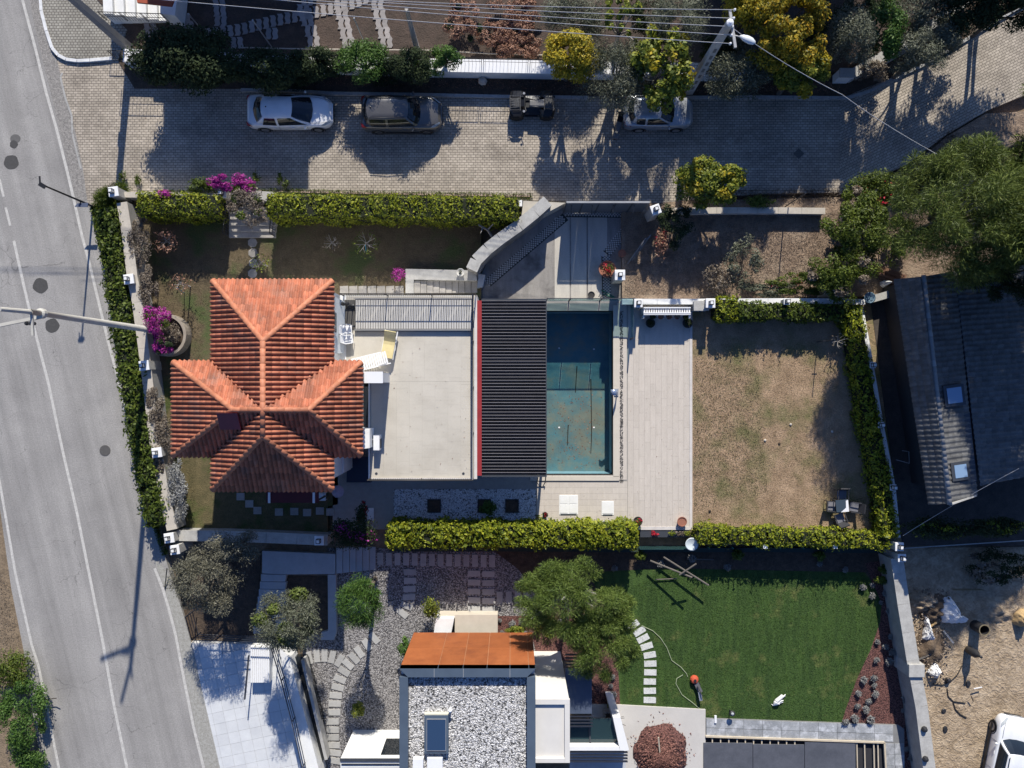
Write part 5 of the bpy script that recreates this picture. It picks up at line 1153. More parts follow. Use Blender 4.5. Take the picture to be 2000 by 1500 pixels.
for x, y, r in ((1237,1221,-52),(1249,1233,-58),(1256,1247,-64),(1263,1262,-72),(1269,1279,-82),(1270,1296,-88),(1270,1313,90),(1269,1331,90),(1269,1349,90),(1269,1367,90)): slab(x, y, r, sl2, lawn)
# ---------- patio stairs in the shade of the house ----------
ps = M('patio_stone', (.40,.42,.44), (.33,.345,.36), 1.5, .7, fine=.08)
stp = thing('patio_stairs', 'grey stepped patio wrapped round a dark planting pit below the house', 'stairs', W(580,1150,-.45))
MB().prism(WL([(512,1076),(655,1082),(655,1121),(560,1122),(512,1120)], -.05), -.5, -.05).build('landing', ps, stp)
MB().prism(WL([(640,1122.5),(656,1122.5),(657,1235),(652,1250),(627,1250),(627,1236),(641,1232)], -.1), -.5, -.1).build('side_kerb', ps, stp)
for i in range(8):
    MB().prism(WL([(510-i*2.2,1121.5+i*14.6),(559,1122.5+i*14.6),(557,1136+i*14.6),(510-i*2.2,1135.3+i*14.6)], -.12-i*.02), -.5, -.10-i*.025).build('step', ps, stp)
for i in range(6):
    MB().prism(WL([(657+i*12.6,1070),(669+i*12.6,1070),(669+i*12.6,1119-i*.9),(657+i*12.6,1120-i*.9)], -.1), -.5, -.08-i*.05).build('step', ps, stp)
MB().prism(WL([(556,1125),(640,1125),(641,1232),(556,1232)], -.43), -.5, -.43).build('pit_soil', soil, stp)
ground('side_soil', [(360,1080),(510,1078),(500,1240),(372,1245),(345,1150)], -.38, soil)
# ---------- white entrance drive ----------
wd = M('white_paving', (.64,.65,.65), (.55,.56,.57), 1.4, .6, vary=.04, fine=.05)
drive_px = [(372,1256),(497,1258),(545,1268),(560,1330),(590,1420),(612,1520),(408,1520),(388,1400),(378,1330)]
drv_ = ground('white_drive', drive_px, -.02, M('drive_joint', (.52,.52,.52), None, 3, .8))
DP = [(p.x, p.y) for p in WL(drive_px, -.02)]; xs = [p[0] for p in DP]; ys = [p[1] for p in DP]
tl_ = {}; tw = .62
tm_ = MB().box(-tw/2+.006, -tw/2+.006, 0, tw/2-.006, tw/2-.006, .018).mesh('paving_tile', wd); tilt = math.radians(-12); R_ = Matrix.Rotation(tilt, 2)
for i in range(-14, 15):
    for j in range(-14, 15):
        v = Matrix.Rotation(-tilt, 2) @ Vector((i*tw+(j % 2)*tw*.5*0, j*tw)); q = Vector(((min(xs)+max(xs))/2+v.x, (min(ys)+max(ys))/2+v.y))
        cs4 = [(q.x+a_*.26, q.y+c_*.26) for a_, c_ in ((-1,-1),(1,-1),(1,1),(-1,1))]
        if all(inpoly(DP, *c_) for c_ in cs4): piece('paving_tile', tm_, drv_, (q.x, q.y, -.018+random.uniform(0,.003)), (0, 0, -tilt*-1*-1))
        elif inpoly(DP, q.x, q.y): 
            pass
wl_ = thing('entrance_wall', 'white rendered wall band and glass strip right of the white drive', 'wall', W(590,1400,0))
MB().prism(WL([(545,1262),(566,1285),(622,1500),(626,1520),(596,1520),(570,1420)], .9), -.4, .9).build('wall_band', whitewall, wl_)
MB().prism(WL([(568,1283),(596,1283),(600,1290),(628,1400),(634,1480),(622,1500)], .1), -.4, .12).build('glass_strip', blackglass, wl_)
MB().bar(W(594,1285,.3), W(640,1478,.3), .16, .7).build('side_kerb', stonem, wl_)
darkb = M('blue_black_rail', (.03,.035,.05), None, 3, .4)
f1 = thing('fence', 'dark horizontal-bar fence at the head of the white drive', 'fence', W(430,1250,0))
q = [W(362,1205,1.2), W(374,1250,1.2), W(465,1253,1.2), W(523,1255,1.2)]; railing(f1, [(p_.x,p_.y) for p_ in q], 0, 1.2, darkb, 4, 1.6, .022, .05, 0, 'rail')
f2 = thing('fence', 'dark horizontal-bar fence running down the right side of the white drive', 'fence', W(560,1380,0))
q = [W(530,1268,1.5), W(549,1330,1.5), W(570,1410,1.5), W(590,1500,1.5), W(596,1540,1.5)]; railing(f2, [(p_.x,p_.y) for p_ in q], .4, 1.1, darkb, 4, 1.7, .022, .05, 0, 'rail')
dk = thing('slatted_box', 'white slatted cover standing at the top right of the white drive', 'cover', W(505,1298,0)); q0, q1 = W(489,1262,.55), W(526,1334,.55)
MB().box(q0.x, q1.y, 0, q1.x, q0.y, .5).build('base', whitewall, dk)
for i in range(9):
    x = q0.x+(i+.5)*(q1.x-q0.x)/9; MB().box(x-.045, q1.y+.02, .5, x+.045, q0.y-.02, .55).build('slat', whitepaint, dk)
gate = W(486,1340,.9); MB().bar(W(486,1280,.9), W(478,1366,.9), .07, .10).build('gate_leaf', darkb, None, label='narrow dark gate leaf standing open left of the slatted cover', cat='gate')
# ---------- modern house ----------
MZ = 6.5; sc_m = (H-MZ)/F
mh = thing('modern_house', 'modern house with gravel roof, anthracite parapet and rust-orange metal front at the bottom edge', 'house', (W(912,0,MZ).x, W(0,1420,MZ).y, LG))
mx0, mx1, my1, my0 = W(780,0,MZ).x, W(1046,0,MZ).x, W(0,1306,MZ).y, -27.0
MB().box(mx0+.03, my0, 1.3, mx1-.03, my1-.054, MZ-.455).build('wall', whitewall, mh)
MB().box(mx0+.3, my0, LG-.1, mx1-.03, my1-1.4, 1.295).build('lower_wall', blackglass, mh)
pw = .40
anth = M('parapet_metal', (.085,.115,.155), (.07,.095,.13), 1.5, .4)
for q in ((mx0,my1-pw,mx1,my1), ): 
    MB().add([(mx0,my1,MZ),(mx1,my1,MZ),(mx1-pw,my1-pw,MZ),(mx0+pw,my1-pw,MZ),(mx0,my1,MZ-.5),(mx1,my1,MZ-.5),(mx1-pw,my1-pw,MZ-.5),(mx0+pw,my1-pw,MZ-.5)],[(3,2,1,0),(0,1,5,4),(2,3,7,6),(4,5,6,7)]).build('parapet', anth, mh)
MB().box(mx0, my0, MZ-.5, mx0+pw, my1-pw-.004, MZ-.001).build('parapet', anth, mh); MB().box(mx1-pw, my0, MZ-.5, mx1, my1-pw-.004, MZ-.001).build('parapet', anth, mh)
for x in (848, 905, 996): 
    X_ = W(x,0,MZ).x; MB().box(X_-.012, my1-pw, MZ, X_+.012, my1, MZ+.012).build('parapet_joint', galv, mh)
MB().box(mx0+pw, my0, MZ-.45, mx1-pw, my1-pw, MZ-.34).build('roof_gravel', roofgravel, mh)
st_ = MB(); gr = np.random.default_rng(4)
for i in range(7000):
    x, y = gr.uniform(mx0+pw+.03, mx1-pw-.03), gr.uniform(-19.0, my1-pw-.03); r = gr.uniform(.025,.055); a_ = gr.uniform(0,3)
    st_.add([(x+r*math.cos(a_+k*1.57), y+r*math.sin(a_+k*1.57), MZ-.345) for k in range(4)]+[(x, y, MZ-.345+r*.8)], [(0,1,4),(1,2,4),(2,3,4),(3,0,4)])
st_.build('roof_pebbles', M('roof_pebble', (.62,.61,.60), (.35,.34,.33), 9, .8, vary=.45), mh, kind='stuff')
cort = M('corten', (.34,.105,.032), (.26,.075,.022), 1.2, .7, vary=.08, c3=(.21,.06,.02), s3=.8, t3=(.5,.75), fine=.12)
seams = [mx0, W(855,0,MZ).x, W(904,0,MZ).x, W(951,0,MZ).x, W(996,0,MZ).x, W(1033,0,MZ).x, mx1]
for i in range(6): 
    MB().box(seams[i]+.012, my1-.05, 3.6, seams[i+1]-.012, my1+.0, MZ-.02).build('facade_panel', cort, mh)
    MB().box(seams[i]+.012, my1-.05, 1.3, seams[i+1]-.012, my1+.0, 3.575).build('facade_panel', cort, mh)
MB().box(mx0+.01, my1-.052, 1.3, mx1-.01, my1-.03, MZ-.02).build('facade_backing', M('corten_gap', (.42,.22,.12), None, 3), mh)
q0, q1 = W(829,1397,MZ-.1), W(876,1471,MZ-.1)
skl = MB().box(q0.x, q1.y, MZ-.34, q1.x, q0.y, MZ-.05).build('skylight', anth, mh)
MB().box(q0.x+.13, q1.y+.16, MZ-.05, q1.x-.13, q0.y-.16, MZ-.015).build('pane', glass('blue_glass', (.03,.06,.12), .08, 1), skl)
sf = MB(); a0, a1, c0, c1 = q0.x+.11, q1.x-.11, q1.y+.14, q0.y-.14
for u_ in ((a0,c0,a1,c0+.02),(a0,c1-.02,a1,c1),(a0,c0+.02,a0+.02,c1-.02),(a1-.02,c0+.02,a1,c1-.02)): sf.box(u_[0], u_[1], MZ-.05, u_[2], u_[3], MZ-.005)
sf.build('pane_frame', galv, skl)
MB().box(q0.x, q0.y+.01, MZ-.34, q1.x, q0.y+.06, MZ-.10).build('flashing', M('flashing', (.65,.62,.48), None, 3), skl)
vq = W(879,1388,MZ); MB().lathe((vq.x, vq.y, MZ-.34), [(.05,0),(.05,.35),(.10,.36),(.02,.45)], 10).build('vent_pipe', whitepaint, mh)
for (a_, c_, e2, f_2) in ((806,1484,826,1500),(834,1482,864,1500)): 
    q0, q1 = W(a_,c_,MZ), W(e2,f_2+8,MZ); MB().box(q0.x, q1.y, MZ-.34, q1.x, q0.y, MZ-.06).build('roof_unit', whitepaint, mh)
# white wing on the right
wz = 6.2; wx1 = W(1113,0,wz).x; wy1 = W(0,1366,wz).y; ww = M('warm_render', (.66,.635,.59), (.60,.575,.535), 1.5, .8)
wg = thing('white_wing', 'tall pale rendered block attached to the right of the gravel-roofed house', 'building', ((mx1+wx1)/2, wy1-1.5, LG))
MB().box(mx1+.005, W(0,1490,wz).y, LG-.1, wx1-.03, wy1-.03, wz-.14).build('wall', ww, wg)
for q in ((mx1+.005,wy1-.24,wx1,wy1), (wx1-.24,W(0,1490,wz).y,wx1,wy1-.243), (mx1+.005,W(0,1490,wz).y,wx1-.243,W(0,1490,wz).y+.2)): MB().box(q[0],q[1],wz-.14,q[2],q[3],wz).build('coping', ww, wg)
# canopies
cn = thing('canopy', 'dark blue-black flat canopy with slats beside the white wing, under the pine', 'canopy', W(1133,1350,LG))
zc = 3.0; q0, q1 = W(1110,1305,zc), W(1156,1394,zc); MB().box(wx1+.01, q1.y, zc-.2, q1.x, q0.y, zc).build('slab', M('canopy_slab', (.09,.11,.16), (.07,.09,.13), 2, .35), cn)
for k in range(4): 
    y = q0.y+.12+k*.17; MB().box(wx1+.01, y, zc-.15, q1.x-.1, y+.06, zc-.05).build('slat', darkb, cn); y = q1.y-.2-k*.17; MB().box(wx1+.01, y, zc-.15, q1.x+.05, y+.06, zc-.05).build('slat', darkb, cn)
MB().box(q1.x-.12, q0.y-.12, LG, q1.x, q0.y, zc-.2).build('post', darkb, cn)
gx = thing('glass_annex', 'low glazed annex with white frame and dark slats right of the white wing', 'annex', W(1165,1440,LG))
zc = 2.9; q = [W(1113,1402,zc), W(1205,1402,zc), W(1222,1462,zc), W(1113,1462,zc)]
MB().prism(WL([(1113,1410),(1196,1410),(1210,1457),(1113,1457)], zc), zc-.5, zc-.42).build('glass_roof', glass('annex_glass', (.02,.04,.045), .05, 1), gx)
MB().prism(WL([(1150,1410),(1153,1410),(1156,1457),(1153,1457)], zc), zc-.42, zc-.36).build('glazing_bar', anthr, gx)
MB().prism(WL([(1197,1401),(1212,1401),(1229,1466),(1211,1466)], zc), LG, zc).build('frame_wall', whitepaint, gx)
MB().prism(WL([(1113,1458.5),(1210,1458.5),(1211,1466),(1113,1466)], zc), zc-.55, zc).build('frame_beam', whitepaint, gx)
for k in range(4): MB().prism(WL([(1113,1469+k*6),(1226,1469+k*6),(1226.5,1471.5+k*6),(1113,1471.5+k*6)], zc), zc-.12, zc-.02).build('slat', darkb, gx)
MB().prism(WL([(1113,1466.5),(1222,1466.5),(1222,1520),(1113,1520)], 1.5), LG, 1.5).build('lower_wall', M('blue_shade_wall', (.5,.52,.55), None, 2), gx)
ent = thing('porch_block', 'bright white and cream porch roofs in front of the rust-orange facade', 'porch', W(905,1225,LG))
MB().prism(WL([(852,1208),(887,1208),(880,1243),(846,1243)], .8), LG, .8).build('white_block', whitewall, ent)
MB().prism(WL([(857,1201),(972,1201),(972,1245),(888,1245),(888.5,1207),(857,1206)], .35), LG, .35).build('cream_slab', M('cream_slab', (.58,.52,.43), (.5,.45,.37), 2, .7), ent)
ax = thing('white_annex', 'white annex with dark window left of the gravel-roofed house', 'annex', W(720,1460,LG)); az = 2.9; ay = W(0,1482,az).y; axx = W(665,0,az).x
MB().box(axx, -27, LG-.1, mx0-.01, ay, az).build('wall', whitewall, ax)
wi = MB().box(W(748,0,1.8).x, ay+.004, .7, mx0-.05, ay+.03, 2.5).build('window', blackglass, ax)
MB().box(axx-.02, ay-.12, az, mx0-.01, ay+.03, az+.06).build('edge_beam', anthr, ax)
for k in range(8): MB().box(axx+.05, ay-.3-k*.22, az+.001, mx0-.02, ay-.24-k*.22, az+.05).build('slat', darkb, ax)
# patio, planter, stone terrace with open pit
pt_ = ground('pale_patio', [(1155,1376),(1212,1377),(1378,1386),(1378,1560),(1155,1560)], -.30, M('patio_screed', (.55,.52,.48), (.50,.475,.44), 1, .75, fine=.06))
pb_ = thing('planter_box', 'grey planter box with bare stems on the pale patio', 'planter', W(1192,1402,-.3)); q0, q1 = W(1180,1390,.2), W(1206,1412,.2)
MB().box(q0.x,q1.y,-.3,q1.x,q0.y,.25).build('box', stonem, pb_); MB().box(q0.x+.08,q1.y+.08,.25,q1.x-.08,q0.y-.08,.262).build('soil_fill', soil, pb_)
sm_ = MB()
for k in range(9): a_ = random.uniform(0,6.3); c_ = Vector(((q0.x+q1.x)/2,(q0.y+q1.y)/2,.25)); sm_.tube([c_, c_+Vector((.4*math.cos(a_),.4*math.sin(a_),.5)), c_+Vector((.7*math.cos(a_),.7*math.sin(a_),.75))], .014, 4)
sm_.build('stems', bark_d, pb_)
stn = M('grey_stone', (.36,.37,.38), (.24,.25,.26), 2.2, .6, vary=.18, c3=(.50,.51,.53), s3=2.4, t3=(.48,.66), fine=.25)
tr = ground('stone_terrace', [(1379,1403),(1755,1416),(1766,1424),(1768,1560),(1738,1560),(1728,1449),(1379,1437)], -.30, M('stone_joint', (.22,.22,.22), None, 3))
for i in range(10):
    for (u0, u1, y0a, y1a) in ((0,1,1404,1421),(0,1,1422,1436)):
        xa, xb = 1380+i*36.5, 1380+(i+1)*36.5-.6; f0, f1_ = (xa-1379)/376*13, (xb-1379)/376*13
        MB().prism(WL([(xa,y0a+f0),(xb,y0a+f1_),(xb,y1a+f1_),(xa,y1a+f0)], -.28), -.31, -.28+random.uniform(0,.004)).build('paving_stone', stn, tr)
for i in range(5):
    ya, yb = 1452+i*22, 1452+(i+1)*22-.6
    for xa, xb in ((1730,1747),(1747.6,1766)): MB().prism(WL([(xa+i*.8,ya),(xb+i*.3,ya),(xb+i*.3,yb),(xa+i*.8,yb)], -.28), -.31, -.28).build('paving_stone', stn, tr)
pit = thing('deck_frame', 'unfinished deck frame with pale battens over a dark pit at the bottom edge', 'deck frame', W(1550,1470,-.45)); wood = M('pale_timber', (.56,.48,.36), (.47,.40,.30), 3, .8)
MB().prism(WL([(1378,1437),(1728,1449),(1738,1560),(1378,1560)], -.44), -.5, -.44).build('pit_floor', M('pit_black', (.03,.03,.035), None, 2), pit)
MB().bar(W(1378,1438,-.25), W(1727,1450,-.25), .09, .10).build('beam', wood, pit); MB().bar(W(1727,1450,-.25), W(1732,1540,-.25), .09, .10).build('beam', wood, pit)
for i in range(11): MB().bar(W(1391+i*16.1,1439+i*.5,-.33), W(1391+i*16.1,1456+i*.5,-.33), .06, .08).build('batten', wood, pit)
for x in (1673,1688,1706,1714): MB().bar(W(x,1449,-.33), W(x+2,1540,-.33), .06, .08).build('batten', wood, pit)
slm = M('dark_slab', (.105,.11,.13), (.07,.075,.09), 1.4, .6, fine=.15)
for xa, xb, y0a in ((1374,1470,1451),(1471,1571,1454),(1572,1671,1449)): MB().prism(WL([(xa,y0a),(xb,y0a+1),(xb,1560),(xa,1560)], -.25), -.33, -.25).build('slab', slm, pit)
# ---------- dark-tiled neighbour on the right ----------
dh = thing('dark_roofed_house', 'low house with weathered dark-grey tiled roof and two roof windows under the big pine', 'house', W(1900,780,0))
A0, A1 = W(1748,545,3.7), W(1816,985,3.7); R0, R1 = W(1803,540,4.35), W(1854,985,4.35); B1 = W(1906,968,3.95); B0 = W(1862,530,3.95); Cc1 = W(1914,949,3.9); Cc0 = W(1864,528,3.94); E1, E0 = W(2160,900,3.1), W(2130,480,3.1)
dkt = M('grey_tile', (.15,.15,.15), (.09,.09,.092), 3, .85, vary=.18, fine=.2)
rfb = MB()
rfb.add([A0,A1,R1,R0], [(0,1,2,3)]); rfb.add([R0,R1,B1,B0], [(0,1,2,3)]); rfb.add([Cc0,Cc1,E1,E0], [(0,1,2,3)])
rfb.v = [(x, y, z-.02) for x, y, z in rfb.v]; drf = rfb.build('roof', M('roof_felt', (.05,.05,.055), None, 3), dh)
sh2 = {'mat': dkt}; st2 = MB(); bud2 = [300]; fl = [(-.5,.03),(-.3,.0),(-.1,.0),(.1,.03),(.3,.05),(.5,.03)]
for fc in ([A1,A0,R0,R1],[B0,B1,R1,R0],[E0,E1,Cc1,Cc0]): tile_face([tuple(v) for v in outward([tuple(v) for v in fc])], drf, sh2, st2, bud2, wt=.26, lt=.42, pitch=.33, prof=fl)
st2.build('roof_tile', dkt, drf, smooth=True, kind='stuff')
ridge_caps([(R1, R0)], drf, M('grey_ridge', (.30,.29,.28), None, 4, .8, vary=.2), r=.12, L=.36, pitch=.30)
MB().prism([A0+Vector((1.15,0,0)), A1+Vector((1.05,.6,0)), B1+Vector((0,.5,0)), Cc1+Vector((0,.5,0)), E1+Vector((-.4,.5,0)), E0+Vector((-.4,-.4,0))], -.05, 3.05).build('wall', M('shade_black_render', (.05,.045,.042), None, 2), dh)  # wall colour darkened to near black to stand for its shade
MB().bar(R1+Vector((-.02,.0,.06)), B0.lerp(B1,.999)+Vector((0,0,.02)), .08, .1).build('verge_board', stonem, drf) 
for (px_, py_, s_) in ((1858,772,.85),(1870,919,.72)):
    q = W(px_, py_, 4.05); sw = MB().box(-s_/2-.12,-s_/2-.1,0,s_/2+.12,s_/2+.1,.14).build('roof_window', anthr, drf, local=True); sw.location = q-ORG[drf.name]+Vector((0,0,.12)); sw.rotation_euler.z = math.radians(7); sw.rotation_euler.y = math.radians(6)
    MB().box(-s_/2+.04,-s_/2+.04,.14,s_/2-.04,s_/2-.04,.16).build('pane', glass('sky_reflection_glass', (.22,.33,.48), .04, 1), sw, local=True)  # reflected sky is painted into the blue of the pane
MB().prism(WL([(1866,812),(1894,806),(1908,940),(1882,955)], 4.02), 3.8, 4.02).build('roof_recess', M('recess_metal', (.06,.065,.08), None, 2, .5), drf)
MB().tube([W(1762,880,.9), W(1775,882,.9), W(1776,905,.9), W(1750,898,.9)], .02, 5).build('pipe_bracket', galv, None, label='bent thin grey pipe beside the dark house wall', cat='pipe')
wall('low rubble wall in front of the dark-roofed house', [(1700,585),(1735,575),(1765,555)], .3, -.05, .6, stonem)
# ---------- trees and shrubs ----------
T = tree
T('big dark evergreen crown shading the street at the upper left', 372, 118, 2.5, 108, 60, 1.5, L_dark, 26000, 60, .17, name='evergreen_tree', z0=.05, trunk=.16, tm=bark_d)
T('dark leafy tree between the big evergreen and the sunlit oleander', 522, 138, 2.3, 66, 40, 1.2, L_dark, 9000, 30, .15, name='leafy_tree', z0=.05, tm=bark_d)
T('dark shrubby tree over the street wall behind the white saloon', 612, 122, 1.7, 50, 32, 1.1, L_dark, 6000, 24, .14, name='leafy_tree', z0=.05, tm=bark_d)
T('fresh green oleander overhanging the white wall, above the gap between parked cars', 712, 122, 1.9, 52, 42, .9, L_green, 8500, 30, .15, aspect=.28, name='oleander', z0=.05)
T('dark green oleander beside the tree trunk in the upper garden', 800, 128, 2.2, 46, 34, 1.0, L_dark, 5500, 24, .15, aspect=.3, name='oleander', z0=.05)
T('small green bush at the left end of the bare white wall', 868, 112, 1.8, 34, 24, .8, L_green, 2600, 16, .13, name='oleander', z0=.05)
T('grey-green olive at the top edge above the yellow bush', 1125, 34, 2.4, 66, 54, 1.2, L_olive, 14000, 40, .12, aspect=.25, name='olive_tree', z0=.15)
T('bright yellow autumn shrub next to the street railing', 1114, 108, 3.1, 50, 50, 1.4, L_yellow, 12000, 34, .15, name='autumn_shrub', z0=.05, cr=.3)
T('grey olive leaning over the street between quad bike and scooter', 1200, 150, 3.0, 68, 76, 1.5, L_olive, 19000, 48, .13, aspect=.22, style='needle', name='olive_tree', z0=.05, base=(1205,172))
T('sparse half-bare tree with lime and orange leaves over the silver car', 1290, 135, 3.6, 62, 76, 1.6, L_ygreen, 4200, 40, .22, aspect=.6, name='turning_tree', z0=.05, cr=.2, limbs=26, extra=(L_yellow, 500, .22), tm=bark_w)
T('bare-branched sapling with few leaves under the overhead wires', 1215, 45, 3.4, 40, 50, 1.6, L_ygreen, 700, 20, .2, aspect=.6, name='turning_tree', z0=.15, cr=.15, limbs=16, tm=bark_w)
T('dusty olive left of the utility pole head', 1322, 50, 3.4, 56, 62, 1.6, L_olive, 12000, 36, .12, aspect=.25, name='olive_tree', z0=.15)
T('pale olive right of the utility pole foot, over the kerb', 1440, 150, 2.8, 64, 50, 1.3, L_olive, 14000, 38, .13, aspect=.25, name='olive_tree', z0=.05, style='needle')
T('tall golden tree at the top edge right of the street lamp', 1535, 55, 4.2, 84, 78, 2.2, L_gold, 20000, 60, .17, name='autumn_tree', z0=.15, cr=.19)
T('lime-yellow lower crown drooping toward the kerb', 1560, 140, 3.0, 54, 46, 1.4, L_ygreen, 9000, 32, .16, name='autumn_tree', z0=.05, cr=.28, extra=(L_yellow, 2600, .16))
T('grey-green olive between the golden tree and the slanting wall', 1662, 76, 3.4, 48, 58, 1.6, L_olive, 12500, 36, .12, aspect=.25, name='olive_tree', z0=.15)
T('deep green tree behind the slanting wall', 1730, 60, 3.2, 34, 60, 1.4, L_green, 6500, 26, .15, name='leafy_tree', z0=.15)
T('pale olive overhanging the slanting wall at the upper right', 1808, 100, 3.4, 66, 58, 1.5, L_olive, 17000, 34, .12, aspect=.25, name='olive_tree', z0=.0, cr=.28)
T('olive-brown tree at the top edge, right of the deep green one', 1795, 20, 3.6, 58, 44, 1.5, L_olive, 9000, 30, .12, aspect=.28, name='olive_tree', z0=.15, base=(1800,25))
T('dark tree at the top-right corner, left of two', 1890, 22, 3.8, 62, 52, 1.8, L_dark, 12000, 36, .15, name='leafy_tree', z0=.15)
T('dark tree in the very top-right corner', 1985, 5, 3.8, 55, 50, 1.8, L_dark, 8000, 30, .15, name='leafy_tree', z0=.15)
T('orange-tinged tree at the top edge above the golden tree', 1470, 12, 4.2, 46, 38, 1.6, L_yellow, 6500, 26, .16, name='autumn_tree', z0=.15)
T('olive seen behind the foot of the utility pole', 1400, 100, 2.0, 30, 30, .9, L_dark, 2500, 16, .13, name='leafy_tree', z0=.05)
T('round yellow-green bush with autumn tips at the lower street edge', 1388, 356, 2.1, 66, 46, 1.3, L_ygreen, 10000, 44, .16, aspect=.6, name='turning_shrub', z0=0, cr=.25, extra=(L_yellow, 1500, .16), hollow=.3)
T('huge sunlit pine crown at the right edge over the dark tiled roof', 1890, 415, 6.6, 152, 134, 2.6, L_pine, 80000, 120, .24, aspect=.10, style='needle', name='pine_tree', cr=.19, trunk=.24, z0=0, limbs=24)
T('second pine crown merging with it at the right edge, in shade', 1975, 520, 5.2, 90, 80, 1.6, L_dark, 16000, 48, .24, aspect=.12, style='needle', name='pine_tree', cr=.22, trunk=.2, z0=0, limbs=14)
T('tall pine leaning in from the right edge over the dark tiled roof', 2080, 430, 7.6, 150, 140, 2.6, L_pine, 44000, 90, .26, aspect=.12, style='needle', name='pine_tree', cr=.22, trunk=.24, z0=0, limbs=14)
T('tall pine standing beyond the right edge above the street bend', 2110, 225, 7.4, 110, 100, 2.6, L_pine, 14000, 50, .28, aspect=.14, style='needle', name='pine_tree', cr=.22, trunk=.24, z0=0, limbs=14)
T('dense pine crown beyond the right edge beside the dark tiled roof', 2160, 560, 8.0, 150, 140, 2.6, L_pine, 36000, 80, .28, aspect=.14, style='needle', name='pine_tree', cr=.22, trunk=.24, z0=0, limbs=14)
T('dense tree just beyond the top-right corner', 2030, -70, 4.8, 90, 80, 2.2, L_dark, 22000, 50, .17, name='leafy_tree', z0=.15)
T('leafy tree just beyond the top edge, right of the slanting wall', 1900, -60, 4.8, 80, 60, 2.2, L_dark, 20000, 46, .17, name='leafy_tree', z0=.15)
T('lit pine bough reaching up to the cable at the upper edge of the crown', 1960, 322, 5.8, 60, 34, 1.2, L_pine, 9000, 30, .24, aspect=.10, style='needle', name='pine_tree', cr=.24, trunk=.12, z0=0, base=(1930,350))
T('rounded green pine between the modern house and the turf', 1112, 1172, 4.2, 104, 78, 1.6, L_pine2, 46000, 64, .20, aspect=.10, style='needle', name='pine_tree', cr=.21, z0=LG, trunk=.15, base=(1112,1115), tm=bark_w, limbs=16)
T('middle bough of the rounded pine, nearest the turf path', 1178, 1196, 4.0, 62, 50, 1.3, L_pine2, 16000, 34, .20, aspect=.10, style='needle', name='pine_tree', cr=.24, z0=LG, base=(1150,1150), limbs=10)
T('lower trailing pine beside the dark canopy', 1180, 1252, 3.6, 76, 76, 1.4, L_pine2, 28000, 46, .20, aspect=.10, style='needle', name='pine_tree', cr=.22, z0=LG, base=(1165,1210), limbs=12)
T('dry brownish olive beside the main road below the hedge', 402, 1136, 3.0, 70, 64, 1.5, L_dryolive, 17000, 48, .12, aspect=.25, name='olive_tree', z0=-.3, cr=.26, style='needle')
T('shaded grey olive over the wall at the road-side corner', 460, 1066, 2.8, 52, 34, 1.1, L_dryolive, 7500, 30, .12, aspect=.25, name='olive_tree', z0=-.3)
T('green olive shading the head of the white drive', 562, 1214, 3.7, 68, 58, 1.5, L_olive, 17000, 44, .13, aspect=.22, name='olive_tree', z0=-.4, cr=.27, style='needle', extra=(L_pine, 5000, .12))
T('bright feathery green tree right of the planting pit', 700, 1176, 4.2, 47, 50, 1.3, L_green, 9500, 30, .2, aspect=.12, style='needle', name='feathery_tree', z0=LG, cr=.3)
shrub('small lime shrub on the gravel above the porch', 844, 1186, .7, 21, 20, .6, L_ygreen, 1300, z0=LG)
shrub('small lime shrub between stepping slabs and the white annex', 702, 1386, .6, 17, 14, .5, L_ygreen, 900, z0=LG)
shrub('dark green shrub at the left corner of the rust-orange facade', 790, 1262, .6, 12, 22, .6, L_green, 1100, z0=LG)
shrub('yellow-green shrub behind the rust-orange facade, in the mulch', 1006, 1233, .5, 18, 12, .45, L_ygreen, 1000, z0=LG)
shrub('magenta bougainvillea sprawling over the round planter, upper half', 306, 628, 1.6, 32, 30, .7, L_magenta, 1500, z0=.2, extra=(L_hedge2, 900, .1), cr=.35, limbs=14, tm=bark_w)
shrub('magenta bougainvillea hanging from the round planter, lower half', 322, 672, 1.3, 24, 22, .6, L_magenta, 800, z0=.2, extra=(L_dark, 800, .1), cr=.32, limbs=12, tm=bark_w)
shrub('vivid magenta bougainvillea over the garden gate wall', 442, 352, 1.7, 36, 22, .55, L_magenta, 2600, z0=0, cr=.33)
shrub('dusty pink bougainvillea spray next to the vivid magenta one', 478, 366, 1.5, 26, 16, .5, L_magenta, 700, z0=0, extra=(L_hedge2, 600, .1))
shrub('pale leafy weed patch left of the magenta bougainvillea', 390, 362, .9, 34, 14, .5, L_hedge2, 1300, z0=0)
shrub('pink bougainvillea on the short hedge near the road corner', 320, 380, 1.8, 16, 8, .3, L_magenta, 350, z0=0)
T('tangled grey vine arch over the garden gate', 482, 405, 2.2, 46, 36, .6, L_dry, 2600, 24, .12, name='vine', cat='shrub', cr=.25, limbs=22, tm=bark_w, extra=(L_hedge2, 900, .12))
shrub('shaggy green grass clump at the road corner by the first lantern pillar', 215, 380, .4, 34, 34, .5, L_hedge2, 3200, z0=-.1, style='needle', aspect=.12, size=.3)
for i, (x, y, rx, ry) in enumerate(((270,470,14,56),(288,560,12,40),(300,790,10,46),(316,870,13,62),(344,960,14,60))):
    shrub(['dead grey vine mat on the road wall near the north-west corner','dead grey vine mat on the road wall above the planter','dead grey vine mat on the road wall beside the clay roof','dead grey vine mat on the road wall by the roof corner','dead grey vine mat at the south end of the road wall'][i], x+2, y, 1.15, rx+8, ry, .35, L_dry if i < 4 else L_mint, 4200, z0=.1, name='dead_vine', cr=.28, k=26, limbs=14, size=.10)
shrub('dark reddish bougainvillea on the shaded deck corner', 690, 1040, 1.6, 48, 32, .8, L_dark, 4200, z0=0, extra=(L_magenta, 260, .12))
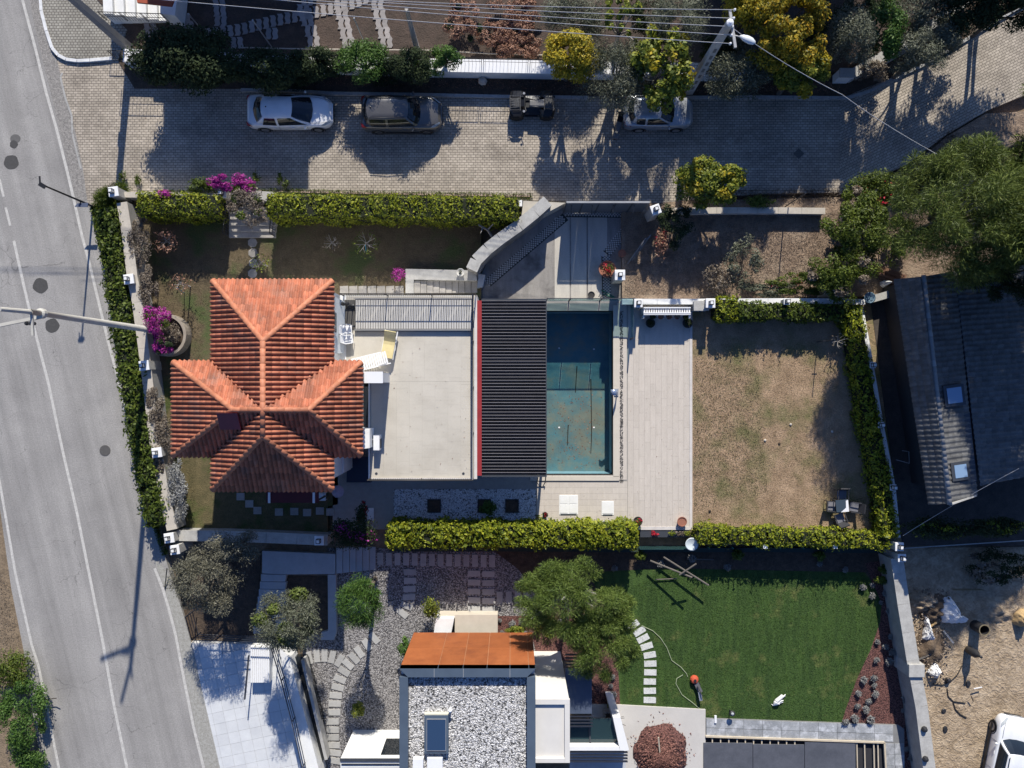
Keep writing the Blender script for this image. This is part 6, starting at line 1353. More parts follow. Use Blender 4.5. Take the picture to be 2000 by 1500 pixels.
shrub('thin flowering branch leaning over the shaded deck', 707, 1002, 1.7, 13, 26, .4, L_dark, 900, z0=0, extra=(L_red, 90, .12), limbs=8)
shrub('rambling bush with red blossoms at the street edge of the vacant plot', 1712, 372, 1.4, 52, 34, .8, L_hedge2, 4800, z0=0, extra=(L_red, 60, .16))
T('tall climbing shrub beside the pine on the vacant plot', 1672, 440, 1.8, 64, 70, 1.0, L_hedge2, 14000, 40, .14, name='shrub', cat='shrub', cr=.25, extra=(L_dry, 2600, .14), limbs=18)
T('scrubby green-brown thicket above the white wall on the vacant plot', 1650, 536, 1.5, 66, 54, .9, L_hedge2, 10000, 34, .13, name='shrub', cat='shrub', cr=.25, extra=(L_dry, 2400, .14), limbs=16)
shrub('rough scrub in front of the brown boards beside the pine', 1742, 465, 1.0, 44, 50, .7, L_hedge2, 4200, z0=0, cr=.25, k=24, extra=(L_dry, 900, .12))
shrub('dense weeds with red blossoms at the right part of the vacant plot', 1560, 555, .6, 60, 24, .45, L_hedge2, 3200, z0=0, cr=.22, k=26, extra=(L_red, 40, .12))
shrub('low olive scrub in the middle of the vacant plot', 1455, 510, .8, 34, 60, .6, L_olive, 2600, z0=0, cr=.22, k=30)
shrub('dark scrub by the gate pillar on the vacant plot', 1320, 440, 1.0, 36, 40, .7, L_dark, 3200, z0=0, cr=.25, k=24)
shrub('reddish shrub right of the ladder', 1292, 470, .8, 18, 30, .5, L_brown, 1100, z0=0, extra=(L_red, 80, .12))
shrub('grassy weeds along the foot of the white wall on the vacant plot', 1500, 566, .4, 80, 14, .35, L_olive, 2800, z0=0, k=26, cr=.2)
shrub('dusty weeds below the yellow-green street bush', 1480, 392, .6, 34, 14, .4, L_hedge2, 1200, z0=0)
shrub('grey scrub on the left half of the vacant plot', 1400, 545, .7, 30, 30, .5, L_dry, 1500, z0=0, k=20)
shrub('sprawling green shrub on the far verge at the bottom-left corner', 45, 1400, .7, 52, 74, .7, L_green, 9500, z0=-.45, k=34, cr=.25)
shrub('green weeds on the far verge above the corner shrub', 20, 1310, .5, 48, 40, .5, L_hedge2, 4200, z0=-.45, k=24)
shrub('low green growth at the bottom-left edge', 55, 1480, .5, 34, 34, .5, L_green, 3600, z0=-.45, k=20)
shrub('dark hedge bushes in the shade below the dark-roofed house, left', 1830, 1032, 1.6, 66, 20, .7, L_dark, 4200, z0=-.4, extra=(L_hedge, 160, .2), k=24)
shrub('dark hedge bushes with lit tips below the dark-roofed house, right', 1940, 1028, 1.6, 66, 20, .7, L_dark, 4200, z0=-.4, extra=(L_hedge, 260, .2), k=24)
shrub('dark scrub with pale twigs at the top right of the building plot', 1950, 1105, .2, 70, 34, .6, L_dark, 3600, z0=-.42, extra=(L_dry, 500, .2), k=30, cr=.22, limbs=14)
shrub('dried brown bush at the left of the upper garden vines', 905, 40, 1.0, 40, 46, .6, L_brown, 3800, z0=.15, k=26, cr=.22, extra=(L_dark, 1200, .12))
for i, (x, y) in enumerate(((980,30),(1010,60),(960,70),(1030,20),(990,90),(1020,92))):
    shrub('dry russet vine patch in the upper garden, %s' % ['top left','right of centre','left of centre','at the top edge','bottom left','bottom right'][i], x, y, .5, 34, 28, .4, L_brown, 3200, z0=.15, k=22, cr=.25)
# small saplings in the front garden
def sapling(label, px, py, h, m, n, spread=.45, tm_=None):
    c = W(px, py, 0); t = thing('sapling', label, 'sapling', c); tm_ = tm_ or bark_w; b = MB(); tips = []
    top = c+Vector((0, 0, h)); b.tube([c, c.lerp(top, .5)+Vector((.03,.02,0)), top], [.035,.028,.02], 6)
    for i in range(9):
        a_ = i*2.4; st_ = c.lerp(top, .45+.06*i); e_ = st_+Vector((math.cos(a_)*spread, math.sin(a_)*spread, .35)); md = st_.lerp(e_, .5)+Vector((0,0,-.03)); b.tube([st_, md, e_], [.016,.011,.005], 4, cap=False); tips.append(e_)
        e2 = md+Vector((math.cos(a_+.9)*spread*.5, math.sin(a_+.9)*spread*.5, .15)); b.tube([md, e2], [.009,.004], 4, cap=False); tips.append(e2)
    b.build('stem', tm_, t, smooth=True)
    C = np.array([tips[i % len(tips)] for i in range(n)])+rng.normal(0, .10, (n, 3)); leafobj('leaves', leaves(C, rng.normal(0,1,(n,3))+np.array([0,0,1]), .12, .5), m, t)
sapling('russet-leaved sapling in the shaded front garden corner', 340, 478, 1.1, L_brown, 320)
sapling('thin sapling with reddish tip and blue stake near the clay roof', 372, 560, 1.5, L_brown, 140, .35)
sapling('bare grey sapling in the middle of the front garden', 655, 480, 1.0, L_dry, 30, .4)
sapling('green-leaved young tree under the long hedge', 722, 482, 1.2, L_hedge2, 120, .6)
sapling('yellowing sapling beside the stepping stones', 522, 520, 1.2, L_ygreen, 120, .35)
sapling('small magenta-flowered plant at the head of the stone stairs', 782, 540, .7, L_magenta, 220, .22)
sapling('bare white sapling in the hedge shade of the dry lawn', 1625, 668, .9, L_dry, 10, .4)
for (x, y, r_) in ((360,572,0),(715,492,0)):
    q = W(x, y, 0); MB().tube([q, q+Vector((.25,.1,1.5))], .02, 5).build('plant_stake', M('blue_stake', (.05,.22,.35), None, 3), None, label='blue stake propping the %s' % ('reddish sapling by the clay roof' if x < 400 else 'green young tree under the long hedge'), cat='stake')
# whitewashed pruned trunk
t = thing('pruned_tree', 'pruned bare tree with whitewashed foot beside the curved driveway wall', 'tree', W(966,472,0)); c = W(966,472,0)
MB().tube([c, c+Vector((-.02,.04,.35))], [.09,.08], 8).build('whitewash', whitepaint, t, smooth=True)
b = MB().tube([c+Vector((-.02,.04,.35)), c+Vector((-.35,.45,1.0)), c+Vector((-.8,.6,1.5))], [.085,.07,.05], 7).tube([c+Vector((-.35,.45,1.0)), c+Vector((0,.7,1.5))], [.05,.03], 6).tube([c+Vector((-.6,.52,1.3)), c+Vector((-.7,.15,1.6))], [.04,.02], 6); b.build('trunk', bark_w, t, smooth=True)
# tree trunk standing in upper garden + grassy growth
c = W(818,108,.15); t = thing('bare_trunk', 'bare grey trunk leaning in the upper garden under the wires', 'tree trunk', c); MB().tube([c, c+Vector((-.05,.2,2)), c+Vector((-.1,.5,4.2))], [.17,.14,.10], 9).build('trunk', bark_w, t, smooth=True)
tufts('rough green grass strip between road and hedge', [(175,400),(205,395),(225,520),(252,700),(275,860),(300,1000),(330,1080),(318,1085),(292,1010),(262,860),(240,700),(205,520)], -.0, 15000, L_hedge2, .22, h=.12)
tufts('weeds along the street edge of the garden wall', [(300,372),(560,368),(700,372),(900,375),(1040,378),(1040,392),(540,388),(300,380)], .02, 7000, L_hedge2, .14, h=.12)
tufts('weeds on the street edge by the vacant plot', [(1330,372),(1655,368),(1780,318),(1860,250),(1870,268),(1790,335),(1660,392),(1330,398)], .01, 6500, L_dry, .14, h=.12)
tufts('straw-coloured blades over the dry lawn', [(1354,592),(1665,600),(1735,1040),(1354,1040)], .0, 52000, leafmat('straw', [(.16,.13,.06), (.27,.21,.12), (.40,.31,.19), (.50,.40,.26)], .15), .085, h=.02, aspect=.16)
tufts('short green blades over the turf', [(1210,1160),(1300,1110),(1690,1118),(1719,1215),(1652,1385),(1643,1420),(1370,1420),(1215,1385)], LG, 52000, leafmat('turf_blade', [(.018,.045,.009), (.037,.085,.015), (.07,.13,.024), (.15,.19,.05)], .2), .09, h=.03, aspect=.16)
tufts('dry blades in the front garden', [(270,440),(930,420),(930,560),(660,560),(660,600),(400,600),(380,1000),(345,1000),(300,700)], 0, 26000, leafmat('dull_straw', [(.08,.075,.03), (.14,.12,.06), (.22,.18,.10)], .15), .08, h=.02, aspect=.18)
tufts('withered weeds over the vacant plot', [(1220,415),(1640,415),(1640,575),(1220,575)], 0, 20000, L_dry, .10, h=.04, aspect=.2)
tufts('leaf litter in the planting strip', [(245,130),(480,135),(1300,150),(1640,160),(1640,180),(1330,180),(480,165)], .05, 7000, L_brown, .08, h=.02, aspect=.5, name='leaf_litter', cat='litter')
tufts('fallen leaves and clods on the verge left of the road', [(-60,960),(18,1150),(45,1290),(-60,1330)], -.45, 2500, L_dry, .10, h=.04, name='leaf_litter', cat='litter')
# lavender balls in the mulch
lb0 = None
balls = [(1685,1146),(1703,1143),(1702,1163),(1729,1158),(1721,1177),(1745,1184),(1748,1203),(1736,1192),(1753,1226),(1740,1243),(1759,1262),(1729,1263),(1743,1273),(1759,1285),(1736,1291),(1762,1302),(1763,1322),(1763,1337),(1766,1365),(1771,1378),(1764,1388),(1707,1338),(1714,1253),(1712,1289),(1687,1327),(1706,1323),(1676,1354),(1695,1369),(1708,1355),(1674,1378),(1690,1385),(1668,1402),(1772,1404),(1776,1428),(1781,1446),(1770,1462),(1778,1478),(1790,1440),(1650,1409),(1700,1404),(1197,1322),(1193,1340),(1198,1356),(976,1212),(1000,1217),(1020,1213),(981,1235),(1024,1236),(1078,1228),(1095,1215),
         (1730,1090),(1650,1112),(1600,1100),(1420,1108),(1350,1090),(1290,1100),(1200,1110),(1150,1096),(1060,1105)]
LM = [(1700,1150,'the lit north tip of the mulch bed'),(1745,1190,'the long pale wall near its top'),(1750,1235,'the wall above mid mulch bed'),(1760,1290,'the square wall pier'),(1768,1330,'the shaded wall foot under the pier'),(1768,1375,'the wall foot near the stone terrace corner'),
      (1712,1270,'the turf edge halfway down the mulch bed'),(1697,1335,'the turf edge of the broad mulch bed'),(1690,1375,'the lower broad mulch bed'),(1660,1405,'the stone terrace edge'),(1776,1430,'the terrace corner strip'),(1778,1470,'the narrow bottom strip by the wall'),(1196,1338,'the dark canopy, by the turf'),
      (1000,1215,'the cream porch slab'),(1010,1235,'the rust-orange facade'),(1085,1222,'the rounded pine'),(1700,1100,'the shaded fence near the corner wall'),(1600,1100,'the shaded fence right of centre'),(1430,1105,'the shaded fence in its middle'),(1300,1095,'the fallen timber poles'),(1180,1105,'the shaded bed above the pine'),(1060,1105,'the shaded gravel edge')]
SZ = ['seventh','first','second','third','fourth','fifth','sixth']; cnt_ = {}
for i, (x, y) in enumerate(balls):
    c = W(x, y, LG+.12)
    if i == 0:
        lb0 = thing('lavender_tuft', 'x', 'shrub', (c.x, c.y, LG), group='grey lavender tufts in the planting beds')
        V, _ = clump_crown((c.x, c.y, LG+.16), (.20,.20,.17), 420, 10, .5, .10, .35, 'needle'); V[:, 2] = np.maximum(V[:, 2], LG+.01); leafobj('foliage', V, L_mint, lb0)
        o = lb0
    else:
        o = copy_tree(lb0); o.location = (c.x, c.y, LG); s_ = random.uniform(.6, 1.25); o.scale = (s_, s_, s_); o.rotation_euler.z = random.uniform(0, 6)
    near = min(LM, key=lambda q_: (q_[0]-x)**2+(q_[1]-y)**2); cnt_[near[2]] = cnt_.get(near[2], 0)+1; k_ = cnt_[near[2]]
    vd = 'above' if y < near[1]-8 else 'below' if y > near[1]+8 else 'beside'; hd = 'left of ' if x < near[0]-6 else 'right of ' if x > near[0]+6 else ''
    o['label'] = ('%s grey tuft %s %s' % (SZ[k_ % len(SZ)], (hd or vd+' '), near[2])).replace('  ', ' ')
for i, (x, y, n_) in enumerate(((950,992,900),)):
    shrub('green leafy plant in the middle square of the white pebble bed', x+4, y, .3, 16, 16, .35, L_green, 900, z0=0)
for i, (x, y, l) in enumerate(((1066,1000,'red-flowered pot at the left corner of the lit deck'),(1244,1017,'dark pot with red flowers at the lower deck edge'))):
    pass
for x, y, l in ((1441,1084,'small lit bush under the fence below the dry lawn, left'),(1600,1086,'small lit bush under the fence below the dry lawn, right'),(1252,1084,'small green bush at the fence gap'),(1725,1110,'pale yellow-green spiky plant by the corner wall'),(1722,1134,'second yellow-green spiky plant below it')):
    shrub(l, x, y, .0, 12, 10, .35, L_hedge2, 500, z0=LG)
for x, y, l in ((1050,1228,'small lime plant in the mulch under the pine'),(1070,1240,'low lime plant left of the white wing'),(1192,1375,'thin yellow stems at the edge of the pale patio')):
    shrub(l, x, y, -.1, 8, 8, .2, L_ygreen, 200, z0=LG)

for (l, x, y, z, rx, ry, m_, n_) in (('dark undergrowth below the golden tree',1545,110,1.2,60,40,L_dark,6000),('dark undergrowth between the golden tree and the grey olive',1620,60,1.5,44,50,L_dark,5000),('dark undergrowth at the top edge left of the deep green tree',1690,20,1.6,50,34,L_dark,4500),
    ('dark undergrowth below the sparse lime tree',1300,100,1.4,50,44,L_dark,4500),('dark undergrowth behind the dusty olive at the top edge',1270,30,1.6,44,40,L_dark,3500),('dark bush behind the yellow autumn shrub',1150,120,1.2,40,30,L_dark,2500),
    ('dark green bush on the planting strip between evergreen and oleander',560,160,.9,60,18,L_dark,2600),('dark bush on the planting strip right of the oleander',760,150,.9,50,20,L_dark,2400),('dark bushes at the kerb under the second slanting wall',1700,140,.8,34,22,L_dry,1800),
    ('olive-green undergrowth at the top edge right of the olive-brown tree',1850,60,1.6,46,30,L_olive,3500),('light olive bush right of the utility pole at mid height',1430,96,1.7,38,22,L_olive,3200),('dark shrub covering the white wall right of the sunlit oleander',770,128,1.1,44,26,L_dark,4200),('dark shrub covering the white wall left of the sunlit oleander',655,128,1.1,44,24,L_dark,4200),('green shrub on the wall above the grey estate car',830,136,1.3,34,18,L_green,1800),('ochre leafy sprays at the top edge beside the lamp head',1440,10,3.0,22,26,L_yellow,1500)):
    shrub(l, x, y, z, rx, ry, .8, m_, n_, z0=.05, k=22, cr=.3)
# ---------- garden furniture and small things ----------
wk = M('dark_wicker', (.05,.05,.055), (.03,.03,.034), 12, .6); gcush = M('grey_cushion', (.20,.20,.22), (.15,.15,.17), 5, .8)
def chair(label, px, py, rot, cushion=gcush, group='wicker chairs round the garden table'):
    c = W(px, py, 0); t = thing('garden_chair', label, 'chair', c, rot, group)
    MB().box(-.25,-.25,.36,.25,.25,.42).build('seat', cushion, t, local=True, bevel=.02)
    MB().add([(-.25,.22,.40),(.25,.22,.40),(.25,.36,.90),(-.25,.36,.90),(-.25,.27,.40),(.25,.27,.40),(.25,.41,.88),(-.25,.41,.88)], [(0,1,2,3),(7,6,5,4),(3,2,6,7),(0,4,5,1),(1,5,6,2),(0,3,7,4)]).build('backrest', wk, t, local=True)
    for s_ in (-1, 1):
        MB().bar((s_*.27,-.24,.62),(s_*.27,.28,.64), .05,.03).build('armrest', wk, t, local=True)
        for y in (-.23,.23): MB().bar((s_*.26,y,0),(s_*.26,y,.62), .035,.035).build('leg', wk, t, local=True)
chair('wicker garden chair on the far side of the garden table', 1638, 964, 0)
chair('wicker garden chair on the left of the garden table', 1617, 986, math.radians(85))
chair('wicker garden chair pushed out on the right of the garden table', 1662, 988, math.radians(-98))
chair('wicker garden chair nearest the bottom hedge', 1634, 1010, math.radians(200))
c = W(1634,984,0); t = thing('garden_table', 'small square dark glass table with a white cloth corner between four chairs', 'table', c, math.radians(5))
MB().box(-.33,-.33,.68,.33,.33,.71).build('tabletop', glass('table_glass', (.05,.07,.09), .06, 1), t, local=True)
MB().add([(-.1,-.34,.715),(.345,-.34,.715),(.345,.30,.715),(.22,.26,.715),(.2,-.12,.715)], [(0,1,4),(1,2,3,4)]).build('runner', whitepaint, t, local=True)
for sx in (-1,1):
    for sy in (-1,1): MB().bar((sx*.3,sy*.3,0),(sx*.3,sy*.3,.68),.04,.04).build('leg', wk, t, local=True)
# loungers on the roof terrace
def lounger(label, px, py, z, rot, wid=.66, L=1.9, pad=None):
    c = W(px, py, z); t = thing('sun_lounger', label, 'sun lounger', c, rot); 
    for s_ in (-1,1): MB().bar((-L/2, s_*wid/2, .32),(L/2, s_*wid/2, .32),.05,.06).build('side_rail', whitepaint, t, local=True)
    for x in (-L/2+.25, L/2-.3):
        for s_ in (-1,1): MB().bar((x, s_*(wid/2-.03),0),(x, s_*(wid/2-.03),.3),.05,.05).build('leg', whitepaint, t, local=True)
    n = 15
    for i in range(n):
        x = -L/2+.04+i*(L-.08)/n; rise = max(0, (x-L*.14))*.6
        MB().bar((x+.05, -wid/2+.02, .35+rise),(x+.05, wid/2-.02, .35+rise),.085,.018).build('slat', whitepaint, t, local=True)
    if pad:
        b = MB(); xs_ = np.linspace(-L/2+.05, L/2-.05, 9)
        rows = [[(x, s_*wid*.48, .39+max(0,(x-L*.14))*.6+.03*abs(math.sin(3*x))) for s_ in (-1,-.5,0,.5,1)] for x in xs_]
        smoothgrid(b, rows); o = b.build('cushion', pad, t, local=True); m_ = o.modifiers.new('s','SOLIDIFY'); m_.thickness = .05; m_.offset = 0
    return t
lounger('white slatted plastic sun lounger on the roof terrace beside the clay roof', 727, 706, TZ, math.radians(14))
lounger('sun lounger with pale yellow cushion against the louvres on the roof terrace', 762, 674, TZ, math.radians(80), .62, 1.45, M('yellow_cushion', (.72,.60,.30), (.62,.52,.27), 6, .8))
for i, (x, y) in enumerate(((682,646),(684,662))):
    c = W(x, y, TZ); t = thing('plastic_chair', ['white plastic chair on the roof terrace, nearer the street','white plastic chair with round back on the roof terrace, nearer the loungers'][i], 'chair', c, math.radians(90+i*6), 'white plastic chairs on the roof terrace')
    MB().box(-.24,-.22,.38,.24,.24,.42).build('seat', whitepaint, t, local=True, bevel=.02)
    MB().add([(-.24,.2,.42),(.24,.2,.42),(.2,.34,.85),(-.2,.34,.85)], [(0,1,2,3)]).build('backrest', whitepaint, t, local=True)
    for s_ in (-1,1):
        MB().tube([(s_*.26,-.22,.62),(s_*.28,.1,.64),(s_*.2,.3,.7)],.022,6).build('armrest', whitepaint, t, local=True)
        for y_ in (-.2,.2): MB().bar((s_*.23,y_,0),(s_*.23,y_,.4),.03,.03).build('leg', whitepaint, t, local=True)
t = thing('blue_white_awning', 'pale blue-white sloping panel between the clay roof and the terrace louvres', 'panel', W(662,620,3.6)); q = [W(652,578,4.2), W(652,690,4.2), W(672,690,3.25), W(674,590,3.25)]
MB().add([tuple(v) for v in q]+[(v.x, v.y, v.z-.04) for v in q], [(0,1,2,3),(7,6,5,4),(0,4,5,1),(2,6,7,3),(1,5,6,2),(3,7,4,0)]).build('panel', M('pale_panel', (.62,.66,.68), None, 3, .4), t)
for i, x in enumerate((679,688)):
    c = W(x, 598, 3.2); t = thing('wrought_lamp', ['black wrought-iron lamp on the terrace corner, left one','black wrought-iron lamp on the terrace corner, right one'][i], 'lamp', c, 0, 'black lamps on the terrace corner')
    MB().tube([(c.x,c.y,3.1),(c.x,c.y,4.3)],.025,6).build('stem', blackm, t); MB().lathe((c.x,c.y,4.1),[(.04,0),(.10,.1),(.10,.3),(.03,.42)],8).build('lamp_shade', blackm, t); MB().lathe((c.x,c.y,3.08),[(.12,0),(.12,.04),(.03,.1)],8).build('base', blackm, t)
for (l, x0, y0, x1, y1, z, h_) in (('white air-conditioner unit on the shaded west strip of the terrace', 729,850,741,880,TZ,.62),('white air-conditioner unit beside the south-east corner of the clay roof',707,840,721,866,3.3,.5)):
    q0, q1 = W(x0,y0,z+h_), W(x1,y1,z+h_); t = thing('air_conditioner', l, 'air conditioner', ((q0.x+q1.x)/2,(q0.y+q1.y)/2,z))
    MB().box(q0.x,q1.y,z,q1.x,q0.y,z+h_).build('casing', whitepaint, t, bevel=.02); MB().box(q1.x-.004,q1.y+.1,z+.1,q1.x+.02,q0.y-.2,z+h_-.1).build('fan_grille', anthr, t)
    MB().tube([(q0.x,q0.y-.2,z+h_-.1),(q0.x-.18,q0.y-.3,z+h_),(q0.x-.2,q0.y-.6,z+.3)],.02,5).build('pipe', galv, t)
# glass balustrade north of the pool, planter screen, posts
gp = thing('glass_balustrade', 'clear glass balustrade with dark posts along the north edge of the pool', 'balustrade', (W(1150,588,0).x, W(0,588,0).y, 0)); yb_ = W(0,588,0).y
for x0, x1 in ((1068,1110),(1112,1170),(1172,1232)):
    MB().box(W(x0,0,0).x+.03, yb_-.008, .08, W(x1,0,0).x-.03, yb_+.008, 1.25).build('glass_panel', clearglass, gp)
for x in (1067,1111,1171,1233): MB().box(W(x,0,0).x-.03, yb_-.03, 0, W(x,0,0).x+.03, yb_+.03, 1.3).build('post', anthr, gp)
MB().box(W(1067,0,0).x, yb_-.02, 1.27, W(1233,0,0).x, yb_+.02, 1.31).build('top_rail', anthr, gp)
MB().box(W(1231,0,0).x-.008, W(0,660,0).y, .08, W(1231,0,0).x+.008, yb_-.04, 1.1).build('glass_panel', clearglass, gp)
MB().box(W(1231,0,0).x-.03, W(0,664,0).y, 0, W(1231,0,0).x+.03, W(0,661,0).y, 1.15).build('post', anthr, gp)
pl_ = thing('slatted_screen', 'white slatted planter screen with potted plants at the top of the deck', 'screen', W(1300,612,0)); q0, q1 = W(1257,602,1.0), W(1349,614,1.0)
MB().box(q0.x, q1.y-.02, .0, q1.x, q1.y+.04, 1.0).build('back_panel', whitewall, pl_)
for i in range(20): x = q0.x+(i+.5)*(q1.x-q0.x)/20; MB().box(x-.035, q1.y+.05, .93, x+.035, q0.y, .97).build('slat', whitepaint, pl_)
for yy in (q0.y, q1.y+.05): MB().box(q0.x, yy, .9, q1.x, yy+.06, 1.02).build('rail', whitepaint, pl_)
for x in (q0.x, q1.x-.06): MB().box(x, W(0,624,0).y, 0.03, x+.06, q0.y+.06, .9).build('side_panel', whitewall, pl_)
def pot(label, px, py, z, r, h, m, plant=None, n=160, fl=None, name='plant_pot', pr=None):
    c = W(px, py, z); t = thing(name, label, 'pot', c)
    MB().lathe(c, [(r*.75,0),(r,h*.9),(r*1.08,h*.9),(r*1.08,h),(r*.92,h),(r*.9,h*.88),(.01,h*.86)], 18).build('bowl', m, t, smooth=False)
    pr = pr or r*1.0
    if plant: V, _ = clump_crown((c.x,c.y,z+h+pr*.35),(pr,pr,pr*.7), n, 8, .5, .08, .5); leafobj('plant', V, plant, t)
    if fl: V, _ = clump_crown((c.x,c.y,z+h+pr*.6),(pr*.9,pr*.9,pr*.6), max(30,n//4), 6, .45, .08, .6); leafobj('blossom', V, fl, t)
    return t
terra = M('terracotta', (.34,.14,.09), (.26,.11,.07), 4, .8); darkpot = M('dark_pot', (.06,.055,.05), None, 4, .7)
pot('terracotta pot with red flowers at the left end of the lit deck strip', 1064,1003,0,.13,.28,darkpot,L_dark,120,L_red,pr=.2)
pot('dark round pot with red-tipped plant at the lower deck edge', 1244,1016,0,.24,.35,darkpot,L_hedge2,200,L_red)
pot('terracotta ring pot with pale centre at the lower right deck corner', 1330,1017,0,.25,.3,terra,None)
pot('dark round pot in the screen shade, left', 1268,632,0,.24,.4,darkpot,L_dark,260)
pot('dark round pot in the screen shade, right', 1340,632,0,.26,.4,darkpot,L_dark,260)
pot('large round terracotta tub with red plants beside the driveway', 1184,528,-.3,.44,.55,terra,L_hedge2,380,L_red)
pot('small empty brown pot above the broad pillar', 1213,497,-.3,.2,.4,terra,None)
pot('white-rimmed pot on the wall above the stone stairs', 900,533,.5,.2,.25,M('white_pot', (.7,.68,.63), None, 3, .6),L_dark,60,pr=.12)
pot('dark pot at the pool end of the driveway', 1154,577,-.3,.18,.3,darkpot,None)
for i, x in enumerate((1273,1289,1305,1321,1337)): pot('small potted plant behind the slatted screen, %s' % ['leftmost','second from left','middle','second from right','rightmost'][i], x, 619, .35, .14,.22, terra if i % 2 else darkpot, [L_dark,L_brown,L_brown,L_dry,L_hedge2][i], 200, pr=.2)
# white hatches
for (l, x0, y0, x1, y1, kk) in (('larger white square hatch cover with four panels on the lit deck',1092,967,1129,1005,4),('smaller white hatch cover on the lit deck',1175,979,1199,1006,1),('white hatch cover on the shaded deck near the bougainvillea',705,992,730,1018,1)):
    q0, q1 = W(x0,y0,.05), W(x1,y1,.05); t = thing('hatch_cover', l, 'hatch', ((q0.x+q1.x)/2,(q0.y+q1.y)/2,.02)); MB().box(q0.x,q1.y,.02,q1.x,q0.y,.05).build('frame', M('hatch_white', (.80,.79,.76), (.72,.71,.68), 3, .5), t)
    w_, h_ = q1.x-q0.x, q0.y-q1.y
    for a_ in range(2 if kk == 4 else 1):
        for c_ in range(2 if kk == 4 else 1):
            n_ = 2 if kk == 4 else 1; MB().box(q0.x+.05+a_*w_/n_, q1.y+.09+c_*(h_-.05)/n_, .05, q0.x+w_/n_*(a_+1)-.05, q1.y+(h_-.05)/n_*(c_+1)+.03, .066).build('panel', bpy.data.materials['hatch_white'], t)
    MB().box(q0.x+.08,q1.y+.015,.05,q1.x-.08,q1.y+.04,.075).build('handle', anthr, t)
# pebble bed with square planting frames, strip of pebbles
q0, q1 = W(769,955,0), W(1047,1018,0)
pbed = thing('pebble_bed', 'shaded bed of white pebbles with three dark square planting frames', 'pebble bed', ((q0.x+q1.x)/2,(q0.y+q1.y)/2,0)); MB().box(q0.x,q1.y,.004,q1.x,q0.y,.035).build('pebble_base', whitepebble, pbed)
def pebbles(par, x0, y0, x1, y1, z, n, rmin=.02, rmax=.045):
    b = MB(); g_ = np.random.default_rng(9)
    for i in range(n):
        x, y = g_.uniform(x0,x1), g_.uniform(y0,y1); r = g_.uniform(rmin,rmax); a_ = g_.uniform(0,3)
        b.add([(x+r*math.cos(a_+k*1.57), y+r*.75*math.sin(a_+k*1.57), z) for k in range(4)]+[(x,y,z+r*.7)], [(0,1,4),(1,2,4),(2,3,4),(3,0,4)])
    b.build('pebbles', M('pebble_white', (.78,.78,.78), (.6,.6,.6), 20, .7, vary=.25), par, kind='stuff')
pebbles(pbed, q0.x+.03,q1.y+.03,q1.x-.03,q0.y-.03,.035,6500)
for x in (848,946,1000):
    c = W(x,988,.07); fr = MB(); s_ = .37
    fr.box(c.x-s_,c.y-s_,.04,c.x+s_,c.y-s_+.05,.12).box(c.x-s_,c.y+s_-.05,.04,c.x+s_,c.y+s_,.12).box(c.x-s_,c.y-s_+.05,.04,c.x-s_+.05,c.y+s_-.05,.12).box(c.x+s_-.05,c.y-s_+.05,.04,c.x+s_,c.y+s_-.05,.12)
    o = fr.build('planting_frame', blackm, pbed); MB().box(c.x-s_+.051,c.y-s_+.051,.04,c.x+s_-.051,c.y+s_-.051,.09).build('soil_fill', soil, o)
q0, q1 = W(1064,1017,0), W(1225,1026,0); t = thing('pebble_strip', 'narrow bright strip of white pebbles between the lit deck and the hedge', 'pebble bed', ((q0.x+q1.x)/2,(q0.y+q1.y)/2,0)); MB().box(q0.x,q1.y,.004,q1.x,q0.y,.03).build('pebble_base', whitepebble, t); pebbles(t, q0.x,q1.y,q1.x,q0.y,.03,700)
# poolside spout and hose loop
c = W(1200,766,0.05); t = thing('pool_spout', 'curved steel waterfall spout on the pool coping', 'spout', c)
b = MB(); rows = [[(c.x+.15-x, c.y+s_*.16, z) for s_ in (-1,1)] for x, z in ((0,.05),(.02,.5),(.1,.75),(.28,.85),(.45,.78))]; smoothgrid(b, rows); o = b.build('blade', M('blue_steel', (.35,.42,.55), None, 3, .25, metal=.5), t, smooth=True); o.modifiers.new('s','SOLIDIFY').thickness = .03
MB().box(c.x-.02,c.y-.2,.05,c.x+.22,c.y+.2,.1).build('foot', galv, t)
P = [W(1051,930,.4), W(1049,943,.2), W(1054,950,.05), W(1060,950,.05), W(1065,942,.2), W(1066,930,.5)]; MB().tube(P, .03, 6).build('hose', M('grey_hose', (.22,.22,.21), None, 4), None, smooth=True, label='grey hose loop hanging at the pergola corner', cat='hose')
# round planter under the lamp post
c = W(334,656,0); t = thing('round_planter', 'round rendered planter wall with dry twigs at the foot of the tall lamp post', 'planter', c); b = MB(); R1_, R0_ = 1.15, 1.0; n = 28; a0_, a1_ = math.radians(-150), math.radians(115)
vs = []; 
for i in range(n+1):
    a_ = a0_+(a1_-a0_)*i/n
    for r_, z in ((R0_,0),(R1_,0),(R1_,.75),(R0_,.75)): b.v.append((c.x+r_*math.cos(a_), c.y+r_*math.sin(a_), z))
for i in range(n):
    for k in range(4): b.f.append((i*4+k, (i+1)*4+k, (i+1)*4+(k+1) % 4, i*4+(k+1) % 4))
b.f += [(0,1,2,3),(n*4+3,n*4+2,n*4+1,n*4)]; b.build('ring_wall', M('planter_render', (.36,.31,.25), (.25,.21,.17), 3, .85), t)
MB().lathe((c.x,c.y,.0),[(1.0,0),(1.0,.45),(.5,.5),(.01,.5)],24).build('soil_fill', soil, t); V, _ = clump_crown((c.x+.25,c.y,.7),(.75,.8,.3),1500,24,.3,.14,.2); leafobj('dry_twigs', V, L_dry, t)
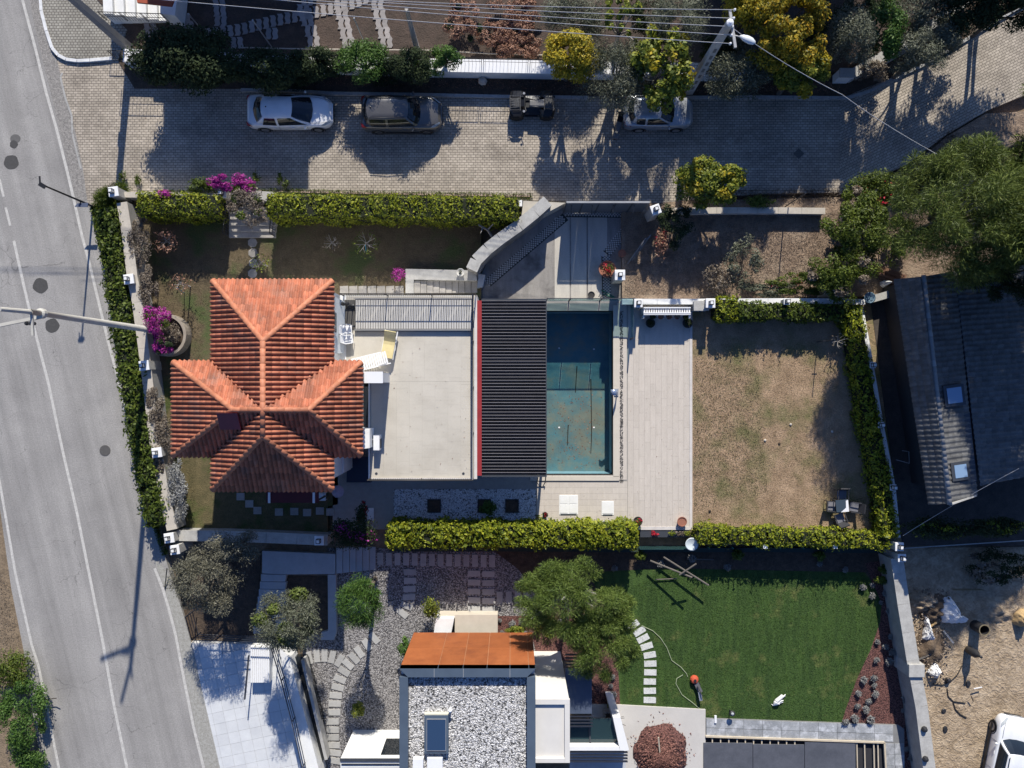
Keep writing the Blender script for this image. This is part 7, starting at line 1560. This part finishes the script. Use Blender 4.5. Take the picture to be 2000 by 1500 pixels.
# garden gate stairs, stone stairs, paving, stepping stones
t = thing('gate_stairs', 'shaded stairs with black railings below the vine arch in the front garden', 'stairs', W(492,450,0))
for i in range(5): MB().prism(WL([(447,404+i*12),(538,404+i*12),(538,416+i*12),(447,416+i*12)], .6-i*.11), -.01, .6-i*.11).build('step', concrete, t)
for x in (448, 537): q = [W(x,404,.6), W(x,462,.1)]; railing(t, [(v.x,v.y) for v in q], .15, .95, blackm, 2, 1.0, .016, .03, .12)
st_t = thing('stone_stairs', 'pale stone stairs descending toward the driveway below the curved wall', 'stairs', W(860,550,0))
MB().prism(WL([(792,525),(928,528),(932,548),(808,546),(808,573),(792,573)], .5), -.01, .5).build('cheek_wall', stonem, st_t)
for i in range(10): MB().prism(WL([(809+i*12.4,548),(820.6+i*12.4,548),(820.6+i*12.4,572),(809+i*12.4,572)], .38-i*.045), -.01, .40-i*.04).build('step', concrete, st_t)
MB().prism(WL([(934,535),(948,537),(943,560),(932,562)], .4), -.3, .4).build('newel', M('blue_grey_cap', (.30,.34,.40), None, 3), st_t)
fg = bpy.data.objects['front_garden_ground']
for i in range(7): MB().prism(WL([(664+i*18,559),(680+i*18,558),(681+i*18,575),(664+i*18,575)], .03), -.01, .03+random.uniform(0,.01)).build('paving_stone', concrete, fg)
for x, y in ((493,474),(494,494),(495,514),(493,534)): c = W(x,y,.02); MB().lathe((c.x,c.y,-.01), [(.27,0),(.27,.035),(.24,.045)], 7).build('stepping_stone', concrete, fg)
sg = bpy.data.objects['side_garden_ground']
for x, y in ((470,970),(487,984),(503,997),(545,1000),(575,999),(600,1001),(625,998),(645,1000)): c = W(x,y,.02); MB().box(c.x-.22,c.y-.2,-.01,c.x+.22,c.y+.2,.045).build('stepping_stone', concrete, sg)
t = thing('awning', 'dark maroon flat awning in the shade under the south eave of the clay roof', 'awning', W(578,968,2)); q0, q1 = W(520,958,2.2), W(622,982,2.2); MB().box(q0.x,q1.y,2.1,q1.x,q0.y+.3,2.2).build('panel', M('maroon', (.10,.015,.02), None, 3, .6), t)
for x in (q0.x+.1, q1.x-.3): MB().box(x,q1.y-.01,2.2,x+.12,q0.y-.1,2.24).build('clip', whitepaint, t); 
for x in (q0.x+.1, q1.x-.1): MB().box(x-.04,q1.y+.05,0,x+.04,q1.y+.13,2.1).build('post', anthr, t)
c = W(658,961,1.6); t = thing('parasol', 'closed-looking small mauve parasol at the corner of the clay roof', 'parasol', (c.x,c.y,0)); MB().lathe((c.x,c.y,1.4),[(.34,0),(.33,.04),(.18,.2),(.02,.3)],10).build('canopy', M('mauve', (.42,.34,.42), None, 3), t); MB().tube([(c.x,c.y,0),(c.x,c.y,1.6)],.02,6).build('pole', galv, t)
c = W(632,968,.0); t = thing('plastic_chair', 'white plastic chair in the shade below the clay roof corner', 'chair', c)
MB().box(c.x-.22,c.y-.22,.38,c.x+.22,c.y+.22,.42).build('seat', whitepaint, t, bevel=.02); MB().box(c.x-.2,c.y+.2,.42,c.x+.2,c.y+.25,.85).build('backrest', whitepaint, t)
for sx in (-.2,.17):
    for sy in (-.2,.17): MB().box(c.x+sx,c.y+sy,0,c.x+sx+.03,c.y+sy+.03,.38).build('leg', whitepaint, t)
# sliding gate with panels
gt = thing('sliding_gate', 'dark grey panelled sliding gate across the driveway', 'gate', W(1190,398,0)); a_, b_ = W(1106,396,2.0), W(1268,396,2.0)
for i in range(5):
    x0, x1 = a_.x+(b_.x-a_.x)*i/5, a_.x+(b_.x-a_.x)*(i+1)/5; MB().box(x0+.04,a_.y-.03,-.22,x1-.04,a_.y+.03,2.05).build('gate_panel', M('gate_grey', (.13,.14,.155), None, 3, .4), gt)
    MB().box(x0-.03,a_.y-.05,-.25,x0+.035,a_.y+.05,2.1).build('gate_post', anthr, gt)
MB().box(a_.x,a_.y-.05,2.105,b_.x,a_.y+.05,2.17).build('top_rail', galv, gt)
for k in range(4): MB().bar((a_.x+k*1.1+.3,a_.y-.06,1.7),(a_.x+k*1.1+.3,a_.y-.40,1.25),.05,.05).build('brace', anthr, gt)
t = thing('ladder', 'dark ladder frame leaning diagonally by the gate pillar', 'ladder', W(1250,490,0)); p0, p1 = W(1230,512,.2), W(1266,462,.9)
for o_ in (Vector((-.12,-.08,0)), Vector((.14,.10,0))): MB().bar(p0+o_, p1+o_, .06, .06).build('rail', M('weathered_grey', (.20,.195,.19), None, 4), t)
for i in range(6): q = p0.lerp(p1,(i+.5)/6); MB().bar(q+Vector((-.12,-.08,0)), q+Vector((.14,.10,0)), .04, .04).build('rung', bpy.data.materials['weathered_grey'], t)
for k, (p0, p1) in enumerate((((1174,566),(1200,580)),((1178,574),(1206,584)))): MB().bar(W(*p0,-.2), W(*p1,-.15), .05, .04).build('green_slat', M('green_paint', (.02,.14,.10), None, 3), None, label=['upper green slat lying at the bottom of the driveway','lower green slat lying at the bottom of the driveway'][k], cat='slat')
MB().lathe(W(1350,1062,.5), [(.03,0),(.3,.10),(.36,.16),(.30,.13),(.02,.06)], 18).build('satellite_dish', M('dish_pale', (.6,.66,.68), None, 3, .4), None, label='pale satellite dish at the gap between the two lower hedges', cat='satellite dish', smooth=True)
MB().lathe(W(1697,582,1.1), [(.03,0),(.26,.08),(.31,.12),(.26,.10),(.02,.04)], 18).build('satellite_dish', M('dish_blue', (.13,.21,.27), None, 3, .4), None, label='blue-grey satellite dish at the top corner of the east hedge', cat='satellite dish', smooth=True)
# planting trough in the hedge gap
t = thing('planting_trough', 'dark trough with red and lime plants below the deck, between the lower hedges', 'trough', W(1298,1045,0)); q0, q1 = W(1251,1036,.1), W(1346,1050,.1); MB().box(q0.x,q1.y,-.44,q1.x,q0.y,.0).build('trough', anthr, t)
for (x, m_) in ((1280,L_red),(1312,L_hedge),(1328,L_dry),(1342,L_hedge)): c = W(x,1042,.1); V, _ = clump_crown((c.x,c.y,.1),(.3,.18,.15),160,8,.5,.09,.5); leafobj('plant', V, m_, t)
t = thing('glass_fence', 'dark green fence panel hanging below the trough in the hedge gap', 'fence', W(1298,1072,-.44)); q0, q1 = W(1250,1072,.4), W(1350,1073,.4); MB().box(q0.x,q1.y-.02,-.44,q1.x,q1.y+.02,.4).build('panel', glass('green_glass', (.02,.05,.05), .1, 1), t)
for x in (1385,1432,1478,1524,1570,1616,1662,1708): 
    c = W(x,1072,.3); q_ = thing('fence_bracket', 'slanting green fence bracket south of the dry-lawn hedge, %s' % {1385:'leftmost',1432:'second from left',1478:'third from left',1524:'fourth from left',1570:'fourth from right',1616:'third from right',1662:'second from right',1708:'rightmost'}[x], 'bracket', (c.x,c.y,-.44), group='green fence brackets'); MB().bar((c.x,c.y,-.44),(c.x,c.y,.3),.04,.04).build('upright', M('bracket_green', (.05,.16,.13), None, 3), q_); MB().bar((c.x-.12,c.y+.15,.5),(c.x+.02,c.y,.28),.04,.04).build('arm', bpy.data.materials['bracket_green'], q_)
for i, x in enumerate((1495,1632)): c = W(x,1068,1.05); MB().box(c.x-.11,c.y-.1,c.z-.2,c.x+.11,c.y+.1,c.z).build('lantern', lantw, None, label=['white lantern at the lower hedge edge, left of two','white lantern at the lower hedge edge, right of two'][i], cat='lantern', group='white hedge lanterns')
# timber poles, their shade put into the dark timber colour
tw_ = M('darkened_grey_timber', (.16,.14,.12), (.10,.09,.08), 5, .85)
for i, (p0, p1, z0_, z1_, r_) in enumerate((((1270,1095),(1352,1128),.2,.9,.05),((1296,1088),(1384,1143),.15,.35,.05),((1327,1123),(1360,1101),.8,1.1,.045),((1342,1092),(1394,1093),-.3,-.3,.035),((1280,1132),(1322,1130),-.3,-.3,.03))):
    MB().tube([W(*p0,z0_), W(*p1,z1_)], r_, 7).build('timber_pole', tw_, None, label=['longest grey timber pole of the crossed frame above the turf','grey timber pole with pale end crossing the frame above the turf','short grey timber stub rising from the pole crossing','thin timber lying near the shaded fence','thin timber lying at the edge of the turf shade'][i], cat='pole')
# hose, trimmer, lawn light, dog
P = WL([(1253,1222),(1275,1232),(1290,1246),(1302,1264),(1312,1290),(1330,1303),(1341,1316),(1343,1322)], LG+.03); MB().tube(P, .022, 5, cap=False).build('hose', M('pale_hose', (.35,.40,.25), None, 4), None, label='pale garden hose curving across the turf from the path', cat='hose', smooth=True)
P = WL([(1334,1318),(1322,1325),(1320,1335),(1332,1357),(1352,1372),(1366,1384),(1374,1387)], LG+.03); MB().tube(P, .022, 5, cap=False).build('hose', bpy.data.materials['pale_hose'], None, label='second hose loop ending at the pale patio corner', cat='hose', smooth=True)
t = thing('lawn_mower', 'orange and grey garden machine lying on the turf by the hose', 'mower', W(1362,1340,LG)); c = W(1355,1325,LG); MB().lathe(c, [(.22,.05),(.24,.15),(.18,.28),(.08,.32)], 12).build('engine_cover', M('orange_plastic', (.55,.10,.05), None, 3, .4), t)
MB().lathe(c+Vector((0,0,.3)), [(.08,0),(.08,.05)], 8).build('cap', blackm, t); MB().bar(c+Vector((.1,-.2,.15)), W(1368,1352,LG+.2), .26, .12).build('deck', M('grey_plastic', (.12,.12,.13), None, 3, .5), t); MB().bar(W(1362,1340,LG+.3), W(1372,1360,LG+.5), .05, .05).build('handle', blackm, t); MB().bar(W(1366,1352,LG+.3), W(1369,1368,LG+.3), .16, .1).build('bag', M('blue_grey_bag', (.25,.28,.34), None, 3), t)
for s_ in (-.2,.2): MB().lathe(W(1360+s_*20,1336,LG), [(.09,0),(.11,.03),(.11,.06),(.09,.09)], 10).build('wheel', tyrem, t)
for i, (x, y) in enumerate(((1425,1386),)): 
    c = W(x,y,LG); t = thing('garden_light', 'small black garden light with round glass head on the turf edge', 'light', c); MB().tube([c, c+Vector((0,0,.45))],.03,6).build('stem', blackm, t); MB().lathe(c+Vector((0,0,.45)),[(.06,0),(.16,.03),(.16,.08),(.1,.12)],12).build('lamp_head', blackm, t); MB().lathe(c+Vector((0,0,.57)),[(.09,0),(.06,.04),(.01,.06)],10).build('glass', headl, t)
c = W(1397,1404,-.28); MB().box(c.x-.06,c.y-.2,-.28,c.x+.06,c.y+.2,-.2).build('white_tile', whitepaint, None, label='small white block on the edge of the grey stone terrace', cat='block')
def skin(name, verts, edges, radii, m, parent, sub=2):
    me = bpy.data.meshes.new(name); me.from_pydata(verts, edges, []); me.materials.append(m); o = bpy.data.objects.new(name, me); link(o, parent)
    s_ = o.modifiers.new('skin','SKIN'); s_.use_smooth_shade = True
    for i, r_ in enumerate(radii): me.skin_vertices[0].data[i].radius = (r_, r_)
    me.skin_vertices[0].data[0].use_root = True; d = o.modifiers.new('sub','SUBSURF'); d.levels = d.render_levels = sub; return o
c = W(1517,1367,LG); dog = thing('dog', 'white dog lying on its side on the turf with its legs stretched to the right', 'dog', (c.x,c.y,LG), math.radians(18))
skin('body', [(-.18,-.12,.14),(-.10,0,.16),(.06,.08,.16),(.20,.13,.15),(.30,.20,.15),(.36,.26,.13),  (.14,-.16,.08),(.30,-.20,.05),(.16,-.06,.14),(.34,-.10,.08), (.36,.08,.10),(.52,.10,.05),(.38,.14,.15),(.55,.18,.08), (-.30,-.20,.08),(-.36,-.10,.04)],
     [(0,1),(1,2),(2,3),(3,4),(4,5),(0,6),(6,7),(0,8),(8,9),(3,10),(10,11),(3,12),(12,13),(0,14),(14,15)], [.12,.13,.115,.10,.075,.045,.05,.025,.05,.025,.042,.024,.042,.024,.028,.014], M('white_fur', (.80,.79,.76), (.70,.69,.66), 14, .9, bump=.01), dog)
for s_ in ((.30,.25,.19),(.33,.17,.19)): MB().add([(s_[0]-.03,s_[1],s_[2]),(s_[0]+.03,s_[1],s_[2]),(s_[0]-.02,s_[1]+(.05 if s_[1] > .2 else -.05),s_[2]+.03),(s_[0],s_[1],s_[2]+.015)], [(0,1,2),(0,2,3),(1,3,2)]).build('ear', M('fur_pink', (.65,.52,.46), None, 5), dog, local=True)
# a few stones on the dry lawn
for i, (x, y, l) in enumerate(((1544,829,'small pale stone near the middle of the dry lawn'),(1494,860,'small elongated pale stone left of the lawn centre'),(1522,866,'dark little clod beside the elongated stone'),(1625,843,'tiny pale stone toward the east hedge'),(1386,998,'dark clump near the lower left of the dry lawn'))):
    c = W(x,y,0); b = MB(); b.lathe((c.x,c.y,-.01),[(.06,0),(.08,.04),(.04,.08)],6); b.build('stone' if i != 4 else 'clod', [warmcop,warmcop,soil,warmcop,bark_d][i], None, label=l, cat='stone' if i != 4 else 'clod')
# ---------- debris on the building plot ----------
bagm = M('white_sack', (.78,.78,.77), (.66,.66,.66), 6, .7, bump=.04, bscale=4)
def sack(label, pts, z0, h, seed):
    """crumpled woven sack: a puckered mound over an outline"""
    P = [(p.x,p.y) for p in WL(pts, z0)]; cx_ = sum(p[0] for p in P)/len(P); cy_ = sum(p[1] for p in P)/len(P); g_ = np.random.default_rng(seed); b = MB(); n = 40; rings = 7
    def at(t_):
        k = t_*len(P); i = int(k) % len(P); f = k-int(k); a_, c_ = P[i], P[(i+1) % len(P)]; return (a_[0]+(c_[0]-a_[0])*f, a_[1]+(c_[1]-a_[1])*f)
    for r in range(rings):
        s_ = 1-r/(rings-1)*.94
        for k in range(n): q = at(k/n); b.v.append((cx_+(q[0]-cx_)*s_+g_.normal(0,.02), cy_+(q[1]-cy_)*s_+g_.normal(0,.02), z0+h*(1-s_**2.2)+abs(g_.normal(0,.05))*(r > 0)))
    for r in range(rings-1):
        for k in range(n): k2 = (k+1) % n; b.f.append((r*n+k, r*n+k2, (r+1)*n+k2, (r+1)*n+k))
    b.f.append(tuple((rings-1)*n+k for k in range(n))); return b.build('sack', bagm, None, label=label, cat='sack', group='white sacks dumped on the building plot')
sack('largest crumpled white sack beside the black barrel', [(1842,1168),(1855,1164),(1866,1180),(1872,1200),(1892,1208),(1884,1216),(1860,1217),(1838,1216),(1828,1192)], -.3, .65, 1)
sack('tall narrow white sack against the pale wall', [(1805,1202),(1812,1204),(1815,1224),(1824,1250),(1810,1253),(1799,1248),(1804,1226)], -.3, .4, 2)
sack('small folded white sack below the square wall pier', [(1826,1293),(1838,1310),(1824,1325),(1809,1312)], -.35, .4, 3)
c = W(1904,1221,-.42); t = thing('barrel', 'open black barrel standing right of the largest white sack', 'barrel', c); MB().lathe(c,[(.29,0),(.30,.85),(.26,.85),(.25,.1),(.01,.1)],22).build('shell', blackm, t, smooth=False)
b = MB(); n = 24
for r_, z in ((.26,.85),(.30,.85),(.31,.89),(.26,.89)): b.v += [(c.x+r_*math.cos(2*math.pi*k/n), c.y+r_*math.sin(2*math.pi*k/n), c.z+z) for k in range(n)]
for i in range(4):
    for k in range(n): b.f.append((i*n+k, i*n+(k+1) % n, ((i+1) % 4)*n+(k+1) % n, ((i+1) % 4)*n+k))
b.build('rim', M('rim_ochre', (.22,.18,.11), None, 4), t)
c = W(1890,1268,-.42); t = thing('gas_cylinder', 'black bottle-shaped canister with long shadow below the barrel', 'canister', c); MB().lathe(c,[(.13,0),(.22,.08),(.22,.75),(.10,.95),(.06,1.15),(.075,1.25)],16).build('body', blackm, t, smooth=True)
pipem = M('black_hose', (.035,.032,.03), None, 4, .6)
MB().tube(WL([(1879,1300),(1870,1318),(1855,1332),(1840,1338),(1822,1336)], -.38), .03, 6, cap=False).build('hose', pipem, None, label='dark hose arcing beside the small folded sack', cat='hose')
MB().tube(WL([(1850,1345),(1852,1360),(1862,1370),(1886,1373)], -.38), .03, 6, cap=False).build('hose', pipem, None, label='dark curved hose piece in the middle of the plot', cat='hose')
MB().tube(WL([(1862,1372),(1866,1385),(1875,1395),(1888,1402)], -.38), .03, 6, cap=False).build('hose', pipem, None, label='lower dark hose piece above the white car', cat='hose')
for i, (x0,y0,x1,y1,l) in enumerate(((1815,1225,1832,1214,'short ochre plank between the two upper sacks'),(1794,1288,1830,1272,'grey plank lying over the rubble'),(1843,1232,1862,1256,'pale plank sticking out under the large sack'),(1902,1345,1918,1342,'thin white stick on the open sand'),(1897,1360,1901,1370,'short dark stick on the open sand'))):
    MB().bar(W(x0,y0,-.15), W(x1,y1,-.2), .09 if i < 3 else .04, .04).build('plank', [M('ochre_plank', (.55,.36,.16), None, 4), tw_, stonem, whitepaint, bark_d][i], None, label=l, cat='plank')
for i, (x, y, l) in enumerate(((1850,1327,'black crumpled bag left of the hose end'),(1891,1335,'dark flat pad on the open sand'),(1846,1424,'black bottle lying near the wall'),(1843,1388,'small black scrap on the damp strip'),(1804,1423,'black cap on the long wall above the terrace corner'),(1806,1481,'black cap on the long wall near the bottom edge'))):
    c = W(x,y,-.4 if i < 4 else 1.1); b = MB(); b.lathe(c, [(.14,0),(.17,.08),(.12,.2),(.03,.24)] if i in (0,4,5) else [(.13,0),(.13,.04),(.10,.06)], 8); b.v = [(v[0], c.y+(v[1]-c.y)*(1.5 if i in (1,2) else 1), v[2]) for v in b.v]; b.build('scrap', blackm, None, label=l, cat='scrap')
# scattered stones over rubble
b = MB(); g_ = np.random.default_rng(33)
for i in range(900):
    x, y = (g_.uniform(1785,1850), g_.uniform(1150,1330)) if i < 650 else (g_.uniform(1780,2000), g_.uniform(1130,1500)); c = W(x,y,-.40); r = g_.uniform(.02,.07)*(1 if i < 650 else .6); zz = -.42+(.35 if i < 500 else 0)*g_.uniform(0,1)
    b.add([(c.x+r*math.cos(k*1.57+i), c.y+r*math.sin(k*1.57+i), zz) for k in range(4)]+[(c.x,c.y,zz+r)], [(0,1,4),(1,2,4),(2,3,4),(3,0,4)])
b.build('rubble', M('rubble', (.34,.27,.20), (.13,.10,.08), 15, .95, vary=.4), None, kind='stuff', label='loose stones and rubble over the building plot', cat='rubble')
t = thing('wire_fence', 'low fence with pale pickets along the top of the building plot', 'fence', W(1880,1152,-.42))
for i in range(16): c = W(1858+i*3.6,1150,-.42); MB().bar((c.x,c.y,-.42),(c.x+random.uniform(-.03,.03),c.y+.05,.1),.03,.02).build('picket', M('picket', (.30,.25,.15), None, 4), t)
MB().bar(W(1764,1071,.3), W(2010,1055,.3), .05, .05).build('rail_fence', stonem, None, label='pale rail running along the shaded top edge of the building plot', cat='rail')
t = thing('timber_stack', 'stack of brown boards beside a white scrap above the dark roof', 'timber', W(1740,535,0))
for i in range(9): MB().bar(W(1706+i*1.5,516+i*3.6,.12+.03*(i % 3)), W(1770-i*2,540+i*2.2,.14+.03*(i % 3)), .12, .05).build('board', M('brown_board', (.24,.13,.08), (.17,.09,.06), 4, .85, vary=.25), t)
c = W(1731,553,.4); MB().lathe(c,[(.22,-.3),(.14,0),(.08,.35),(.02,.6)],7).build('white_cover', bagm, None, label='white draped cover standing by the brown boards', cat='cover')
c = W(1608,571,0); MB().add([(c.x-.35,c.y-.3,0),(c.x+.35,c.y-.28,0),(c.x+.32,c.y+.3,0),(c.x-.25,c.y+.2,0),(c.x-.25,c.y-.2,.35),(c.x+.25,c.y-.2,.42),(c.x+.2,c.y+.2,.45),(c.x-.1,c.y+.12,.3)],[(4,5,6,7),(0,1,5,4),(1,2,6,5),(2,3,7,6),(3,0,4,7)]).build('white_rock', M('chalk_rock', (.62,.58,.48), (.52,.48,.40), 4, .8), None, label='pale angular rock above the white wall of the dry lawn', cat='rock')
c = W(943,160,.05); MB().lathe(c,[(.20,0),(.26,.12),(.18,.28),(.05,.34)],7).build('boulder', warmcop, None, label='pale boulder in the planting strip above the parked cars', cat='rock')
MB().tube([W(80,1363,.3), W(95,1367,.35), W(103,1364,.4), W(110,1364,.5)], .025, 5).build('branch', bark_d, None, label='dark dead branch reaching over the road edge at the lower left', cat='branch')
t = thing('drain_pipe', 'dark thin pole along the road edge beside the brown olive', 'pole', W(322,1150,0)); MB().tube([W(326,1110,.4), W(322,1150,.05)], .03, 5).build('pipe', blackm, t)
c = W(1112,1128,LG); t = thing('pale_fork', 'pale forked bare trunk poking out above the rounded pine', 'tree trunk', c); MB().tube([c+Vector((-.5,-.7,1.8)), c+Vector((.3,.35,3.3)), c+Vector((.55,.1,3.2)), c+Vector((.95,-.55,2.6))], [.07,.06,.06,.05], 7).build('trunk', M('white_bark', (.62,.61,.58), None, 4), t, smooth=True)

# loose lumps and twigs that break up the mulch pile and the patio round it
b = MB(); g_ = np.random.default_rng(5); c = W(1290,1468,-.3)
for i in range(2600):
    a_, r_ = g_.uniform(0, 6.28), abs(g_.normal(0, .62)); 
    if r_ > 1.9: continue
    x, y = c.x+r_*math.cos(a_)*1.15, c.y+r_*math.sin(a_)*1.2; z = -.3+max(0, 1-(r_/1.42)**1.6)*.97; s_ = g_.uniform(.02, .05); t_ = g_.uniform(0, 3)
    b.add([(x+s_*1.6*math.cos(t_), y+s_*1.6*math.sin(t_), z), (x-s_*math.sin(t_), y+s_*math.cos(t_), z), (x-s_*1.6*math.cos(t_), y-s_*1.6*math.sin(t_), z), (x, y, z+s_*1.3)], [(0,1,3),(1,2,3),(2,0,3)])
b.build('mulch_lumps', M('mulch_lump', (.27,.13,.105), (.10,.045,.035), 12, .9, vary=.4), None, kind='stuff', label='loose bark lumps on the reddish mulch pile', cat='mulch')
MB().bar(W(1286,1440,.75), W(1292,1505,.35), .07, .05).build('shovel_handle', wood, None, label='pale wooden handle lying down the front of the mulch pile', cat='handle')
# drain inlets, stains and fixings that break up the clean slabs
for (x, y, z, l) in ((905,925,TZ,'small round roof drain near the south-east corner of the cream terrace'),(735,925,TZ,'small round roof drain near the south-west corner of the cream terrace')):
    q = W(x, y, z); MB().lathe((q.x,q.y,z),[(.07,0),(.07,.01),(.04,.012)],12).build('roof_drain', anthr, None, label=l, cat='drain')
for (x, y, l) in ((205,880,'round iron cover in the right lane of the main road'),(1560,300,'square iron cover in the shaded street')):
    q = W(x, y, .012); MB().lathe((q.x,q.y,.0),[(.30,0),(.30,.016),(.26,.018)],20 if x < 999 else 4).build('manhole_cover', M('iron_cover', (.10,.095,.09), None, 8, .7), None, label=l, cat='manhole cover')
P = WL([(300,372),(315,358),(318,340)], .03)
for i, (x, y) in enumerate(((500,345),(545,350),(557,358),(240,345),(268,352))):
    shrub('small weed growing through the street paving, %s' % ['right of the bougainvillea','below the white saloon','by the long hedge end','by the corner lantern pillar','left of the lit hedge'][i], x, y, .25, 7, 12, .25, L_hedge2, 160, z0=.01)

tufts('a few dry leaves blown across the cream terrace', [(740,655),(920,655),(920,925),(740,925)], TZ+.01, 90, L_brown, .07, name='leaf_litter', h=.005, aspect=.5, cat='litter')
tufts('scattered dry leaves on the pool deck', [(1060,940),(1345,700),(1345,1020),(1060,1010)], .03, 130, L_brown, .06, name='leaf_litter', h=.005, aspect=.5, cat='litter')
tufts('dead leaves scattered over the paved street', [(250,200),(1640,200),(1640,370),(250,370)], .014, 900, L_brown, .06, name='leaf_litter', h=.005, aspect=.5, cat='litter')
tufts('coarse green clumps scattered in the dry lawn', [(1356,700),(1480,720),(1500,960),(1356,1000)], .0, 5000, leafmat('dull_green_blade', [(.07,.08,.03), (.12,.13,.05), (.18,.17,.08)], .15), .12, h=.03, aspect=.16)
